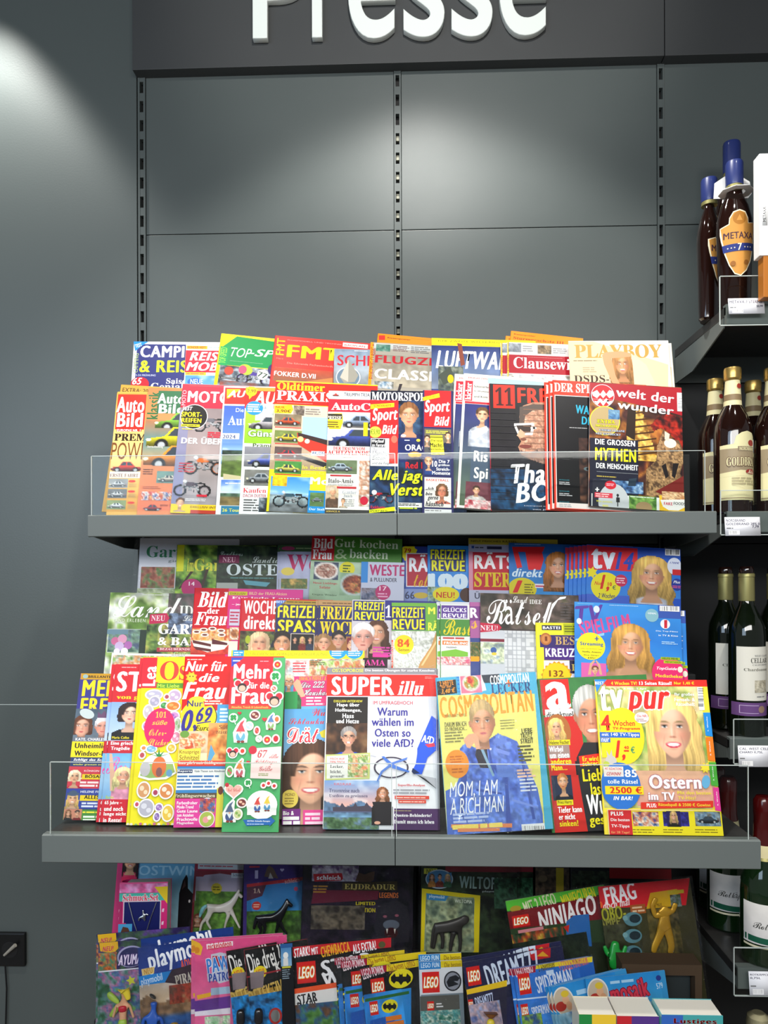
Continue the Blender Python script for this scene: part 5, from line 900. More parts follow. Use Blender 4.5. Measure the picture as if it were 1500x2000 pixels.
m.p(282,1197,480,1330,'blobs',pal=('#1c2a1c','#4a6a34','#8aa04a','#b8a85a','#2c3c2c'),sc=18,cell=3,seed=9); m.p(330,1197,480,1240,'blobs',pal=('#2a2c34','#5a6a88','#8aa0c0'),sc=9); m.g([(293,1200),(326,1197),(331,1207),(326,1216),(291,1219)],'#c01e50'); m.t('NEU',296,1202,322,1213,'#f8dce4','s'); m.t('Landidee',358,1202,430,1214,'#d8dcd8','c')
m.t('GARTEN',310,1218,430,1240,'#fff','sk',part='masthead'); m.t('& BALKON',309,1244,450,1262,'#fff','sk',part='masthead'); m.g([(306,1265),(480,1263),(480,1272),(306,1273)],'#a0283c'); m.t('BEZAUBERNDE IDEEN',312,1265,400,1271,'#f4d8dc','s'); m.t('Garten Oster Ideen',340,1273,440,1282,'#a8d08a','s'); m.done()
m = Mag('women weekly with red title block and a sliced cake, its pink cover flap reaching right', (380,1148), (592,1152), 'D', '#d02028', off=.002)
m.r(447,1149,None,None,'#d02a80'); m.r(447,1150,None,1164,'#dc3a94'); m.t('Bild',387,1155,444,1187,'#fff','ski',part='masthead'); m.t('der',405,1187,428,1199,'#fff','sk'); m.t('Frau',381,1195,443,1222,'#fff','ski',part='masthead'); m.r(447,1155,483,1163,'#d8d020'); m.t('EXKLUSIV',450,1157,480,1162,'#8a5a1c','b'); m.t('BILD der FRAU-Aktion',487,1156,560,1163,'#f4c8a0','b'); m.t('Für jede Laune',453,1165,585,1173,'#fff','s')
m.t('– jeden Tag!',453,1178,500,1184,'#fff','b'); m.p(373,1226,450,1278,'blobs',pal=('#c83024','#d84a30','#b82a24'),sc=20); m.g([(374,1250),(380,1240),(400,1232),(430,1228),(446,1236),(447,1258),(438,1268),(405,1274),(380,1266)],'#f4ece0'); m.p(376,1228,446,1252,'blobs',pal=('#d8742c','#f0a44a','#f8d8a0','#c85a24'),sc=8)
for a_ in ((384,1234),(398,1230),(415,1228),(432,1232),(433,1240),(400,1240)): m.e(*a_,8,4,'#f8f0e4'); m.e(*a_,5,2,'#7a3a2c')
m.g([(376,1250),(412,1258),(412,1263),(377,1256)],'#5a1c20'); m.g([(414,1248),(444,1256),(444,1260),(414,1258)],'#5a1c24'); m.g([(376,1262),(412,1268),(412,1273),(384,1269)],'#5a1c20'); m.r(449,1190,468,1222,'#c8c4d8'); m.w(450,1193,467,1218,4,'#b83a5a'); m.p(449,1225,468,1250,'food',pal=('#8a4a2c','#d8a468'),rx=.5); m.r(447,1252,470,None,'#e4e0d4'); m.done()
def celeb(label, tl, tr, l1, l2, base, tc, box, faces, off=0, lx=None, extra=None, st='k', tag_=None, y2=None):
    m = Mag(label, tl, tr, 'D', base, off=off, T=.003); bx0, by0, bx1, by1 = box
    m.r(bx0, by0, bx1, by1, l1[2]); ym = (by0 + by1) / 2
    m.t(l1[0], bx0 + 3, by0 + 2, bx0 + 3 + l1[1], ym - 1, tc, st, part='masthead'); m.t(l2[0], bx0 + 3, ym + 1, bx0 + 3 + l2[1], by1 - 2, tc, st, part='masthead')
    for f in faces: m.p(f[0], f[1], f[2], f[3], 'face', cell=1.7, **f[4])
    return m
m = celeb('celebrity weekly with thick white letters on red over a blond singer, middle row', (470,1168), (650,1172), ('WOCHE',64,'#c8202c'), ('direkt',62,), '#c8202c', '#f8f4f4', (474,1170,None,1232), [])
m.r(469,1232,None,None,'#3a2c2c'); m.p(469,1232,650,1340,'blobs',pal=('#2a1c1c','#4a3a2a','#6a7a3a','#2a2c3a'),sc=14); m.p(485,1230,530,1300,'face',cell=1.7,cx=506,cy=1256,r=20,hair='#d8b890',skin='#e0aa88',style='bob',top='#3a2a2a',smile=0); m.e(484,1249,5,8,'#a8b82a'); m.done()
m = celeb('celebrity weekly with yellow capitals on navy and a dark haired woman', (539,1172), (720,1176), ('FREIZEIT',86,'#23285c'), ('SPASS',80,), '#8a6a34', '#e8dc1e', (540,1180,None,1238), [])
m.r(557,1172,None,1180,'#a88a2c'); m.w(560,1174,640,1179,1,'#4a3a14'); m.g([(538,1172),(560,1172),(540,1188)],'#3464b0'); m.t('BEST',540,1173,556,1178,'#cfe0ff','b'); m.p(534,1226,575,1275,'face',cell=1.6,cx=551,cy=1256,r=22,hair='#201a18',skin='#d8a078',style='bun',smile=1); m.r(568,1237,613,1275,'#e8dccc'); m.p(569,1238,612,1275,'people',n=3,cell=1.4,bg='#1c1614',seed=2); m.done()
m = celeb('celebrity weekly with yellow serif capitals on navy over two politicians', (622,1172), (800,1176), ('FREIZEIT',100,'#23285c'), ('WOCHE',88,), '#9a6a3a', '#e8cc1e', (622,1182,None,1242), [], st='sk', off=.001)
m.r(617,1172,None,1182,'#b08a5a'); m.w(630,1176,700,1181,1,'#5a3a14'); m.p(616,1235,648,1290,'face',cell=1.6,cx=632,cy=1256,r=17,hair='#8a6a44',skin='#d8a484',style='short',top='#2a3a6a',smile=0); m.p(645,1230,678,1290,'face',cell=1.6,cx=661,cy=1250,r=17,hair='#1c1a1c',skin='#c89a80',style='short',top='#1a1e38',smile=0); m.p(678,1244,690,1275,'face',cell=1.5,cx=686,cy=1258,r=12,hair='#6a1c2c',style='long'); m.done(copies=1,du=-.006,clabel='copy just left of the weekly with the two politicians, an edge sliver only',group='weeklies with two politicians')
m = celeb('royal weekly with yellow block title over a white-haired man and a brunette', (688,1171), (862,1175), ('FREIZEIT',58,'#26306c'), ('REVUE',58,), '#c8c4cc', '#e8e01e', (690,1173,750,1214), [])
m.r(752,1172,None,1210,'#2a2c7a'); m.t('1',753,1182,764,1206,'#e8ecf4','s'); m.p(720,1212,770,1290,'face',cell=1.7,cx=737,cy=1236,r=23,hair='#4a2c1c',skin='#d8a484',style='long',hw=1.0,hl=2.4,turn=-.6,smile=1); m.p(684,1214,734,1300,'face',cell=1.6,cx=709,cy=1246,r=27,hair='#d8d4d4',skin='#dca090',style='short',top='#26346a',smile=0,lip='#a85a54'); m.w(728,1262,770,1284,4,'#c83a9a',f=.6); m.r(728,1277,758,1284,'#d83a9a'); m.done()
m = Mag('green topped puzzle magazine with yellow 84 disc and a blond fringe', (765,1177), (945,1179), 'D', '#d8dcd0', spine='#d85a3a')
m.r(764,1177,None,1232,'#6aa83c'); m.r(764,1184,831,1231,'#26306c'); m.t('FREIZEIT',766,1186,829,1207,'#e8e01e','kb',part='masthead'); m.t('REVUE',767,1209,829,1230,'#e8e01e','kb',part='masthead'); m.t('MIT',836,1186,870,1200,'#e8e84a','k'); m.t('RÄTSEL',836,1212,890,1232,'#e8e84a','k'); m.p(764,1232,945,1340,'blobs',pal=('#c8ccc4','#e8eae4','#b0b4a8'),sc=7,cell=2)
m.e(789,1259,19,19,'#f6d81e'); m.t('84',776,1248,800,1264,'#e05a1c','k'); m.t('Seiten',778,1266,799,1272,'#8a6a14','b'); m.g([(852,1234),(862,1250),(862,1310),(815,1310),(820,1295),(842,1262)],'#c8965a'); m.g([(852,1250),(855,1252),(826,1300),(822,1300)],'#e8c48a'); m.r(None,1250,768,None,'#e05038'); m.t('100 Kreuzfahrträtsel',760,1254,767,1300,'#f8e8e0','b',rot=90); m.done()
m = Mag('puzzle magazine with purple title box and a large yellow handwritten word on green', (860,1175), (1040,1179), 'D', '#dfe2dc', off=.002, spine='#5a9a4a')
m.r(None,None,None,1180,'#c8ccd4'); m.r(862,1182,913,1208,'#5a3a8c'); m.t('GLÜCKS',865,1185,911,1196,'#e8e4f4','k',part='masthead'); m.t('REVUE',865,1198,911,1207,'#e8e4f4','k',part='masthead'); m.r(860,1209,None,1242,'#4a8a3c'); m.t('Basteln',866,1209,960,1242,'#e8d01e','c',part='masthead'); m.w(865,1243,914,1250,1,'#c83a34'); m.r(864,1251,914,1260,'#e07828'); m.t('FRÜHLING',867,1252,915,1259,'#fff','kb'); m.t('PASSEND',872,1263,892,1266,'#555','b'); m.g([(862,1272),(890,1268),(914,1274),(914,1282),(862,1284)],'#7ab83c'); m.p(861,1282,945,1300,'blobs',pal=('#d85a5a','#f0e8e0','#c84a6a'),sc=5); m.done(copies=1,du=-.008,clabel='copy of the purple-boxed puzzle magazine, only a spine sliver in view',group='purple-boxed puzzle magazines')
m = Mag('violet puzzle magazine squeezed into a narrow gap, showing one white letter', (917,1176), (1090,1178), 'D', '#a85a94', off=.001)
m.r(917,1184,None,1212,'#7a3a80'); m.t('R',918,1187,934,1207,'#f4ecf4','k',part='masthead'); m.t('s',920,1212,933,1228,'#e8b040','c'); m.r(916,1246,None,None,'#3a4a8a'); m.p(917,1254,945,1290,'blobs',pal=('#c89a6a','#3a5a34','#8a6a3a'),sc=7); m.r(919,1282,936,1292,'#f0a020'); m.done()
m = Mag('dark crossword magazine with sweeping white script title and crimson NEU tag', (938,1158), (1130,1163), 'D', '#3c3230', off=.006, yaw=3)
m.p(934,1158,1130,1232,'blobs',pal=('#2c2a24','#4a4038','#6a5a54','#4a4a34'),sc=26,cell=3); m.t('Land',1001,1164,1031,1178,'#e8e4e0','c'); m.t('IDEE',1034,1171,1058,1180,'#e8e4e0','s'); m.t('Rätsel',950,1170,1078,1222,'#f4f2f0','c',part='masthead'); m.g([(1068,1214),(1078,1180),(1094,1166),(1106,1165),(1104,1169),(1090,1172),(1079,1190),(1072,1214)],'#f4f2f0'); m.w(1094,1176,1124,1216,7,'#5a5250',f=.4)
m.p(934,1230,1130,1330,'grid',c='#a4a8ae',bg='#d4d6d8',st=8.7,cell=1.6); m.r(None,1231,985,None,'#c8ccd2'); m.g([(935,1216),(974,1219),(980,1226),(974,1232),(935,1235)],'#c01e40'); m.t('NEU!',938,1221,972,1232,'#f8e0e8','s'); m.r(934,1247,985,1254,'#7a2434'); m.p(934,1254,985,1297,'blobs',pal=('#7a8a8c','#b8c4a0','#dce4c8','#8a9aa8'),sc=12); m.e(964,1270,6,6,'#3a5a9a'); m.e(965,1277,5,3,'#d8c040'); m.done()
m = Mag('yellow and purple crossword magazine with a copper medal and a yellow 132 badge', (1046,1216), (1225,1218), 'D', '#e8e01e', off=.012, T=.008, spine='#f0e83a')
m.r(1058,1221,1097,1231,'#26284a'); m.t('BASTEI',1060,1223,1094,1229,'#fff','k'); m.r(1100,1218,1135,1240,'#b8c020'); m.w(1102,1221,1130,1236,3,'#6a7014'); m.r(1054,1240,None,1264,'#3a2c6a'); m.e(1066,1248,11,12,'#b06a34'); m.e(1066,1248,8,9,'#c8834a'); m.t('1',1064,1243,1069,1252,'#7a3a1a','k'); m.t('BESTE',1084,1243,1150,1260,'#c8a468','s'); m.r(1062,1264,None,1289,'#4a2a7c'); m.t('KREUZWORT',1065,1266,1180,1284,'#fff','k',part='masthead'); m.r(1062,1290,None,None,'#e0dce4'); m.r(1112,1290,None,1315,'#2c2440'); m.t('RÄTSEL',1116,1294,1190,1311,'#d8c068','s'); m.star(1087,1322,31,20,'#d8961e',.88); m.e(1087,1322,27,27,'#f0cc1e'); m.t('132',1072,1309,1101,1322,'#8a4a14','k'); m.done()
m = Mag('blue film magazine with pink title and windswept woman, front of two', (1122,1175), (1329,1184), 'D', '#2a8ad8', yaw=1, off=.018, T=.004)
m.p(1120,1175,1340,1330,'grad',a='#3a94e0',b='#2a78cc',c='#3a9ae0',tex=.12,cell=4,sc=30); m.r(1285,1182,None,1200,'#3a5ab0'); m.w(1128,1178,1160,1180,1,'#cfe'); m.w(1190,1181,1250,1185,1,'#d8ecfc'); m.t('TV',1124,1181,1180,1222,'#5a3a9c','ki',rot=6,part='masthead'); m.t('SPIELFILM',1131,1204,1232,1238,'#d04a8c','k',rot=12,part='masthead'); m.e(1165,1190,6,7,'#d8e4ec'); m.e(1131,1213,5,6,'#d8e4ec'); m.g([(1124,1248),(1180,1236),(1180,1241),(1124,1252)],'#8ac0ec')
m.e(1154,1262,28,27,'#f0e01e'); m.t('+',1161,1243,1170,1252,'#3a5a9a','k'); m.t('Streaming',1133,1253,1178,1264,'#2a5a9a','k'); m.t('Jeden Tag die besten Tipps',1134,1266,1176,1269,'#3a3a20','b'); m.t('Netflix, Amazon,',1137,1271,1174,1276,'#3a3a20','bi'); m.t('Wow, Disney+',1140,1278,1170,1282,'#3a3a20','bi'); m.t('& RTL+',1148,1283,1163,1287,'#3a3a20','bi')
m.p(1170,1192,1305,1345,'face',cx=1232,cy=1258,r=35,hair='#c09048',skin='#d8a27c',style='long',hw=1.2,hl=1.8,sw=2.3,top='#d8a27c',cell=1.9,smile=1); m.e(1273,1202,13,13,'#8abcc8'); m.t('GENIAL',1265,1196,1282,1200,'#f4f8fc','b'); m.e(1299,1219,9.5,9.5,'#e8ecf4'); m.g([(1297,1211),(1303,1211),(1303,1227),(1297,1227)],'#c82434'); m.t('Die Top-Filme',1281,1231,1324,1236,'#e0ecf8','b'); m.t('in TV & Kino',1286,1239,1324,1244,'#e0ecf8','b'); m.w(1292,1252,1324,1260,2,'#a8d0f0'); m.bar(1288,1183,1327,1195)
m.r(1135,1294,1184,1325,'#d860a8'); m.p(1137,1292,1184,1325,'face',cell=1.5,cx=1162,cy=1309,r=9,hair='#6a3a24',style='short',top='#f0ece8',smile=1); m.g([(1148,1318),(1152,1296),(1160,1289),(1162,1292),(1156,1299),(1154,1318)],'#d8a484'); m.g([(1176,1318),(1172,1298),(1164,1289),(1163,1292),(1168,1300),(1171,1318)],'#d8a484')
m.e(1305,1315,32,32,'#e02c6c'); m.r(1290,1283,1328,1290,'#9ab81e'); m.t('HEUTE MEHR',1293,1284,1324,1289,'#2a3a14','b'); m.r(1296,1290,1334,1297,'#b8cc1e'); m.t('MEDIATHEKEN',1299,1291,1330,1296,'#2a3a14','b'); m.t('TopGuide',1282,1302,1322,1311,'#fff','bi'); m.t('Mediatheken',1280,1316,1335,1325,'#f4e42a','b'); m.e(1328,1308,5,6,'#e8e0d0')
m.done(copies=1,du=.0125,dv=.008,clabel='second copy of the windswept film magazine, its right edge showing beside the front one',group='film magazines with the windswept woman')

# ================================================================ middle shelf, front row
m = Mag('white-bordered cookery magazine with a salad photo peeping out between rows at the left', (218,1275), (400,1279), 'E', '#f0f0ea', off=-.035, yaw=2)
m.p(221,1279,400,1330,'blobs',pal=('#5a8a34','#d8d4c8','#c8884a','#b0b8b0','#8aa860'),sc=14); m.w(335,1278,370,1281,1,'#555'); m.r(217,1330,None,None,'#e8e4da'); m.done()
m = Mag('celebrity weekly with yellow title on blue and a crowned couple', (157,1315), (372,1318), 'E', '#3a3a8a', by=1607, T=.007, spine='#d88aa8')
m.r(159,1315,None,1327,'#c8961e'); m.t('BRILLANTE RÄTSEL',173,1318,250,1325,'#3a2a14','k'); m.e(167,1321,5,4,'#9ab8b8'); m.r(156,1327,None,1394,'#3a3888'); m.t('MEINE',163,1328,262,1361,'#f4d81e','k',part='masthead'); m.t('FREIZEIT',159,1363,290,1394,'#f4d81e','k',part='masthead')
m.p(146,1384,372,1448,'grad',a='#4a5a6a',b='#6a7884',tex=.3,cell=4); m.p(148,1380,188,1447,'face',cx=163,cy=1419,r=20,hair='#5a3420',skin='#e0a88c',style='bob',hw=.85,top='#e8e4ec',smile=0,cell=1.6,turn=-.5); m.e(170,1394,15,9,'#c8d4d4',rot=20); m.p(182,1392,225,1447,'face',cx=201,cy=1420,r=18,hair='#c8c4c8',skin='#d89884',style='short',top='#c8b8b0',smile=0,cell=1.6); m.g([(190,1404),(192,1390),(198,1396),(204,1388),(210,1396),(214,1404)],'#6a4a6a'); m.r(190,1402,214,1409,'#d8dce0')
m.r(None,1440,None,1449,'#6a7480'); m.t('KATE, CHARLES &',148,1441,212,1448,'#fff','b'); m.r(141,1448,None,1479,'#f6dc1e'); m.t('Unheimliche',147,1451,222,1462,'#141414','k'); m.t('Windsor-Flüche',146,1466,232,1477,'#141414','k'); m.r(139,1479,None,1497,'#2a3c6c'); m.t('Schlägt das Schicksal',144,1481,225,1488,'#fff','ki'); m.t('wieder grausam zu?',143,1491,200,1496,'#e8e060','b')
m.r(None,1497,None,1540,'#d03a4a'); m.p(134,1499,163,1540,'face',cx=146,cy=1517,r=12,hair='#e8d8b8',style='bob',top='#c8283c',smile=0,cell=1.5); m.t('KÖNIGIN CAMILLA',165,1503,225,1508,'#f8d8dc','b'); m.r(161,1512,None,1522,'#f0d01e'); m.t('BÖSARTIGE',167,1512,225,1520,'#141414','k'); m.w(157,1525,200,1538,2,'#fbe0e0',f=.6)
m.r(None,1540,None,1580,'#34449c'); m.p(128,1542,156,1580,'face',cx=142,cy=1560,r=11,hair='#d8b068',style='long',top='#b09a8a',cell=1.5,hat='#4a5a74'); m.t('HELENE FISCHER',158,1544,215,1549,'#e8ecf8','b'); m.r(157,1553,None,1564,'#f0d01e'); m.t('ALLES AUS?',165,1553,222,1561,'#141414','k'); m.w(160,1566,200,1578,2,'#e0e4f8',f=.6)
m.r(None,1581,None,None,'#4a8a3c'); m.p(126,1580,158,1607,'people',n=2,cell=1.5,bg='#c8846a',seed=1); m.w(162,1584,210,1589,1,'#e8e040',f=.7); m.w(163,1592,205,1605,2,'#eaf4e4',f=.6); m.done()
m = Mag('star weekly with white capitals on red above a dark-bobbed diva, front of its stack', (226,1297), (440,1299), 'E', '#c8202c', by=1610, T=.0035)
m.r(222,1297,None,1371,'#d0202a'); m.w(238,1302,275,1305,1,'#f8c0c0'); m.t('STARS',230,1311,360,1352,'#fff','k',part='masthead'); m.t('von gestern',228,1358,320,1368,'#f6d81e','sk'); m.p(212,1371,440,1448,'grad',a='#8ab0e8',b='#c0d4f0',tex=.06,cell=4); m.p(224,1370,285,1446,'face',cx=253,cy=1394,r=20,hair='#2a1a18',skin='#ecc0a8',style='bob',top='#1c1a1e',sw=2.0,smile=0,cell=1.6,hw=1.1); m.t('Maria Callas',219,1438,252,1443,'#f4e020','b')
m.r(213,1447,None,1470,'#c02434'); m.t('Eine griechische',217,1448,280,1457,'#fff','k'); m.t('Tragödie',217,1458,253,1467,'#fff','k'); m.p(206,1471,440,1564,'grad',a='#6ab0e4',b='#a4c8e8',c='#78a8dc',tex=.08,cell=4); m.t('Bern',210,1478,262,1512,'#e85ab0','ci'); m.g([(214,1472),(219,1472),(224,1512),(228,1545),(215,1545)],'#e4b49a'); m.p(222,1496,268,1562,'face',cx=240,cy=1515,r=15,hair='#ecdc9c',skin='#e8ac90',style='long',hw=1.15,hl=2.2,top='#f0a0c0',smile=1,cell=1.5,sw=1.5)
m.t('Barbie',207,1554,222,1560,'#b8d020','b'); m.r(200,1561,None,None,'#d02434'); 
for i,q in enumerate(('65 Jahre –','und noch','lange nicht','in Rente!')): m.t(q,205-i,1564+i*11,(238,240,246,237)[i],1573+i*11,'#fff','k')
m.done(copies=1,du=-.0095,clabel='rear copy of the star weekly with the dark-bobbed diva, peeking out left',group='star weeklies with white capitals on red')
m = Mag('yellow craft magazine covered in Easter stickers with a pink oval, front of two', (280,1283), (488,1284), 'E', '#f4e41e', by=1613, T=.004, off=.005)
m.r(278,1284,308,1344,'#d81e30'); m.t('Lea',281,1301,303,1340,'#fff','k',rot=90,part='masthead'); m.r(308,1284,None,1332,'#f6ea14'); m.t('O',314,1291,348,1329,'#d8402c','s',part='masthead'); m.t('stern',352,1291,440,1329,'#d8402c','s'); m.r(306,1334,None,1344,'#5a9a2c'); m.t('Mit Liebe',308,1336,350,1343,'#c8e84a','b')
def sticker(pts, cols):
    cx = sum(p[0] for p in pts) / len(pts); cy = sum(p[1] for p in pts) / len(pts); m.g([(cx + (x - cx) * 1.22, cy + (y - cy) * 1.22) for x, y in pts], '#b8a890'); m.g([(cx + (x - cx) * 1.18, cy + (y - cy) * 1.18) for x, y in pts], '#fbfaf4'); m.g(pts, cols)
def blobst(cx, cy, rx, ry, c, k=3, c2=None):
    m.e(cx, cy, rx + 3.2, ry + 3.2, '#b8a890'); m.e(cx, cy, rx + 2.6, ry + 2.6, '#fbfaf4'); m.e(cx, cy, rx, ry, c)
    if c2: m.e(cx - rx * .3, cy - ry * .25, rx * .4, ry * .35, c2); m.e(cx + rx * .35, cy + ry * .3, rx * .35, ry * .3, c2)
for a_ in ((301,1357,15,8,'#b8b4cc','#d8d4e4'),(302,1370,9,9,'#a8a4bc','#c8c0d8'),(341,1359,11,10,'#c0a8c8','#e0d4e4'),(326,1361,4,4,'#b04a5a',None),(321,1378,7,6,'#3a8a4c','#6ab86a'),(338,1379,12,8,'#e07a2c','#f4a85a'),(290,1390,8,12,'#c4bac4','#e4dce4'),(340,1399,9,8,'#c890c8','#9a5ab0'),(286,1418,6,7,'#a878b8','#d8c0e0'),(336,1421,4.5,4.5,'#b03a5a',None),(347,1415,6,12,'#b8c8b0','#8ab07a'),(344,1440,8,10,'#d890a8','#f0d0dc'),(281,1461,4,3.5,'#e08a4a',None),(296,1463,9,6,'#7ab0e0','#a8d0f0'),(335,1461,7,7,'#f0b040','#f8dc7a'),(278,1475,4.5,5,'#b84a54',None)): blobst(a_[0],a_[1],a_[2],a_[3],a_[4],3,a_[5])
m.e(312,1421,30,38,'#e01e64'); m.t('101',305,1390,325,1402,'#f6c850','c'); m.t('süße',298,1407,327,1416,'#f6c850','bi'); m.t('Oster-',292,1424,325,1437,'#f6c850','c'); m.t('Sticker',290,1443,330,1456,'#f6c850','c')
m.g([(270,1518),(278,1490),(290,1478),(305,1470),(330,1470),(340,1490),(345,1510),(325,1522),(290,1524)],'#fbfaf4'); m.g([(274,1515),(282,1492),(338,1492),(342,1508),(322,1518),(292,1520)],'#98b868'); m.e(284,1502,10,14,'#c4c0c4'); m.e(311,1498,14,20,'#e0743c'); m.e(311,1508,6,9,'#8a5a5a'); m.e(331,1510,6,7,'#6aa0c8')
for q in (-26,-12,0,12,26): m.g([(308,1478),(314,1478),(311+q*.9,1462+abs(q)*.35)],'#2c8a44')
for a_ in ((281,1543,11,14,'#d89a6a','#f4d8b8'),(304,1548,4.5,5,'#b04060',None),(325,1545,12,13,'#dc8a50','#f4e4d0'),(286,1578,14,15,'#b8b4c4','#dcd8e4'),(268,1571,3.5,4,'#c84a6a',None),(311,1577,6,6,'#9a70b8','#c8a8dc'),(307,1595,5,7,'#8a6ab0','#b8a0d0'),(328,1588,10,14,'#e8c04a','#f8e8a8'),(264,1600,0,0,'#fff',None)): 
    if a_[2]: blobst(a_[0],a_[1],a_[2],a_[3],a_[4],3,a_[5])
for i in range(20): m.e(248+i*9,1609+ (i%3),3,2.5,('#c86a8a','#e8e0d0','#8ab06a')[i%3])
m.done(copies=1,du=-.0085,clabel='rear copy of the yellow Easter sticker magazine, only its left strip in view',group='yellow Easter sticker magazines')
m = Mag('red budget women magazine with a big 0,69 price on a yellow disc', (361,1282), (555,1282), 'E', '#d8201e', by=1618)
m.w(366,1286,396,1290,1,'#f8c0b0'); m.t('Nur für',363,1291,443,1311,'#fff','kib',part='masthead'); m.t('die',389,1315,428,1332,'#fff','kib',part='masthead'); m.t('Frau',358,1332,442,1366,'#fff','kib',part='masthead'); m.star(374,1323,12,8,'#f8b820',.7); m.e(374,1323,7,8,'#f8c830'); m.e(371,1321,1.3,1.3,'#3a2a14',8); m.e(377,1321,1.3,1.3,'#3a2a14',8)
m.p(344,1388,570,1486,'grad',a='#a8d0e8',b='#e4dccb',c='#f0d8a8',tex=.1,cell=4); m.r(425,1376,None,1412,'#4aa0d8'); m.w(430,1382,446,1410,4,'#d8f0fc',f=.6); m.e(388,1401,36,34,'#4a4a20'); m.e(387,1401,35,33.5,'#f4da1e'); m.e(385,1370,17,10,'#f8e03a'); m.g([(397,1370),(438,1364),(440,1374),(400,1380)],'#e0342c'); m.w(400,1367,436,1377,2,'#fbe0d0')
m.t('Nur',366,1368,396,1380,'#2c2878','b'); m.t('0',356,1386,376,1430,'#32288c','kbi'); m.t(',',377,1415,383,1430,'#32288c','k'); m.t('69',384,1381,414,1410,'#32288c','kbi'); m.g([(385,1412),(412,1408),(412,1410),(385,1414)],'#32288c'); m.t('Euro',382,1417,411,1427,'#3a2a14','bi')
m.p(346,1428,406,1470,'food',pal=('#f4e0a0','#e0703a','#f8ecc8','#c8502c'),plate='#e8c8a8',rx=.5,bg='#d8b48a',cell=1.8); m.e(361,1434,9,7,'#6a9a3a'); m.p(408,1412,570,1486,'food',pal=('#e0883a','#f4b468','#c85a24','#f8d8a0'),plate=None,rx=.7,bg='#e8a860',cell=2); m.t('Süße',428,1416,455,1424,'#8a4a2a','b'); m.t('Blätterteig',422,1427,470,1435,'#8a4a2a','b'); m.g([(412,1454),(420,1472),(412,1486),(405,1486)],'#5aa0c8')
m.g([(350,1464),(393,1461),(390,1485),(348,1485)],'#f4d848'); m.t('Knusprige',351,1465,389,1474,'#5a3a14'); m.t('Schnitzel',351,1475,388,1484,'#5a3a14'); m.r(340,1486,None,1496,'#e0402c'); m.t('Heute gibt’s mein Lieblingsessen',346,1487,440,1494,'#fbe8dc','ki'); m.r(338,1497,None,1552,'#3a84c4'); m.g([(345,1502),(570,1502),(570,1540),(341,1543)],'#f0f2ee'); m.r(347,1503,376,1510,'#2a3c6c'); m.t('Reports',348,1504,375,1509,'#fff','b'); m.t('Viele Thesen zum Abnehmen',380,1504,440,1508,'#2a3a5a','b'); m.w(347,1513,432,1540,4,'#4a7ab8',f=.5)
m.r(337,1549,None,1559,'#5a4a38'); m.t('Frühlingserwachen',341,1551,420,1559,'#f0e4c8','s'); m.r(333,1560,None,None,'#e0409c'); m.g([(424,1540),(434,1536),(437,1560),(434,1618),(420,1618)],'#e8d848'); m.e(431,1544,5,8,'#7a3a2c')
for i,q in enumerate(('Farbenfroher','Mode-Trend','Gute Laune','zum Anziehen','Prachtvolle','Magnolien')): m.t(q,346,1565+i*8,386-(i%2)*8,1571+i*8,'#fff','b')
m.e(405,1574,15.5,15.5,'#f4e0ec'); m.p(391,1560,419,1588,'blobs',pal=('#5a3a6a','#e05a3a','#3a6ab0','#e8a040'),sc=7,part='cover'); m.e(404,1600,15.5,15.5,'#f4e0ec'); m.e(404,1600,14,14,'#a8b850'); m.e(402,1601,6,6,'#e89a9a'); m.e(409,1597,4,4,'#f8e8d0')
m.done()
m = Mag('long yellow banner magazine with two blue discs, peeping out behind the front row', (452,1270), (712,1271), 'E', '#f4e81e', off=-.032, yaw=1)
m.r(455,1270,476,1284,'#2a9ad8'); m.w(457,1272,474,1281,2,'#d8f0ff'); m.t('SO BLEIBEN SIE WIRKLICH LÄNGER JUNG',479,1273,640,1282,'#a8a020','i'); m.e(660,1272,17,15,'#1e9ad8'); m.w(648,1270,672,1282,3,'#e4f4ff'); m.e(692,1272,17,15,'#1e9ad8'); m.w(680,1270,704,1282,3,'#e4f4ff'); m.r(450,1286,None,None,'#d8dcc8'); m.p(606,1287,712,1310,'blobs',pal=('#8ab050','#d8d8c0','#b85a4a','#a8c878'),sc=8); m.done()
m = Mag('black magazine with pink serif capitals just showing between the rows', (709,1285), (757,1286), 'E', '#1a1418', off=-.028, yaw=2)
m.r(709,1287,None,1301,'#2a0f20'); m.t('AMA',713,1288,752,1300,'#e8409c','s'); m.done()
m = Mag('women magazine with red title and green sticker sheet of gnomes', (452,1284), (557,1284), 'E', '#4fae6a', by=1624, off=.004, yaw=1)
m.r(450,1284,530,1385,'#d82434'); m.g([(452,1284),(477,1284),(452,1303)],'#3a4ab8'); m.w(455,1288,470,1293,1,'#cfd8ff'); m.w(508,1290,528,1293,1,'#f8a8b0'); m.t('Mehr',457,1297,526,1326,'#fff','k',part='masthead'); m.t('für die',485,1332,526,1345,'#fff','k',part='masthead'); m.t('Frau',453,1342,526,1375,'#fff','k',part='masthead'); m.r(447,1377,528,1385,'#e8482a'); m.t('Aktuelles, Trends & Lebensfreude',452,1379,524,1384,'#f8c860','b')
def gst(cx,cy,rx,ry,c,c2=None): blobst(cx,cy,rx,ry,c,3,c2)
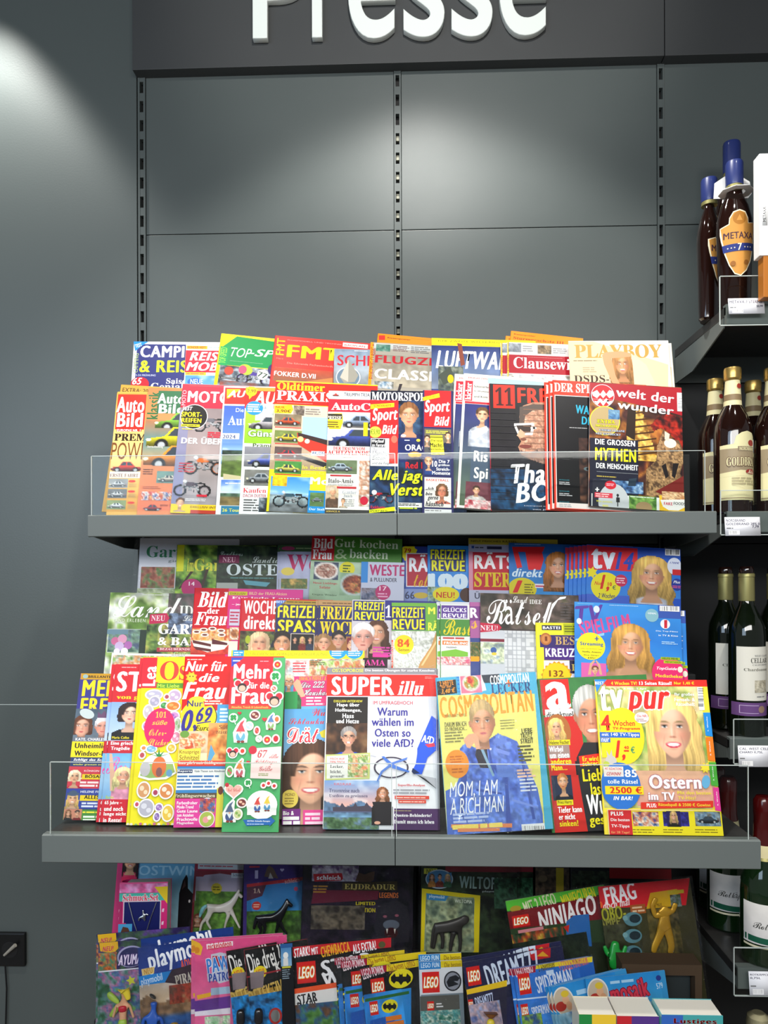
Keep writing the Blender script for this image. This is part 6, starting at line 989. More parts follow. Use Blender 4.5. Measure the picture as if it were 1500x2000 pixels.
def gnome(cx,cy,s,hat,coat):
    m.g([(cx-s*1.0,cy+s*1.5),(cx-s*1.15,cy),(cx-s*.5,cy-s*1.3),(cx+s*.5,cy-s*2.3),(cx+s*.9,cy-s*2.0),(cx+s*.8,cy-s*.8),(cx+s*1.15,cy+s*.2),(cx+s*1.0,cy+s*1.5)],'#fbfaf6')
    m.e(cx,cy+s*.6,s*.7,s*.75,coat); m.g([(cx-s*.6,cy-s*.2),(cx+s*.6,cy-s*.2),(cx,cy+s*.9)],'#e4e8ec'); m.g([(cx-s*.7,cy-s*.15),(cx+s*.7,cy-s*.15),(cx+s*.3,cy-s*1.2),(cx+s*.65,cy-s*1.95),(cx+s*.0,cy-s*1.5)],hat); m.e(cx,cy-s*.02,s*.16,s*.16,'#f0b090',10); m.e(cx-s*.3,cy+s*1.35,s*.3,s*.18,'#8a3a2a',10); m.e(cx+s*.3,cy+s*1.35,s*.3,s*.18,'#8a3a2a',10)
def clover(cx,cy,s):
    m.e(cx,cy,s*1.5,s*1.5,'#f4f8f0'); [m.e(cx+s*.6*math.cos(a),cy+s*.6*math.sin(a),s*.55,s*.55,'#2c9a4c',14) for a in (0.8,2.36,3.93,5.5)]; m.g([(cx,cy+s*.5),(cx+s*.3,cy+s*.5),(cx+s*.9,cy+s*2.2),(cx+s*.6,cy+s*2.2)],'#f4f8f0')
gst(542,1298,6,6,'#e03c2c','#e03c2c'); m.e(542,1298,2,2,'#f8d83a'); m.heart(524,1299,4,'#e02a3a'); clover(538,1321,7); m.e(460,1328,4,4,'#3a9a4c'); gst(535,1345,4,4,'#e05a4a','#f8d8c8')
def mouse(cx,cy,s):
    m.e(cx-s*.9,cy-s*.7,s*.9,s*.9,'#fbf4f0'); m.e(cx+s*.9,cy-s*.7,s*.9,s*.9,'#fbf4f0'); m.e(cx,cy+s*.2,s*1.35,s*1.25,'#fbf4f0'); m.e(cx-s*.9,cy-s*.7,s*.65,s*.65,'#c8283a'); m.e(cx+s*.9,cy-s*.7,s*.65,s*.65,'#c8283a'); m.e(cx,cy+s*.2,s,s*.95,'#3a2a2a'); m.e(cx,cy+s*.4,s*.75,s*.65,'#f0b8a0')
mouse(473,1341,9); mouse(536,1367,10); clover(456,1402,6); m.heart(468,1393,4,'#c82c3a'); gst(498,1397,8,7,'#7a3434','#f0b8a0'); gnome(470,1431,13,'#d84a54','#6ab0c8'); gst(487,1418,6,6,'#b8d0d8','#fff'); gnome(529,1412,9,'#5a84b8','#8ab06a'); m.heart(517,1405,5,'#d8343c'); gst(541,1405,4,5,'#e0743a'); gst(502,1427,4,6,'#c83a3a','#e87a6a')
gst(522,1445,6,6,'#d83a34'); m.e(522,1445,2,2,'#f8d83a'); gst(539,1443,5,6,'#c82434'); gst(506,1443,4,4,'#f4f8f0','#8ac89a')
m.g([(492,1462),(550,1458),(548,1522),(489,1520)],'#f4d8d4'); m.e(494,1465,8,8,'#c8283c'); m.t('67',504,1465,522,1480,'#c83c44','ci'); m.t('süße',526,1473,544,1481,'#c83c44','ci'); m.t('Frühlings-',497,1484,541,1494,'#c83c44','ci'); m.t('Grüße',507,1496,532,1506,'#c83c44','ci'); m.w(505,1510,530,1516,2,'#8a9a5a')
mouse(455,1471,7); gst(474,1467,4,4,'#e03c2c'); m.heart(485,1488,3.5,'#c8283c'); gnome(468,1503,10,'#e0823a','#c85a6a'); gst(449,1507,5,8,'#7ab05a','#d85a6a'); m.heart(457,1545,19,'#fbf6f2'); m.heart(457,1544,16,'#f0b4a8'); m.t('Viel Glück!',445,1539,470,1546,'#c8283c','c'); m.e(444,1533,4,4,'#c8283c'); clover(485,1529,5)
for a_ in ((515,1534),(525,1530),(536,1535)): gst(a_[0],a_[1],3.2,3.2,'#d8343c')
gst(473,1568,8,7,'#7a3434','#f0b8a0'); m.e(512,1572,30,27,'#fbfaf6'); m.r(484,1572,540,1592,'#fbfaf6'); gnome(503,1573,9,'#d84a44','#4a6ab0'); gnome(522,1571,9,'#e8c84a','#5a9ac8'); gnome(449,1588,12,'#5a6a8a','#4a5a8a'); gst(465,1590,7,8,'#d8d8a0','#8ab05a')
m.g([(475,1601),(528,1598),(528,1594),(538,1603),(527,1614),(527,1611),(482,1613)],'#2a6ab8'); m.t('EXTRA: Schnelle Rezepte',484,1602,528,1606,'#fff','b'); m.w(483,1608,522,1611,1,'#cfe0f8'); m.done()
m = Mag('women magazine with pink panel and smiling brunette under red handwritten diet title', (558,1290), (712,1289), 'E', '#6ab4e0', by=1612, off=-.002)
m.p(556,1290,640,1322,'blobs',pal=('#b8d4e0','#e8ecec','#d89a94'),sc=10); m.w(572,1293,600,1314,4,'#d84a54',f=.5); m.p(604,1290,712,1320,'blobs',pal=('#8ab850','#d8d8b8','#c86a4a','#a8c060'),sc=9); m.w(606,1289,636,1300,3,'#4a5a3a'); m.g([(574,1321),(742,1319),(742,1376),(572,1380)],'#e83c7c'); m.t('EINFACH PERFEKT &',584,1321,637,1329,'#f4a03a','ki'); m.t('Die 222',588,1331,634,1343,'#f8ecf4','ci',out='#6a3a4a'); m.t('Haushalts',592,1346,650,1358,'#f8ecf4','ci',out='#6a3a4a'); m.w(598,1360,636,1378,3,'#fbe0ec')
m.p(553,1318,590,1385,'face',cx=564,cy=1332,r=13,hair='#e8dcc0',style='short',top='#3a8a4c',smile=1,cell=1.6,glasses=1); m.g([(556,1352),(582,1350),(580,1384),(554,1384)],'#2c9a50'); m.g([(578,1348),(588,1362),(596,1360),(586,1330),(580,1326),(572,1336)],'#e8b090')
m.p(548,1385,742,1590,'grad',a='#5aa4dc',b='#8ac4ec',c='#6aacdc',tex=.15,cell=4,sc=30); m.p(549,1436,720,1612,'face',cx=608,cy=1512,r=58,hair='#4a3020',skin='#ecb494',style='long',hw=1.05,hl=1.9,smile=1,cell=2,top='#e8d8d0',lip='#d0545c'); m.t('Wunder-',610,1384,680,1398,'#d8303c','c'); m.t('Schlaukur',564,1403,640,1414,'#e0303c','c'); m.t('Diät',562,1422,622,1450,'#e0283a','c',out='#fff',part='masthead'); m.g([(624,1430),(640,1422),(645,1444),(628,1440)],'#e8d83a')
m.e(566,1560,16.5,17,'#e8cc5a'); m.t('MOND',557,1549,576,1555,'#8a7030','b'); m.w(556,1557,576,1572,3,'#a08838'); m.r(None,1580,592,None,'#7a2a84'); m.t('Bio &',553,1584,574,1592,'#fff','k'); m.w(553,1594,590,1611,2,'#fff',f=.75); m.r(592,1582,None,None,'#e84a94'); m.w(596,1586,634,1611,3,'#fbd8e8',f=.6); m.done()
m = Mag('news magazine with red title bar and a blue marker pen drawing a cross', (639,1304), (852,1305), 'E', '#d4d5de', by=1619, yaw=1, off=.006, T=.005)
m.p(636,1304,852,1619,'grad',a='#c9cad4',b='#e4e5ea',c='#e8e8ee',tex=.04,cell=5); m.r(None,None,None,1316,'#8e8b90'); m.t('OSTEOPOROSE',649,1306,710,1313,'#e6e23c','b'); m.t('Die besten Übungen für starke Knochen',713,1306,848,1313,'#fff','b'); m.r(None,1317,None,1359,'#e02218'); m.t('SUPER',648,1321,770,1358,'#fff','k',part='masthead'); m.t('illu',776,1330,828,1358,'#fff','ski',part='masthead'); m.w(830,1321,846,1326,2,'#f08a80')
m.r(640,1361,717,1474,'#1c1713'); m.p(638,1412,717,1474,'blobs',pal=('#2a1c14','#5a3a24','#7a5a3c'),sc=24); m.t('EXKLUSIV-INTERVIEW',652,1367,708,1372,'#e8dc3a','b')
for i,(q,a_,b_) in enumerate((('Hape über',658,702),('Hoffnungen,',655,706),('Hass',669,691),('und Hetze',657,701))): m.t(q,a_,1373+i*10.3,b_,1382+i*10.3,'#fff','k')
m.p(640,1415,717,1474,'face',cx=681,cy=1440,r=19,hair='#8a8684',skin='#e0a88a',style='short',glasses=1,smile=1,top='#2458d8',sw=2.1,cell=1.6)
m.t('IM UMFRAGEHOCH',729,1369,806,1376,'#d83c44','')
for q,a_,b_,y in (('Warum',737,796,1382),('wählen im',726,808,1402),('Osten so',732,802,1423),('viele AfD?',726,808,1443)): m.t(q,a_,y,b_,y+16,'#322c94','b')
m.g([(636,1474),(723,1470),(722,1521),(635,1524)],'#c4cc7a'); m.g([(638,1477),(719,1473),(718,1518),(638,1521)],'#e8e8e0'); m.t('FISCH AUF',645,1480,673,1484,'#d8343c','b'); m.t('DEN TISCH',645,1486,673,1491,'#d8343c','b'); m.t('Lecker,',645,1494,671,1501,'#44444c','s'); m.t('leicht,',645,1504,667,1511,'#44444c','s'); m.t('gesund!',645,1513,672,1520,'#44444c','s'); m.g([(678,1516),(682,1498),(708,1474),(722,1478),(716,1496),(694,1520)],'#e8d8c0'); m.p(680,1474,718,1518,'blobs',pal=('#d8845a','#e8c89a','#6a9a4a','#f0e4d0'),sc=6,part='cover')
m.p(634,1524,740,1622,'land',sky='#7ea4dc',sky2='#f0b4a8',hill='#5a7494',ground='#6a90b0',hz=.52,seed=6); m.t('… KURZURLAUB …',646,1529,692,1534,'#d8686c','b'); m.t('Traumreise nach',643,1540,702,1548,'#4a4a6c','s'); m.t('Usedom zu gewinnen',643,1551,718,1559,'#4a4a6c','s'); m.g([(650,1576),(664,1576),(668,1568),(674,1576),(690,1575),(694,1567),(698,1575),(712,1574),(716,1567),(722,1575),(728,1580),(728,1586),(650,1584)],'#4c4454'); m.r(632,1584,740,1587,'#5a6080'); m.p(632,1596,740,1620,'blobs',pal=('#3a5a3a','#5c7a54','#6a84a0'),sc=12)
m.g([(722,1475),(730,1470),(736,1478)],'#d4d5de'); m.p(722,1535,770,1612,'face',cx=747,cy=1549,r=11,hair='#8a5434',style='long',hw=1.15,hl=2.6,skin='#e4a88a',top='#2a2428',sw=1.9,cell=1.5); m.g([(727,1566),(766,1566),(762,1592),(768,1612),(730,1612),(734,1592)],'#262227'); m.e(737,1607,6,3,'#e0a890')
for i in range(40): a_=2*math.pi*i/40; a2=2*math.pi*(i+1)/40; m.g([(764+34*math.cos(a_),1499+21*math.sin(a_)),(764+34*math.cos(a2),1499+21*math.sin(a2)),(764+31*math.cos(a2),1499+18.5*math.sin(a2)),(764+31*math.cos(a_),1499+18.5*math.sin(a_))],'#3c3448')
m.g([(745,1478),(750,1477),(770,1494),(800,1506),(798,1509),(765,1500)],'#4a78d0'); m.g([(796,1479),(794,1484),(770,1492),(748,1508),(738,1526),(736,1524),(744,1506),(766,1489)],'#5a80d0')
m.g([(843,1398),(852,1405),(852,1465),(835,1480),(824,1512),(812,1512),(806,1504),(812,1492),(815,1472),(815,1462)],'#2a5ae0'); m.g([(806,1500),(820,1510),(808,1512),(804,1507)],'#1c2c5a'); m.t('AfD',824,1437,848,1452,'#fff','k',rot=-12); m.g([(830,1454),(848,1451),(850,1458),(836,1460)],'#d83a5a')
m.g([(814,1513),(852,1520),(852,1540),(830,1520)],'#b4b4bc'); m.t('SuperIllu-Analyse',777,1531,830,1537,'#d8444c','b'); m.w(768,1540,842,1552,2,'#9a9aa2'); m.r(771,1554,838,1561,'#d84434'); m.w(773,1556,836,1560,1,'#f8d0c0'); m.r(778,1562,832,1569,'#d84434'); m.w(780,1564,830,1568,1,'#f8d0c0'); m.r(770,1579,None,None,'#4c2e5c'); m.w(770,1582,808,1585,1,'#a89a6a'); m.t('Quoten-Behinderte?',770,1589,843,1597,'#fff','s'); m.t('Damit muss ich leben',770,1601,848,1609,'#fff','s')
m.done(copies=1,du=.004,clabel='second news illustrated directly behind the one with the marker pen',group='news illustrated copies')
m = Mag('fashion magazine sealed in plastic, yellow cover with a woman in denim', (850,1324), (1046,1312), 'E', '#4cb4d8', by=1629, yaw=1, off=.006, T=.007)
m.g([(853,1331),(890,1327),(893,1354),(855,1359)],'#26221c'); m.t('2 HEFTE',858,1330,886,1338,'#f49a2c','k',rot=4); m.t('für nur',862,1338,882,1343,'#f49a2c','b',rot=4); m.t('3,40 €',861,1345,890,1354,'#f4a02c','ki',rot=4); m.g([(896,1314),(942,1314),(950,1348),(900,1361)],'#e8e4e0'); m.p(898,1315,942,1352,'food',pal=('#c8383a','#e8884a','#7aa83a','#f0e0c8'),plate='#f0d8d8',bg='#e87a94',rx=.42,cell=1.6); m.t('LECKER',891,1318,900,1358,'#2a7ad8','k',rot=90)
m.g([(940,1318),(975,1316),(975,1333),(945,1334)],'#2a3440'); m.t('COSMOPOLITAN',956,1319,1034,1333,'#fff','k',rot=1,part='masthead'); m.t('+',987,1328,1000,1341,'#f07818','kb'); m.t('LECKER',958,1336,1038,1351,'#26407c','s')
m.g([(855,1358),(1044,1355),(1066,1634),(871,1634)],'#ece67c'); m.p(857,1360,1060,1632,'grad',a='#f0e88c',b='#ece474',c='#e4dc80',tex=.06,cell=5,sc=60) if False else None
m.t('COSMOPOLITAN',857,1360,1043,1391,'#f8a02c','k',rot=1,part='masthead')
m.g([(1050,1365),(1060,1365),(1082,1632),(1066,1632)],'#4cb4d8')
m.t('TRENDS, BEAUTY & STYLE',868,1396,910,1400,'#5a5a30','b')
m.p(870,1440,1062,1634,'grad',a='#5a7cd0',b='#4a68c0',c='#5c72cc',tex=.35,cell=5,sc=20) if False else None
m.g([(870,1545),(890,1535),(905,1500),(898,1462),(912,1452),(930,1462),(960,1450),(985,1437),(1010,1448),(1030,1495),(1050,1540),(1060,1590),(1063,1634),(872,1634)],'#5270c8')
m.p(866,1432,1066,1634,'blobs',cell=2.2,pal=('#4460b8','#5c7cd4','#7090e0','#4e6ac4'),sc=22,seed=2,mask=[(870,1545),(890,1535),(905,1500),(898,1462),(912,1452),(930,1462),(960,1450),(985,1437),(1010,1448),(1030,1495),(1050,1540),(1060,1590),(1063,1634),(872,1634)])
for a_ in ([(905,1470),(912,1520),(905,1600),(900,1600),(900,1520)],[(985,1500),(990,1500),(1000,1630),(990,1630)],[(1015,1470),(1019,1470),(1046,1600),(1040,1600)],[(952,1460),(956,1460),(966,1510),(962,1512)],[(930,1540),(980,1548),(980,1552),(930,1545)]): m.g(a_,'#3c54a8')
for a_ in ([(968,1460),(996,1470),(994,1476),(966,1468)],[(1000,1500),(1040,1520),(1040,1524),(1000,1504)],[(880,1560),(900,1540),(902,1544),(884,1566)],[(1000,1560),(1050,1575),(1050,1579),(1000,1565)]): m.g(a_,'#7a94e0')
m.g([(969,1494),(1003,1497),(1004,1518),(972,1518)],'#6484d4'); m.g([(932,1448),(950,1450),(955,1500),(938,1500),(928,1475)],'#2c2a34'); m.g([(937,1460),(942,1458),(966,1515),(962,1517)],'#8ab0c8')
m.p(908,1368,972,1462,'face',cx=943,cy=1412,r=38,hair='#b49a6a',skin='#e4a680',style='short',smile=0,cell=1.7,lip='#c8606c',hw=.92); m.g([(912,1460),(905,1445),(915,1434),(928,1432),(934,1440),(938,1462),(930,1464),(926,1450),(918,1462)],'#e8b08c'); m.g([(962,1446),(978,1437),(992,1448),(976,1458)],'#6a88d8'); m.e(958,1463,2,2,'#e8ecf8')
m.t('DARUM BIN ICH',868,1411,911,1418,'#5a5830','k'); m.t('SO FRÖHLICH…',868,1420,912,1426,'#5a5830','k'); m.w(868,1429,908,1450,4,'#8a8850',f=.5); m.e(893,1492,23,27,'#f4962c'); m.w(878,1476,906,1490,3,'#c86a1c'); m.w(882,1500,908,1510,2,'#c86a1c')
m.t('LIEBE',1018,1423,1040,1431,'#33331c','k'); m.t('TROTZ',1016,1433,1040,1441,'#33331c','k'); m.t('STREIT',1016,1443,1042,1451,'#33331c','k'); m.w(1010,1455,1046,1487,5,'#55552c',f=.5); m.w(1009,1502,1049,1518,3,'#f4c8b0',f=.6); m.w(1014,1520,1050,1546,4,'#dfe4ec',f=.45); m.w(976,1405,1008,1424,4,'#8a8850',f=.3)
m.t('MOM, I AM',876,1528,975,1556,'#fff','i'); m.t('A RICH MAN',877,1560,987,1585,'#fff','i'); m.w(884,1588,962,1605,3,'#b8c8f0',f=.6); m.g([(881,1610),(1000,1608),(1000,1616),(881,1617)],'#e88a5a'); m.w(883,1611,996,1615,1,'#f8dc6a',f=.8); m.g([(894,1618),(976,1617),(976,1623),(894,1625)],'#e88a5a'); m.bar(1018,1610,1066,1634)
m.done(bag=.016)
m = Mag('red celebrity weekly with a giant white lower-case letter and a grey-haired man', (1049,1326), (1262,1317), 'E', '#3a7a3c', by=1626, yaw=2, off=.002, T=.004)
m.p(1100,1322,1270,1640,'grad',a='#3a7a40',b='#4a8a4c',c='#2a2a30',tex=.15,cell=5); m.r(1054,1328,1117,1395,'#d8241c'); m.t('a',1063,1332,1116,1385,'#fff','kb',part='masthead'); m.r(1064,1386,1125,1401,'#e8e8e0'); m.t('die aktuelle',1067,1391,1130,1400,'#2a2426','b'); m.r(1062,1401,1125,None,'#d02a24')
m.p(1105,1320,1215,1510,'face',cx=1156,cy=1400,r=52,hair='#a8a8a4',skin='#cf9070',style='short',smile=1,cell=2,top='#26262a',sw=1.9,lip='#b06a5a',hw=1.0); m.g([(1130,1520),(1126,1480),(1140,1450),(1262,1450),(1262,1640),(1150,1640)],'#26262a')
m.e(1090,1430,25,35,'#b06a34'); m.p(1068,1398,1112,1450,'face',cx=1086,cy=1421,r=16,hair='#e8c070',style='long',hw=1.2,hl=2.0,cell=1.5,smile=0,top='#c8a878'); m.r(1071,1446,1114,1455,'#e8d81e'); m.t('Helene Fischer',1073,1447,1112,1453,'#2a2a10','b'); m.r(1070,1456,1114,1480,'#a08880')
for q,y,c,x1 in (('Wirbel',1458,'#fff',1100),('um einen',1470,'#fff',1112),('anderen',1482,'#f4e41e',1116),('Mann…',1494,'#f4e41e',1108)): m.t(q,1072+(y-1458)*.12,y,x1,y+10,c,'k')
m.r(1076,1515,1120,1562,'#26304a'); m.p(1078,1508,1120,1562,'face',cx=1100,cy=1528,r=15,hair='#b8743c',style='short',top='#1c2434',beard=1,smile=0,cell=1.5); m.r(1087,1563,1120,1572,'#e8d81e'); m.t('Prinz Harry',1089,1564,1117,1571,'#2a2a10','b')
for q,y,c,x1 in (('Tiefer kann',1576,'#fff',1137),('er nicht',1590,'#fff',1124),('sinken!',1603,'#f4e41e',1130)): m.t(q,1089+(y-1576)*.12,y,x1,y+10,c,'k')
m.g([(1130,1477),(1180,1470),(1180,1492),(1133,1497)],'#e8301e'); m.t('Er wird bald',1137,1478,1190,1485,'#f4e41e','k'); m.t('schrecklich',1137,1487,1190,1494,'#f4e41e','k')
for q,y,c,st,x1 in (('Lieben',1502,'#f4e41e','k',1200),('lassen',1529,'#f4e41e','k',1200),('Wunder',1552,'#fff','kb',1230),('gesche',1592,'#f4e41e','k',1215)): m.t(q,{'Lieben':1136,'lassen':1152,'Wunder':1144,'gesche':1150}[q],y,x1,y+(22 if q!='Wunder' else 36),c,st)
m.done()
m = Mag('programme magazine with white and red title, price disc and a laughing blond woman', (1161,1327), (1380,1328), 'E', '#f4dc3c', by=1627, yaw=0, off=.010, T=.005)
m.p(1164,1328,1392,1580,'blobs',pal=('#8aa850','#c8c878','#e0c898','#b8c070'),sc=40,cell=4); m.r(None,None,None,1340,'#e02c24'); m.g([(1161,1327),(1185,1327),(1165,1352)],'#2a8ad8'); m.t('BEST',1162,1331,1180,1337,'#fff','b'); m.t('4 Wochen TV!',1193,1331,1244,1338,'#f8d82a','k'); m.t('13 Seiten Rätsel!',1248,1331,1312,1338,'#fff','k'); m.t('Nur 1,40 €',1316,1331,1356,1338,'#f8d82a','k')
m.p(1255,1350,1385,1560,'face',cx=1316,cy=1425,r=58,hair='#ecc878',skin='#f0bc9c',style='long',hw=1.15,hl=2.0,smile=1,cell=2,lip='#c82a48',eye='#6a8a9a',top='#e8c0a8'); m.p(1240,1505,1400,1575,'grad',a='#ecb898',b='#e8b090',c='#d89a90',tex=.1,cell=4)
m.t('Nr. 4/24 8. März - 5. April',1195,1343,1262,1348,'#fff','b'); m.t('tv',1168,1338,1219,1392,'#fff','kb',part='masthead',out='#a8b060'); m.t('pur',1222,1350,1312,1402,'#e02824','kbi',part='masthead',out='#f8f0e0'); m.t('Ihr großes',1317,1353,1356,1361,'#fff','b'); m.t('Fernseh- &',1317,1363,1357,1370,'#fff','b'); m.t('Rätselheft',1320,1372,1357,1379,'#fff','b'); m.bar(1361,1342,1376,1387,True)
m.e(1217,1437,41,55,'#f6da1c'); m.r(1170,1388,1222,1480,'#f6da1c'); m.e(1253,1402,14,11,'#f4ece8'); m.t('Die NR.1',1244,1396,1266,1401,'#c82a3a','b'); m.w(1242,1403,1264,1410,2,'#b08a8a'); m.t('4',1172,1396,1193,1427,'#e02a1c','kb'); m.t('Wochen',1196,1407,1240,1418,'#e02a1c','b'); m.t('TV-Programm',1196,1420,1250,1427,'#e02a1c','k'); m.r(1171,1430,1250,1441,'#2a68c8'); m.t('mit 140 TV-Tipps',1175,1431,1248,1440,'#fff','b'); m.r(1172,1441,1192,1450,'#2a68c8'); m.t('nur',1174,1442,1190,1449,'#fff','b')
m.t('1,',1199,1446,1222,1486,'#e02a1c','kbi'); m.t('40',1218,1457,1228,1463,'#e02a1c','k'); m.r(1218,1465,1228,1468,'#e02a1c'); m.t('€',1231,1458,1240,1471,'#2a9a6a','b'); m.e(1193,1486,11,10,'#c8c4bc'); m.g([(1186,1480),(1184,1466),(1190,1476),(1194,1464),(1196,1478)],'#c8c4bc'); m.e(1184,1492,6,5,'#b8c84a')
m.e(1212,1535,39,45,'#2c74d0'); m.r(1178,1497,1218,1517,'#f0e8e4'); m.t('MIT REDAKTIONS-',1181,1499,1215,1504,'#d0383a','b'); m.t('GEWINN!',1184,1508,1213,1515,'#d0283a','bi'); m.t('85',1219,1503,1244,1518,'#fff','k'); m.t('tolle Rätsel',1186,1522,1245,1531,'#fff','b'); m.r(1181,1535,1257,1552,'#f6da1c'); m.t('2500 €',1190,1536,1254,1550,'#e0281c','k'); m.t('IN BAR!',1197,1555,1236,1563,'#fff','kbi')
m.t('Ostern',1266,1513,1370,1541,'#fff','k',out='#c88a90'); m.t('im TV',1265,1547,1318,1563,'#fff','k',out='#c88a90'); m.t('Mit den besten',1322,1545,1388,1552,'#f0dc4a','b'); m.t('TV-Hits!',1323,1555,1358,1562,'#f0dc4a','b'); m.e(1378,1527,8,13,'#6ab0dc',rot=15); m.star(1377,1500,11,8,'#f4dc3a',.6)
m.g([(1251,1567),(1392,1564),(1392,1577),(1251,1580)],'#e03424'); m.t('PLUS:',1262,1569,1282,1577,'#fff','k'); m.t('Rätselspaß & 2500 € Gewinn',1285,1568,1387,1577,'#f4d83a','b'); m.r(1185,1580,None,None,'#f0d8a0'); m.r(1187,1582,1231,None,'#d82a30'); m.t('PLUS',1192,1585,1217,1593,'#fff','k'); m.t('Die besten',1192,1598,1229,1604,'#fff','b'); m.t('TV-Tipps',1193,1610,1229,1618,'#fff','b'); m.t('für 28 Tage!',1193,1623,1229,1629,'#f8a868','b')
for i,(x,pp) in enumerate(((1232,('#4a3a7a','#c86a4a','#e8d8c8','#3a5a9a')),(1291,('#241c5a','#3a3aa8','#16122a')),(1353,('#4a6a8a','#8aa0b0','#5a4a3a')))): m.r(x,1583,x+57,None,'#f4e024'); m.p(x+2,1585,x+55,1614,'blobs',pal=pp,sc=9,seed=i); m.w(x+3,1618,x+50,1628,2,'#8a7a18',f=.4)
m.p(1300,1584,1330,1615,'people',n=1,cell=1.4,bg='#241c5a',seed=3); m.p(1356,1586,1408,1614,'car',cell=1.4,col='#3a4a5c',bg=None,cx=.5,cy=.5,sc=.42)
for x,y,c,q in ((1372,1392,'#1e8ad8','1. Woche'),(1377,1440,'#f07a1c','2. Woche'),(1383,1489,'#4aa83a','3. Woche'),(1391,1538,'#e03a94','4. Woche')): m.g([(x,y),(x+14,y),(x+19,y+47),(x+5,y+45)],c); m.t(q,x+6,y+8,x+11,y+36,'#fff','b',rot=90)
m.done()

# ================================================================ lowest shelf: toy magazines in bags
TOY = {'white': mat('white_toy_plastic', '#cfc8bf', .35, coat=.3), 'black': mat('black_toy_plastic', '#1b1b1e', .25, coat=.4), 'grey': mat('dark_grey_toy_plastic', '#34322f', .4),
       'teal': mat('teal_toy_plastic', '#7ab8c0', .35), 'green': mat('green_toy_plastic', '#1e9a3a', .3, coat=.3), 'gold': mat('gold_toy_plastic', '#c89a2c', .3, metal=.4), 'skin': mat('toy_skin', '#dca47c', .45), 'blue': mat('blue_toy_plastic', '#2456b0', .35, coat=.3),
       'red': mat('red_toy_plastic', '#b82434', .35), 'yellow': mat('yellow_toy_plastic', '#e0c83a', .35), 'lime': mat('lime_toy_plastic', '#a8c84a', .4)}
def figure(m, name, pts, edges, mt, z=.009, flat=.75):
    """one continuous toy body grown from connected joints (x, y in the picture, radius in mm, depth offset)"""
    me = bpy.data.meshes.new(name); vs = []
    for p in pts:
        x, y = m.loc(p[0], p[1]); vs.append((x, m.H - y, z + (p[3] if len(p) > 3 else 0)))
    me.from_pydata(vs, edges, []); o = link(name, me, mt, m.root); md = o.modifiers.new('skin', 'SKIN'); md.use_smooth_shade = True
    for i, p in enumerate(pts): me.skin_vertices[0].data[i].radius = (p[2] / 1000, p[2] / 1000 * flat)
    me.skin_vertices[0].data[0].use_root = True
    o.modifiers.new('sub', 'SUBSURF').levels = 1; o.modifiers['sub'].render_levels = 2; return o
def lego(m, x0, y0, x1, y1):
    m.r(x0, y0, x1, y1, '#d8201c'); w = x1 - x0; h = y1 - y0; m.t('LEGO', x0 + w * .08, y0 + h * .25, x1 - w * .08, y0 + h * .75, '#fff', 'ki', out='#f0c81e')
def bat(m, cx, cy, rx, ry):
    m.e(cx, cy, rx, ry, '#e8dc1e', rot=-6); P = [(-.82, -.15), (-.5, -.55), (-.42, -.2), (-.16, -.2), (-.12, -.55), (-.04, -.4), (.04, -.4), (.12, -.55), (.16, -.2), (.42, -.2), (.5, -.55), (.82, -.15), (.8, .25), (.55, .55), (.4, .3), (.2, .35), (0, .7), (-.2, .35), (-.4, .3), (-.55, .55), (-.8, .25)]
    m.g([(cx + x * rx, cy + y * ry * 1.1) for x, y in P], '#121212')
# back row
m = Mag('light blue horse novel magazine with a black horse head on its cover', (261,1650), (425,1652), 'F', '#7ab8dc')
m.p(258,1652,425,1840,'grad',a='#4a9ad0',b='#8cc8e0',c='#a8c8d0',tex=.1,cell=5); m.t('OSTWIND',271,1690,415,1711,'#a8dcf4','b',part='masthead'); m.w(274,1717,330,1722,1,'#3a5a7a'); m.g([(350,1745),(357,1720),(364,1708),(367,1715),(367,1735),(376,1745),(382,1745),(382,1825),(346,1825),(348,1780)],'#16161a'); m.g([(355,1738),(361,1718),(363,1730)],'#4a3a3a'); m.e(370,1760,2,3,'#e8e8e8'); m.done()
m = Mag('pink girls magazine edge with long-haired doll picture at the far left of the back row', (232,1650), (272,1651), 'F', '#b8346c', off=.008, yaw=4)
m.p(241,1668,272,1725,'face',cx=254,cy=1682,r=15,hair='#2a1c1c',style='long',top='#e83c6a',cell=1.6,bg='#c84a7a'); m.g([(238,1714),(262,1709),(262,1723),(238,1726)],'#e0285a'); m.done()
def toybag(m, pad=.006, up=.006, mt='wrap2', z=.022):
    W_, H_ = m.W, m.H; nx, ny = 18, 22; v = []; fs = []
    for j in range(ny + 1):
        for i in range(nx + 1):
            x = -pad + (W_ + 2 * pad) * i / nx; y = -.001 + (H_ + up) * j / ny; e = min(1, min(i, nx - i) / 4) * min(1, min(j + 1, ny - j) / 5)
            v.append((x, y, .001 + z * e * (.75 + .2 * math.sin(x * 60 + y * 35) + .12 * math.sin(y * 95 - x * 50))))
    for j in range(ny):
        for i in range(nx): k = j * (nx + 1) + i; fs.append((k, k + 1, k + nx + 2, k + nx + 1))
    w = MB(); w.add(v, fs); w.build('plastic_bag', M[mt], m.root, smooth=True)
m = Mag('bagged horse magazine holding a white toy foal in front of a green meadow', (383,1648), (478,1650), 'F', '#4a6a34', T=.003)
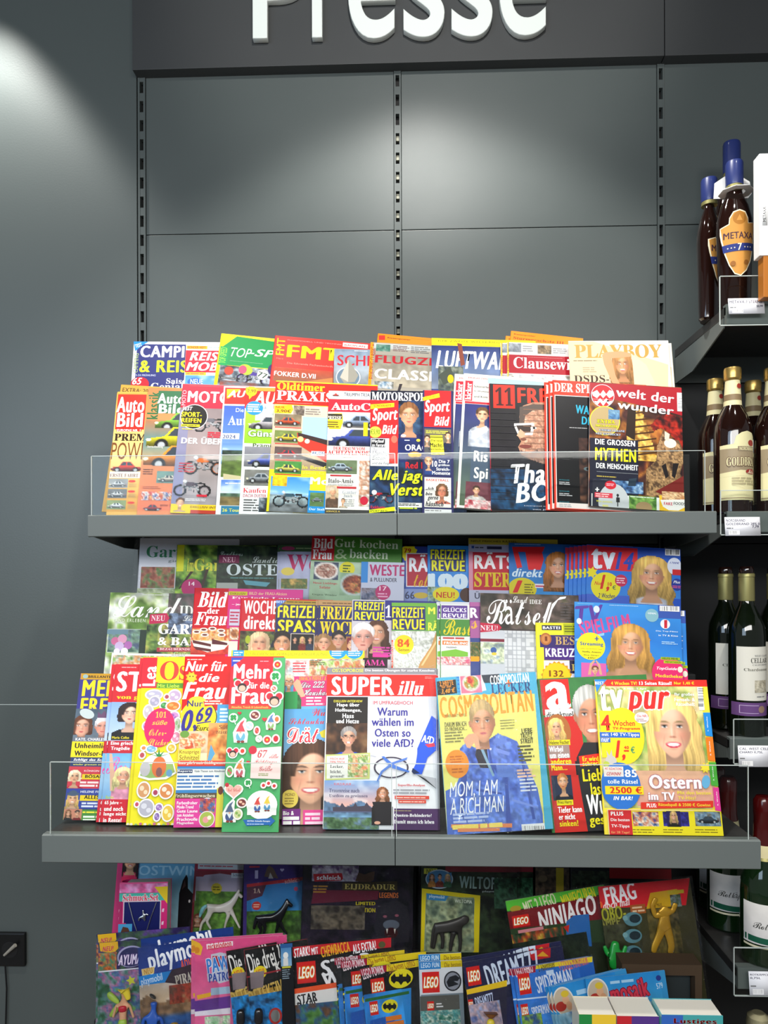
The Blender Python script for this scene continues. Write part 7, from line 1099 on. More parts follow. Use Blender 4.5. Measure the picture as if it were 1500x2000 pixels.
m.r(None,None,None,1700,'#a82444'); m.r(387,1687,None,1697,'#d8e4ec'); m.w(390,1689,470,1695,1,'#d05a6a'); m.r(None,1700,None,1860,'#8a2434'); m.p(383,1712,478,1860,'land',sky='#a8a4bc',sky2='#c8c8cc',hill='#5c8a34',ground='#3a5a24',hz=.35,cloud=.2); m.g([(384,1740),(386,1722),(400,1709),(430,1706),(478,1712),(478,1760),(384,1760)],'#b4a8bc'); m.p(383,1740,478,1860,'blobs',pal=('#4a7a2c','#6a9a3c','#3a5a24'),sc=14); m.r(452,1705,None,1713,'#dfe4ec'); m.t('Schleich',455,1706,475,1712,'#5a6a8a','b'); m.star(423,1735,11,12,'#c8b82a',.9); m.w(416,1730,430,1740,2,'#6a6414')
m.p(380,1782,395,1812,'face',cx=386,cy=1794,r=9,hair='#7a3a24',style='long',cell=1.4)
figure(m,'toy_foal',[(415,1770,9.2),(430,1772,10.3),(446,1768,9.2),(457,1758,8),(463,1748,6.5),(468,1744,5),(475,1751,3.5),(410,1785,5.8),(406,1798,3.4),(414,1812,2.5),(396,1800,3.4),(392,1818,2.5),(448,1785,4.6),(443,1798,3.0),(440,1812,2.3),(456,1782,4.6),(464,1798,3.0),(470,1810,2.3),(407,1766,4.6),(400,1772,4.6),(396,1782,3.4),(469,1735,2.3)],
       [(0,1),(1,2),(2,3),(3,4),(4,5),(5,6),(0,7),(7,8),(8,9),(7,10),(10,11),(2,12),(12,13),(13,14),(2,15),(15,16),(16,17),(0,18),(18,19),(19,20),(4,21)],TOY['white'],.012,.8)
figure(m,'toy_tail',[(407,1764,3),(399,1770,5),(395,1780,4.5),(393,1788,2)],[(0,1),(1,2),(2,3)],TOY['teal'],.017); toybag(m); m.done()
m = Mag('bagged horse magazine holding a black toy horse under a red and blue header card', (477,1650), (596,1648), 'F', '#34245c', T=.003)
m.p(477,1668,596,1860,'grad',a='#3a2470',b='#4a3484',tex=.2,cell=5); m.w(487,1690,510,1696,1,'#d03a4a'); m.r(498,1700,504,1716,'#c8bce0'); m.g([(516,1712),(522,1694),(526,1690),(534,1696),(544,1716)],'#6a5044'); m.g([(524,1716),(528,1704),(534,1716)],'#c8c0b8'); m.heart(551,1699,4,'#c8b8dc'); m.g([(482,1727),(596,1712),(596,1860),(482,1860)],'#3a84c0'); m.g([(482,1727),(596,1712),(596,1719),(482,1733)],'#c82c34'); m.p(482,1780,596,1860,'blobs',pal=('#3c6a24','#5a8a34','#2c4a1c'),sc=14); m.g([(482,1733),(520,1728),(512,1750),(482,1760)],'#5a3444'); m.t('1A',495,1735,509,1744,'#d8b8a0','s'); m.e(501,1769,9,8,'#c83a34'); m.w(495,1765,508,1773,2,'#f0b8a0'); m.t('schleich',556,1716,585,1724,'#f0a8a0','k',rot=6); m.e(578,1736,4,4,'#c84a6a')
figure(m,'toy_horse',[(512,1790,9.6),(530,1790,10.2),(546,1786,9.6),(555,1774,8.5),(560,1764,7),(565,1760,5.5),(572,1768,4),(508,1803,6.0),(512,1815,3.6),(506,1824,3.0),(520,1806,4.8),(516,1822,2.9),(550,1802,5.4),(556,1814,3.6),(562,1822,2.9),(544,1804,4.8),(540,1820,2.9),(503,1788,4.8),(500,1800,4.8),(497,1812,3.6),(562,1752,2.4)],
       [(0,1),(1,2),(2,3),(3,4),(4,5),(5,6),(0,7),(7,8),(8,9),(0,10),(10,11),(2,12),(12,13),(13,14),(2,15),(15,16),(0,17),(17,18),(18,19),(4,20)],TOY['black'],.014,.9); toybag(m); m.done()
m = Mag('large bagged magazine with a roaring black big cat and a gold-lettered banner', (593,1655), (808,1658), 'F', '#15131c', T=.004, off=.004)
m.p(593,1692,808,1860,'blobs',pal=('#0c0c12','#1c1626','#2a2036','#14121c'),sc=24,cell=4); m.p(610,1690,700,1722,'blobs',pal=('#a89ab0','#c8c0c8','#5a3a6a'),sc=12); m.g([(612,1707),(668,1705),(670,1716),(666,1720),(614,1722)],'#c82430'); m.t('schleich',619,1709,665,1719,'#fff','k'); m.g([(694,1721),(700,1704),(712,1708),(722,1704),(732,1702),(730,1718),(722,1724)],'#5a4030'); m.g([(668,1724),(776,1721),(776,1739),(668,1742)],'#3a3018'); m.t('EIJDRADUR',673,1726,772,1739,'#c8b45c','s',part='masthead'); m.t('LEGENDS',741,1743,778,1754,'#d8702c','k'); m.g([(612,1738),(740,1740),(738,1757),(608,1765)],'#6a1c34'); m.w(612,1728,640,1745,3,'#b8842a',f=.5); m.t('LIMITED',695,1761,733,1768,'#c8b81e','k'); m.t('EDITION',697,1773,733,1782,'#c8b81e','k')
m.p(608,1768,712,1816,'blobs',pal=('#3a342c','#6a6050','#4a443c','#2a2420'),sc=16); m.g([(735,1785),(748,1765),(775,1758),(795,1770),(802,1800),(798,1840),(740,1840),(730,1810)],'#22202a'); m.e(752,1790,4,2.5,'#8a4a5a'); m.e(775,1788,4,2.5,'#8a4a5a'); m.e(764,1806,16,9,'#5a6270'); m.e(764,1822,13,10,'#3a0f14')
for x in (756,771): m.g([(x-2,1814),(x+2,1814),(x,1824)],'#e0dcd0')
toybag(m, z=.016); m.done()
m = Mag('bagged jungle magazine with a yellow framed pouch holding a toy panther', (823,1662), (1010,1664), 'F', '#1a2418', T=.004)
m.p(823,1690,1010,1860,'blobs',pal=('#0c100c','#22321e','#2c3c24','#101410'),sc=22,cell=4); m.r(870,1692,None,1702,'#8a2430'); m.r(828,1696,854,1707,'#c8c83a'); m.t('NEU',833,1697,850,1706,'#4a4a1a','b'); m.e(858,1717,27,18,'#b8c8d0'); m.e(858,1717,25,16,'#4a84b0'); m.p(836,1704,882,1733,'people',n=3,cell=1.5,bg='#4a84b0',cols=('#c8843a','#8a3a2a','#3a6a4a'),seed=1)
m.t('WILTOPIA',897,1712,987,1737,'#8fa8a0','k',rot=-2,part='masthead'); m.t('playmobil',942,1739,984,1744,'#a8b8b4','b'); m.p(965,1715,1010,1775,'blobs',pal=('#1c3a24','#3a6a4a','#16241a'),sc=10)
m.g([(824,1735),(938,1749),(935,1860),(818,1860)],'#e0cc1a'); m.g([(832,1744),(927,1756),(924,1860),(828,1860)],'#8a9a7c'); m.p(832,1752,926,1858,'blobs',pal=('#5a6a5a','#8a9a7a','#a8b088','#4a5a44'),sc=18,cell=2.4) ; m.g([(833,1745),(876,1750),(870,1760),(834,1757)],'#3a8ac0'); m.t('playmobil',838,1748,868,1756,'#d8ecf8','b',rot=-5); m.t('WILTOPIA',888,1757,922,1764,'#e4ecd8','b',rot=-3)
figure(m,'toy_panther',[(855,1805,12.3),(870,1806,11.4),(888,1803,13.1),(900,1796,9.6),(908,1792,9.6),(914,1797,5.4),(850,1818,7.0),(848,1834,4.7),(845,1850,4.0),(862,1818,6.2),(864,1834,4.4),(862,1850,3.9),(884,1820,7.0),(880,1838,4.7),(878,1855,4.0),(896,1816,6.2),(898,1836,4.4),(896,1856,4.0),(849,1803,4.7),(845,1815,3.7),(843,1832,3.4),(841,1848,2.8),(904,1786,3.1),(912,1786,3.1)],
       [(0,1),(1,2),(2,3),(3,4),(4,5),(0,6),(6,7),(7,8),(0,9),(9,10),(10,11),(2,12),(12,13),(13,14),(2,15),(15,16),(16,17),(0,18),(18,19),(19,20),(20,21),(4,22),(4,23)],TOY['grey'],.013,.8)
toybag(m, z=.016); m.done(copies=1,du=.0385,clabel='second bagged wildlife magazine whose jungle edge shows right of the first',group='bagged wildlife magazines')
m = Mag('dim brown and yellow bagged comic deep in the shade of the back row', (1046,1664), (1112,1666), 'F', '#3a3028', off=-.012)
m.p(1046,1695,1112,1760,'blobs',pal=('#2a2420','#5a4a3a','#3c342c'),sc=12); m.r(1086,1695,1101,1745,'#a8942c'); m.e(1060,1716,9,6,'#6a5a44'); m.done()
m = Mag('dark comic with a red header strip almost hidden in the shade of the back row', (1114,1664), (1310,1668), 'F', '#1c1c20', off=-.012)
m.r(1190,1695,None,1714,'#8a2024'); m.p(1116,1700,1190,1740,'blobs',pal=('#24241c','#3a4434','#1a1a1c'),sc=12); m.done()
# middle of the lowest shelf
m = Mag('bagged brick toy magazine with dark red title band under a lime header', (987,1760), (1180,1728), 'H', '#26301c', yaw=2)
m.g([(985,1760),(1180,1728),(1180,1746),(985,1781)],'#5cc03a'); m.t('MIT 2 LEGO',1020,1757,1088,1772,'#e8e4c0','kb',rot=9); m.t('MINIFIGUREN',1094,1744,1166,1762,'#e8dc2a','kb',rot=9); m.e(1007,1775,11,6,'#b09a2c'); m.g([(985,1783),(1180,1748),(1180,1795),(984,1817)],'#7a161c'); lego(m,999,1790,1036,1807); m.t('NINJAGO',1046,1773,1172,1804,'#f4f0ec','ki',rot=8,part='masthead'); m.g([(982,1817),(1180,1795),(1180,1840),(982,1846)],'#2c4424'); m.w(1011,1815,1074,1827,1,'#d88a90',f=.8); m.p(984,1828,1106,1850,'blobs',pal=('#1a2418','#3a5434','#a83a24','#c8a83a'),sc=9)
m.g([(1106,1800),(1120,1788),(1150,1785),(1156,1848),(1106,1848)],'#2a6ab0'); m.r(1118,1826,1145,1838,'#142844'); m.g([(1100,1810),(1112,1806),(1110,1822)],'#c82c20'); m.p(985,1846,1160,1900,'blobs',pal=('#141c14','#2c3a2a'),sc=12,cell=4); toybag(m, z=.006); m.done()
m = Mag('bagged science quiz magazine with red top, robot lamp kit and gold toy figure', (1168,1732), (1347,1715), 'H', '#3c3a1c', yaw=2, off=.012)
m.g([(1168,1732),(1347,1715),(1340,1768),(1165,1775)],'#d8202c'); m.t('FRAG',1178,1731,1244,1759,'#fff','kb',rot=6,part='masthead'); m.t('doch mal',1176,1760,1232,1770,'#f4e0dc','ki',rot=5); m.e(1170,1767,7,7,'#e8622a'); m.g([(1270,1744),(1322,1736),(1332,1768),(1262,1776)],'#d8ac1c'); m.t('DIE MAUS',1275,1765,1293,1771,'#5a3a10','b'); m.p(1308,1748,1332,1770,'blobs',pal=('#4a5a3a','#7a8a8a','#3a3a34'),sc=7); m.r(1304,1740,1336,1744,'#c8b42a')
m.t('ROBO-',1162,1774,1224,1795,'#a8a82c','k',rot=3); m.t('LAMPE',1163,1796,1212,1808,'#8c8a3c','k',rot=3); m.p(1155,1810,1260,1880,'blobs',pal=('#2a2c18','#3a3c24','#4a4c34'),sc=14); m.p(1262,1775,1338,1880,'blobs',pal=('#4a4420','#6a5c2c','#34321c'),sc=14); m.r(1230,1768,1262,1783,'#a85a24'); m.w(1234,1770,1260,1781,2,'#e8c8a0')
for y in (1795,1828,1860): m.e(1236,y,18,13,'#5a8a94'); m.e(1240,y-1,11,8,'#1c3038'); m.e(1221,y-2,5,5,'#7aa8ac')
figure(m,'toy_robot_lamp',[(1198,1832,10),(1196,1844,10),(1197,1858,12),(1196,1872,14),(1196,1890,12),(1182,1858,6),(1176,1842,4),(1213,1858,6),(1218,1842,4)],[(0,1),(1,2),(2,3),(3,4),(2,5),(5,6),(2,7),(7,8)],TOY['green'],.016)
figure(m,'toy_gold_robot',[(1296,1768,6),(1296,1780,11),(1296,1800,13),(1286,1826,9),(1277,1846,8),(1274,1860,6),(1306,1828,9),(1310,1848,8),(1306,1862,6),(1278,1788,7),(1272,1768,5),(1280,1752,6),(1318,1762,6),(1312,1778,6)],[(0,1),(1,2),(2,3),(3,4),(4,5),(2,6),(6,7),(7,8),(1,9),(9,10),(10,11),(1,13),(13,12)],TOY['gold'],.006,.4); toybag(m, z=.012); m.done()
b = empty('jewellery_box', (0,0,0), 'pink toy jewellery box with a window showing a necklace on dark blue', 'toy box')
m = Mag('x', (234,1724), (328,1722), 'H', '#d82c78', yaw=3, off=.02); bpy.data.objects.remove(b); m.root.name = 'jewellery_box'; m.root['label'] = 'pink toy jewellery box with a window showing a necklace on dark blue'; m.root['category'] = 'toy box'; m.T = .034
m.r(None,None,None,1738,'#e85a94'); m.p(232,1727,328,1742,'blobs',pal=('#c86ab0','#e8a0d0','#e0609c'),sc=20); m.g([(230,1745),(328,1743),(328,1758),(229,1761)],'#4ab8a8'); m.t('Schmuck-Set',240,1747,309,1759,'#d83a5a','sk',out='#f8f0f4',part='masthead'); m.g([(302,1732),(328,1731),(328,1765)],'#e8c82a'); m.r(241,1760,313,1833,'#d8c4d0'); m.r(243,1762,311,1833,'#161c5c')
m.g([(228,1803),(246,1803),(246,1806),(228,1806)],'#c82460'); m.r(228,1805,257,1840,'#4aa0d0'); m.g([(234,1825),(240,1810),(250,1812),(256,1825)],'#5a3a2c')
for x,y in ((231,1780),(230,1795),(319,1778),(318,1803)): m.g([(x-2,y-3),(x+2,y-4),(x+1,y+3),(x-3,y+3)],'#f0c8dc')
for a_,c_ in (((252,1762,270,1825),0),((306,1762,285,1825),0)):
    q=[m.loc(a_[0],a_[1]),m.loc((a_[0]+a_[2])/2-1,(a_[1]+a_[3])/2),m.loc(a_[2],a_[3])]; tb=MB(); tb.tube([(x,m.H-y,.0025) for x,y in q],.0011,6); tb.build('necklace_chain',mat('silver_chain','#c8ccd0',.25,metal=.9) ,m.root)
figure(m,'horse_pendant',[(274,1790,3),(282,1790,3),(287,1784,2),(291,1787,1.6),(272,1798,1.6),(284,1798,1.6),(280,1776,1.4)],[(0,1),(1,2),(2,3),(0,4),(1,5),(1,6)],mat('silver','#c8ccd4',.2,metal=.9),.004); m.done()
for ch in list(m.root.children):
    if ch.name.startswith('pages'): ch.name = 'carton'
    elif ch.name.startswith('cover'): ch.name = 'printed_front'
# front row of the lowest shelf
m = Mag('bagged fairy magazine with a mermaid-tailed toy figure at the far left of the lowest row', (192,1842), (375,1826), 'G', '#2a1a4a', yaw=6, T=.003)
m.p(188,1842,375,2050,'blobs',pal=('#1a1438','#2c1c5a','#3a5a3a','#5a3a8a'),sc=20,cell=3); m.g([(194,1842),(230,1838),(231,1852),(222,1862),(196,1858)],'#e0b01e'); m.t('NEU!',200,1849,222,1857,'#c83a5a','ki'); m.p(190,1862,228,1896,'blobs',pal=('#b85a24','#3a8a6a','#d87a3a','#4a2a5a'),sc=10); m.e(256,1868,27,20,'#a8a4c8'); m.e(257,1869,25,18,'#2a2c5a'); m.t('AYUMA',231,1866,275,1882,'#f0e4f4','ki',part='masthead',out='#6a3a8a'); m.g([(192,1897),(280,1889),(280,1891),(192,1900)],'#e8e8f0')
m.p(186,1900,300,2050,'blobs',pal=('#2c5a3a','#5a8a84','#b86a94','#3a6a9a','#7ab05a'),sc=15,cell=3,seed=8); m.star(256,1915,10,5,'#c8c83a',.5)
figure(m,'toy_fairy',[(245,1932,9),(246,1944,5),(243,1962,9),(243,1980,8),(243,2000,8),(245,2020,6),(230,1960,3),(224,1984,2.5),(256,1960,3),(264,1984,2.5)],[(0,1),(1,2),(2,3),(3,4),(4,5),(2,6),(6,7),(2,8),(8,9)],TOY['skin'],.012)
figure(m,'toy_hair',[(245,1922,9),(240,1932,8),(252,1934,8),(256,1948,5)],[(0,1),(0,2),(2,3)],TOY['yellow'],.018); figure(m,'toy_wings',[(235,1958,4),(218,1944,8),(212,1936,4),(226,1972,7),(216,1984,4)],[(0,1),(1,2),(0,3),(3,4)],TOY['lime'],.006); figure(m,'toy_top',[(243,1958,10),(243,1966,9.5),(243,1973,9)],[(0,1),(1,2)],TOY['red'],.014); figure(m,'toy_skirt',[(243,1984,9.5),(243,2005,10),(246,2025,7)],[(0,1),(1,2)],TOY['lime'],.014)
toybag(m, z=.02); m.done(copies=1,du=-.005,dv=-.016,clabel='second bagged fairy magazine standing slightly higher behind the first',group='bagged fairy magazines')
m = Mag('bagged pirate toy magazine with navy header and a blue coated toy figure', (269,1852), (450,1828), 'G', '#1c3c84', yaw=6, T=.003)
m.p(266,1850,450,1905,'grad',a='#16357c',b='#2244a0',tex=.1,cell=5); m.t('playmobil',288,1848,412,1880,'#fff','k',rot=9,part='masthead'); m.t('ADVENTURES',352,1872,420,1884,'#e85a3a','kb',rot=6); m.g([(276,1893),(302,1888),(301,1901),(278,1906)],'#e8c87a'); m.t('NEU',281,1892,298,1901,'#c88a2a','k',rot=7)
m.p(264,1920,450,2050,'land',sky='#b8a898',sky2='#d8b890',hill='#8a6a4a',ground='#2a5a9a',hz=.3,cell=3); m.g([(266,1908),(334,1896),(322,1919),(265,1926)],'#1e8ad8'); m.t('playmobil',275,1908,318,1921,'#d8ecfc','b',rot=7); m.g([(336,1894),(378,1882),(378,1925),(322,1919)],'#3a2a34'); m.t('PIRATES',341,1902,400,1915,'#c8c0b0','sk',rot=7); m.p(330,1925,380,1955,'blobs',pal=('#8a6a44','#a83a24','#5a4434'),sc=9)
figure(m,'toy_pirate',[(303,1952,9),(303,1966,5),(300,1984,10),(300,2002,10),(298,2025,9),(284,1985,4),(280,2005,3.5),(317,1985,4),(322,2005,3.5)],[(0,1),(1,2),(2,3),(3,4),(2,5),(5,6),(2,7),(7,8)],TOY['blue'],.012); figure(m,'toy_hat',[(300,1944,11),(304,1938,8)],[(0,1)],TOY['grey'],.016); figure(m,'toy_treasure',[(342,1992,11),(342,2008,12)],[(0,1)],TOY['gold'],.01); toybag(m, z=.018); m.done(copies=1,du=.006,dv=-.016,clabel='second navy pirate toy magazine whose header shows above the first',group='bagged pirate toy magazines')
m = Mag('bagged pink rescue-dog magazine with a blue and red shield emblem, figures left off', (381,1838), (560,1826), 'G', '#e0568c', yaw=6, T=.003, spine='#e8a0b8')
m.p(374,1840,560,2050,'grad',a='#e0508a',b='#e86a9a',c='#d85a90',tex=.1,cell=5); m.g([(372,1836),(390,1842),(396,1850),(392,1866),(376,1864)],'#e8b82a'); m.e(384,1856,6,6,'#d88a24'); m.g([(403,1844),(455,1838),(455,1847),(404,1854)],'#f4ecec'); m.t('nickelodeon',406,1840,452,1851,'#d8343c','k',rot=5)
m.g([(412,1864),(430,1860),(450,1864),(450,1915),(428,1921),(414,1908)],'#c8ccd4'); m.g([(415,1867),(450,1867),(450,1888),(415,1888)],'#b82434'); m.t('PAW',404,1870,448,1896,'#3a84d0','k',rot=8,out='#e8ecf4',part='masthead'); m.g([(404,1902),(460,1896),(460,1910),(406,1917)],'#c8ccd8'); m.t('PATROL',408,1900,460,1914,'#2a4aa0','k',rot=4); m.g([(384,1944),(412,1938),(412,1946),(386,1952)],'#f0b82a'); m.g([(412,1930),(450,1926),(450,1940),(412,1944)],'#a8c8dc'); m.g([(380,1955),(450,1945),(450,1972),(378,1978)],'#6a3a94'); m.g([(378,1976),(450,1968),(450,1980),(378,1985)],'#e8e0e8'); m.p(400,1986,450,2050,'blobs',pal=('#8ac08a','#c8e0c0','#e8a8c0'),sc=9); toybag(m, z=.006); m.done(copies=1,du=-.0085,dv=-.003,clabel='second pink rescue-dog magazine peeking out behind at the left',group='bagged pink rescue-dog magazines')
def drei(label, tl, tr, off=0, q=0):
    m = Mag(label, tl, tr, 'G', '#141312', yaw=6, T=.003, off=off, spine='#a82430'); x, y = tl
    m.t('Die drei ???', x+5, y+2, x+86, y+28, '#f0ece4', 'b', rot=8, part='masthead'); m.t('Kids', x+61, y+22, x+95, y+36, '#f0ece4', 'b', rot=8)
    m.e(x+24+q*8, y+43, 13, 12, '#f0d81e'); m.t('NEU!', x+16+q*8, y+38, x+33+q*8, y+48, '#d8502a', 'k', rot=6); m.g([(x+2,y+50+q*2),(x+95,y+32),(x+95,y+35),(x+2,y+53+q*2)],'#a82430'); m.g([(x+6,y+82),(x+75,y+68),(x+75,y+80),(x+6,y+96)],'#b8903a'); m.t('DETEKTIV', x+8, y+74, x+80, y+92, '#e0bc5c', 'k', rot=10)
    m.g([(x+12,y+44),(x+40,y+40),(x+38,y+72),(x+14,y+76)],'#8a7a7c'); m.p(x+2,y+92,x+95,y+170,'blobs',pal=('#1a7ac0','#2a94d8','#18304a'),sc=14,cell=3)
    figure(m,'toy_gadget',[(x+30,y+108,9),(x+30,y+124,10),(x+30,y+142,9)],[(0,1),(1,2)],TOY['black'],.01); m.e(x+62,y+128,13,15,'#c8342a'); m.e(x+62,y+128,9,11,'#8a8a84'); toybag(m, z=.014); m.done(); return m
drei('bagged black detective magazine with white title and blue toy pouch, left of its pair', (441,1858), (540,1840))
drei('bagged black detective magazine with white title and blue toy pouch, right of its pair', (476,1856), (600,1834), .004, 1)
m = Mag('bagged space-saga brick-toy magazine with red banner and big red square logo', (571,1850), (764,1831), 'G', '#141214', yaw=6, T=.003, off=.006)
m.g([(571,1850),(764,1831),(764,1850),(571,1869)],'#c8202c'); m.t('STARK!',573,1852,606,1867,'#fff','kbi',rot=5); m.t('MIT',608,1851,622,1863,'#fff','kb',rot=5); m.t('CHEWBACCA',626,1846,684,1862,'#f0b82a','kb',rot=6); m.t('ALS EXTRA!',688,1843,735,1857,'#fff','kb',rot=5); m.e(746,1845,7,6,'#5a5a34'); lego(m,579,1880,618,1918); m.t('STAR',626,1872,730,1893,'#f0f0f0','kb',rot=5,part='masthead'); m.t('WARS',628,1896,730,1917,'#f0f0f0','kb',rot=5,part='masthead')
m.g([(548,1934),(700,1912),(700,1922),(548,1944)],'#e8582a'); m.g([(548,1944),(700,1922),(700,1965),(549,1980)],'#e4e4e0'); lego(m,557,1950,575,1973); m.t('STAR WARS',580,1942,622,1970,'#1c1c1e','kb',rot=4) if False else (m.t('STAR',580,1942,620,1956,'#1c1c1e','kb',rot=4), m.t('WARS',580,1957,620,1970,'#1c1c1e','kb',rot=4)); m.p(549,1966,700,2050,'blobs',pal=('#3a6a2c','#5a8a44','#2c5a8a','#6a4a34'),sc=16,cell=3); toybag(m, z=.006); m.done()
m = Mag('slim black figure card with a blue top and a white-helmeted toy picture', (547,1844), (571,1842), 'G', '#16181c', yaw=6, T=.002, off=.017); m.r(None,None,None,1852,'#2a5a94'); m.p(548,1852,570,1886,'grad',a='#4a84b8',b='#8ab0cc',tex=.1); m.e(558,1866,5,6,'#e8e8e4'); m.r(553,1872,563,1886,'#d8d8d4'); m.r(551,1888,568,1890,'#c8c03a'); m.w(551,1893,568,1912,5,'#7a8a94'); m.done()
def batmag(label, tl, tr, tx, off=0, full=0):
    m = Mag(label, tl, tr, 'G', '#131416', yaw=6, T=.003, off=off); x, y = tl; k = (tr[1]-tl[1])/(tr[0]-tl[0]); f = lambda X: y + (X-x)*k
    m.g([(x,y),(x+52,f(x+52)),(x+52,f(x+52)+13),(x,y+13)],'#a81c3c'); m.t('LEGO POWER',x+3,y-2,x+48,y+11,'#f0dce0','kb',rot=8); m.g([(x+52,f(x+52)),(tr[0],tr[1]),(tr[0],tr[1]+13),(x+52,f(x+52)+13)],'#e8d01e'); m.t('Die besten Comics',x+54,f(x+70)-1,x+108,f(x+90)+12,'#a86a1c','b',rot=8)
    lego(m,x+20,y+20,x+50,y+48); bat(m,x+80,y+18,24,17); m.g([(x+6,y+52),(x+100,y+36),(x+100,y+200),(x+6,y+200)],'#2a8ad0'); m.p(x+8,y+50,x+96,y+160,'grad',a='#2a7ac4',b='#3a9ae0',vert=0,tex=.5,sc=20,cell=3)
    for i in range(12): m.g([(x+4,y+54+i*8),(x+8,y+53+i*8),(x+8,y+57+i*8),(x+4,y+58+i*8)],'#e8d83a' if i%2 else '#141414')
    m.g([(x+10,y+58),(x+96,y+42),(x+96,y+48),(x+10,y+64)],'#2a6a34'); lego(m,x+18,y+64,x+37,y+88); bat(m,x+58,y+72,16,12); m.g([(x+20,y+100),(x+50,y+92),(x+90,y+110),(x+90,y+160),(x+20,y+160)],'#1a5ab0'); m.w(x+50,y+92,x+90,y+108,2,'#e07a2a',f=.8); toybag(m, z=.008); m.done(); return m
batmag('bagged bat emblem magazine, rearmost of three with yellow header strips', (653,1872), (790,1855), '')
batmag('bagged bat emblem magazine, middle of three with yellow header strips', (665,1878), (832,1858), '', .003)
batmag('bagged bat emblem magazine, front of three, its yellow oval fully visible', (703,1893), (860,1868), '', .007)
m = Mag('bagged white dinosaur brick-toy magazine with round skeleton emblem and blue header', (818,1879), (902,1875), 'G', '#d8dce0', yaw=6, T=.003, off=.008)
m.r(None,None,None,1892,'#e0c81e'); m.r(None,None,861,1892,'#2a84c8'); m.t('LEGO FUN',822,1881,858,1889,'#d8ecf8','kb'); m.t('Die besten',868,1880,900,1888,'#8a6a14','b'); lego(m,824,1899,859,1938); m.e(884,1916,17,18,'#1c1e24'); m.e(884,1916,14.5,15.5,'#8a8e98'); m.g([(872,1918),(878,1908),(890,1904),(898,1910),(894,1916),(886,1916),(896,1922),(884,1926),(876,1928)],'#1c1e24'); m.r(822,1943,None,None,'#7a8a94'); m.r(820,1946,898,1974,'#5a5a54'); lego(m,834,1956,848,1973); m.w(852,1958,866,1968,2,'#e0e0e0'); m.p(818,1975,902,2050,'blobs',pal=('#2a6a5a','#c8d0c0','#3a8a8a','#a8b0a0'),sc=10); toybag(m, z=.006); m.done(copies=1,du=0,dv=-.0125,clabel='second white dinosaur magazine whose blue strip shows above the first',group='white dinosaur magazines')
m = Mag('bagged navy dream-themed brick-toy magazine with a brown-haired toy figure pouch', (903,1880), (1098,1847), 'G', '#20224a', yaw=6, T=.003, off=.004)
m.p(903,1850,1098,1930,'grad',a='#24284c',b='#1a1c3c',tex=.2,cell=5); m.g([(1030,1860),(1075,1849),(1075,1870),(1040,1876)],'#c8242c'); m.g([(1048,1868),(1060,1858),(1072,1868)],'#e0a82a'); lego(m,910,1890,941,1922); m.t('DREAMZZZ',944,1878,1060,1909,'#d8e4f4','kb',rot=8,part='masthead'); m.g([(905,1934),(990,1914),(990,1926),(906,1944)],'#f0c81e'); m.g([(905,1944),(990,1926),(990,2050),(905,2050)],'#2a2840'); lego(m,912,1953,926,1972); m.t('DREAMZZZ',927,1946,966,1961,'#c8d4f0','kb',rot=7); m.p(905,1965,990,2050,'blobs',pal=('#8a9ac0','#c8a8a8','#5a6a9a'),sc=14)
figure(m,'toy_hair',[(955,1968,11),(945,1978,8),(966,1980,8),(955,1974,11)],[(0,1),(0,2),(0,3)],mat('brown_toy_hair','#7a4a24',.45),.016); figure(m,'toy_head',[(956,1984,9),(956,2000,9),(956,2020,12)],[(0,1),(1,2)],TOY['yellow'],.013); toybag(m, z=.014); m.done(copies=1,du=.0,dv=-.008,clabel='second navy dream-themed magazine just above and behind the first',group='navy dream-themed magazines')
m = Mag('bagged blue web-hero brick-toy magazine with dark red and yellow header strips', (1001,1893), (1157,1868), 'G', '#2468c0', yaw=6, T=.003, off=.008)
m.p(1001,1885,1157,2050,'grad',a='#2a6ac0',b='#3a84d8',c='#5a9ad8',tex=.3,cell=4); m.g([(1001,1893),(1046,1886),(1046,1899),(1001,1906)],'#a81c34'); m.t('LEGO HERO',1004,1887,1042,1901,'#f0dce0','kb',rot=8); m.g([(1046,1880),(1157,1866),(1157,1879),(1046,1893)],'#e8d42a'); m.t('2 Abenteuer',1049,1881,1085,1891,'#5a4a14','b',rot=7); m.t('+ COOLE MINIFIGUR',1089,1874,1150,1887,'#d86a6a','b',rot=7); lego(m,1010,1903,1039,1940); m.t('SPIDERMAN',1044,1905,1120,1926,'#e0e8f4','kb',rot=5,part='masthead'); m.r(1066,1896,1082,1902,'#c8dcf0'); m.g([(1004,1952),(1068,1945),(1068,1948),(1004,1955)],'#d8e8f4'); lego(m,1016,1962,1034,1986); m.t('SPIDERMAN',1037,1966,1076,1978,'#e0e8f4','kb',rot=4); m.p(1018,1984,1068,2050,'blobs',pal=('#5a8a34','#8ab04a','#3a5a8a'),sc=10); toybag(m, z=.006); m.done(copies=1,du=-.007,clabel='second blue web-hero magazine behind at the left, a thin edge in view',group='blue web-hero magazines')
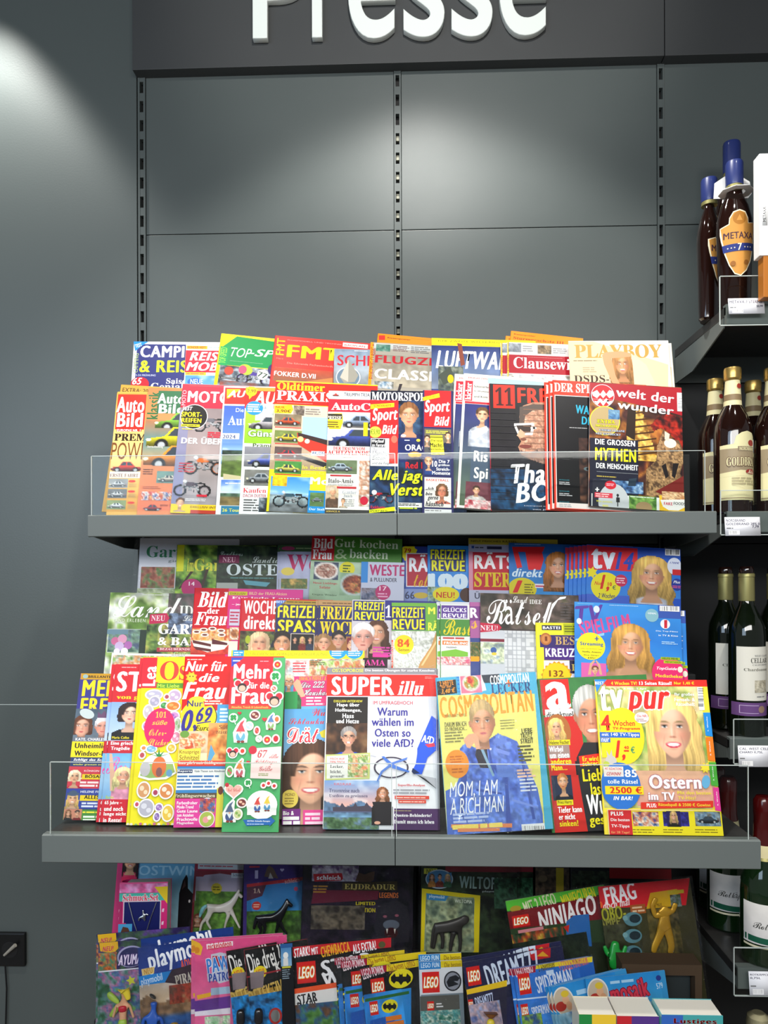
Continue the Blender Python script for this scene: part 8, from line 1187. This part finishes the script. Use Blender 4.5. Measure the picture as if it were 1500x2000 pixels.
def mosaik(label, tl, tr, off, grp=None):
    m = Mag(label, tl, tr, 'G', '#3a94cc', yaw=5, T=.003, off=off); x, y = tl; k = (tr[1]-y)/(tr[0]-x)
    m.p(x-2,y,tr[0],y+60,'grad',a='#2a8ad0',b='#4aa8d8',tex=.1,cell=4); m.e(x+25,y+27,21,26,'#e8e4dc'); m.e(x+25,y+28,19,24,'#c8b8a0'); m.e(x+20,y+38,11,9,'#b83a30'); m.e(x+29,y+25,7,8,'#e4b088'); m.e(x+27,y+13,8,6,'#e0c03a'); m.e(x+36,y+36,6,8,'#d8a078'); m.t('mosaik',x+46,y+8,x+126,y+36,'#d83c50','k',rot=6,part='masthead',out='#8a1c34'); m.w(x+48,y+2,x+110,y+6,1,'#a8d4f0'); m.e(x+143,y-2,5,5,'#2a3c8c'); m.t('579',x+138,y+8,x+152,y+18,'#c8e4f8','b',rot=5)
    m.p(x-4,y+58,tr[0],y+120,'blobs',pal=('#7ab0c8','#a8ccd8','#5a7ac0'),sc=16,cell=4); m.e(x+60,y+85,26,24,'#5a6ac8'); return m
m = mosaik('light blue comic with round portrait badge, left and rear one of the pair', (1076,1928), (1222,1892), .012); m.done(copies=2,du=-.0055,dv=.0,clabel='light blue comic edge at the left',group='light blue comics')
mosaik('light blue comic with round portrait badge and red wavy title, front one of the pair', (1143,1912), (1298,1895), .018).done()
# pocket books in the right corner, seen from above, and the brown carton behind them
def pocket(px0, px1, py, Y, d, cols, label, txt=None, h=.222, rz=0):
    A = at(px0, py, Y); B = at(px1, py, Y); w = B.x - A.x; zt = A.z - z3 + 0; o = empty('pocket_book', (A.x, Y, z3), label, 'book', 'pocket books in the corner of the lowest shelf'); o.rotation_euler.z = rz
    b = MB(); b.box(.001, w - .001, .0015, d - .0015, .0005, zt - .001); b.build('pages', M['paper'], o)
    b = MB(); b.box(0, w, 0, .0012, 0, zt); b.box(0, w, d - .0012, d, 0, zt); b.box(0, .0012, .0012, d - .0012, 0, zt); b.build('cover', mat('pocket_cover', cols[0], .35, coat=.3), o)
    p = Print(); p.bx0 = 0; p.bx1 = w; p.by0 = 0; p.by1 = zt; p.dx = p.dy = 0; p.loc = lambda x, y: (x, y); p.maxc = 9
    p.r(0, 0, w * .35, .03, cols[1]); p.r(w * .35, 0, w, .02, cols[2]); p._put([(w * .1, .028), (w * .9, .024), (w * .9, .06), (w * .1, .066)], [(0, 1, 2), (0, 2, 3)], cols[3]); p.e(w * .6, .03, .012, .012, cols[1]) if False else None
    if txt:
        v, t, bb = glyphs(txt, 'k'); p._put(np.stack([(v[:, 0] - bb[0]) / (bb[2] - bb[0]) * w * .7 + w * .2, .018 - (v[:, 1] - bb[1]) / (bb[3] - bb[1]) * .012], 1), t, '#d83a3a')
    p.emit('front_print', 'cover', o, lambda v, z: np.stack([v[:, 0], -.0002 - z, zt - v[:, 1]], 1)); return o
pocket(1131, 1203, 1981, 1.425, .062, ('#e8e0c0', '#2a8a44', '#f0c83a', '#b8343a'), 'thick pocket book with green and yellow front, left of the corner group')
pocket(1205, 1287, 1984, 1.432, .066, ('#d8d4cc', '#c82c34', '#5a3a8a', '#e0b83a'), 'thick pocket book with red and purple front, in the middle of the corner group')
pocket(1292, 1412, 1982, 1.422, .056, ('#5ab0b8', '#3a6ac0', '#4aa8a8', '#d8a05a'), 'wide pocket book with teal front and red lettering, right of the corner group', 'Lustiges')
A = at(1215, 1883, 1.60); B = at(1371, 1883, 1.60); o = empty('carton_box', (A.x, 1.60, z3), 'brown cardboard display box with an open front in the lower right corner', 'box'); zt = A.z - z3; w = B.x - A.x
b = MB(); b.box(0, .014, 0, .05, 0, zt); b.box(w - .014, w, 0, .05, 0, zt); b.box(.014, w - .014, 0, .05, zt - .022, zt); b.box(.014, w - .014, .046, .05, 0, zt - .022); b.build('frame', mat('brown_cardboard', '#4c3a28', .85), o)
b = MB(); b.box(.016, w - .016, .02, .042, .001, zt - .03, bev=.003); b.build('dark_pack', mat('dark_pack', '#2c3436', .3), o)
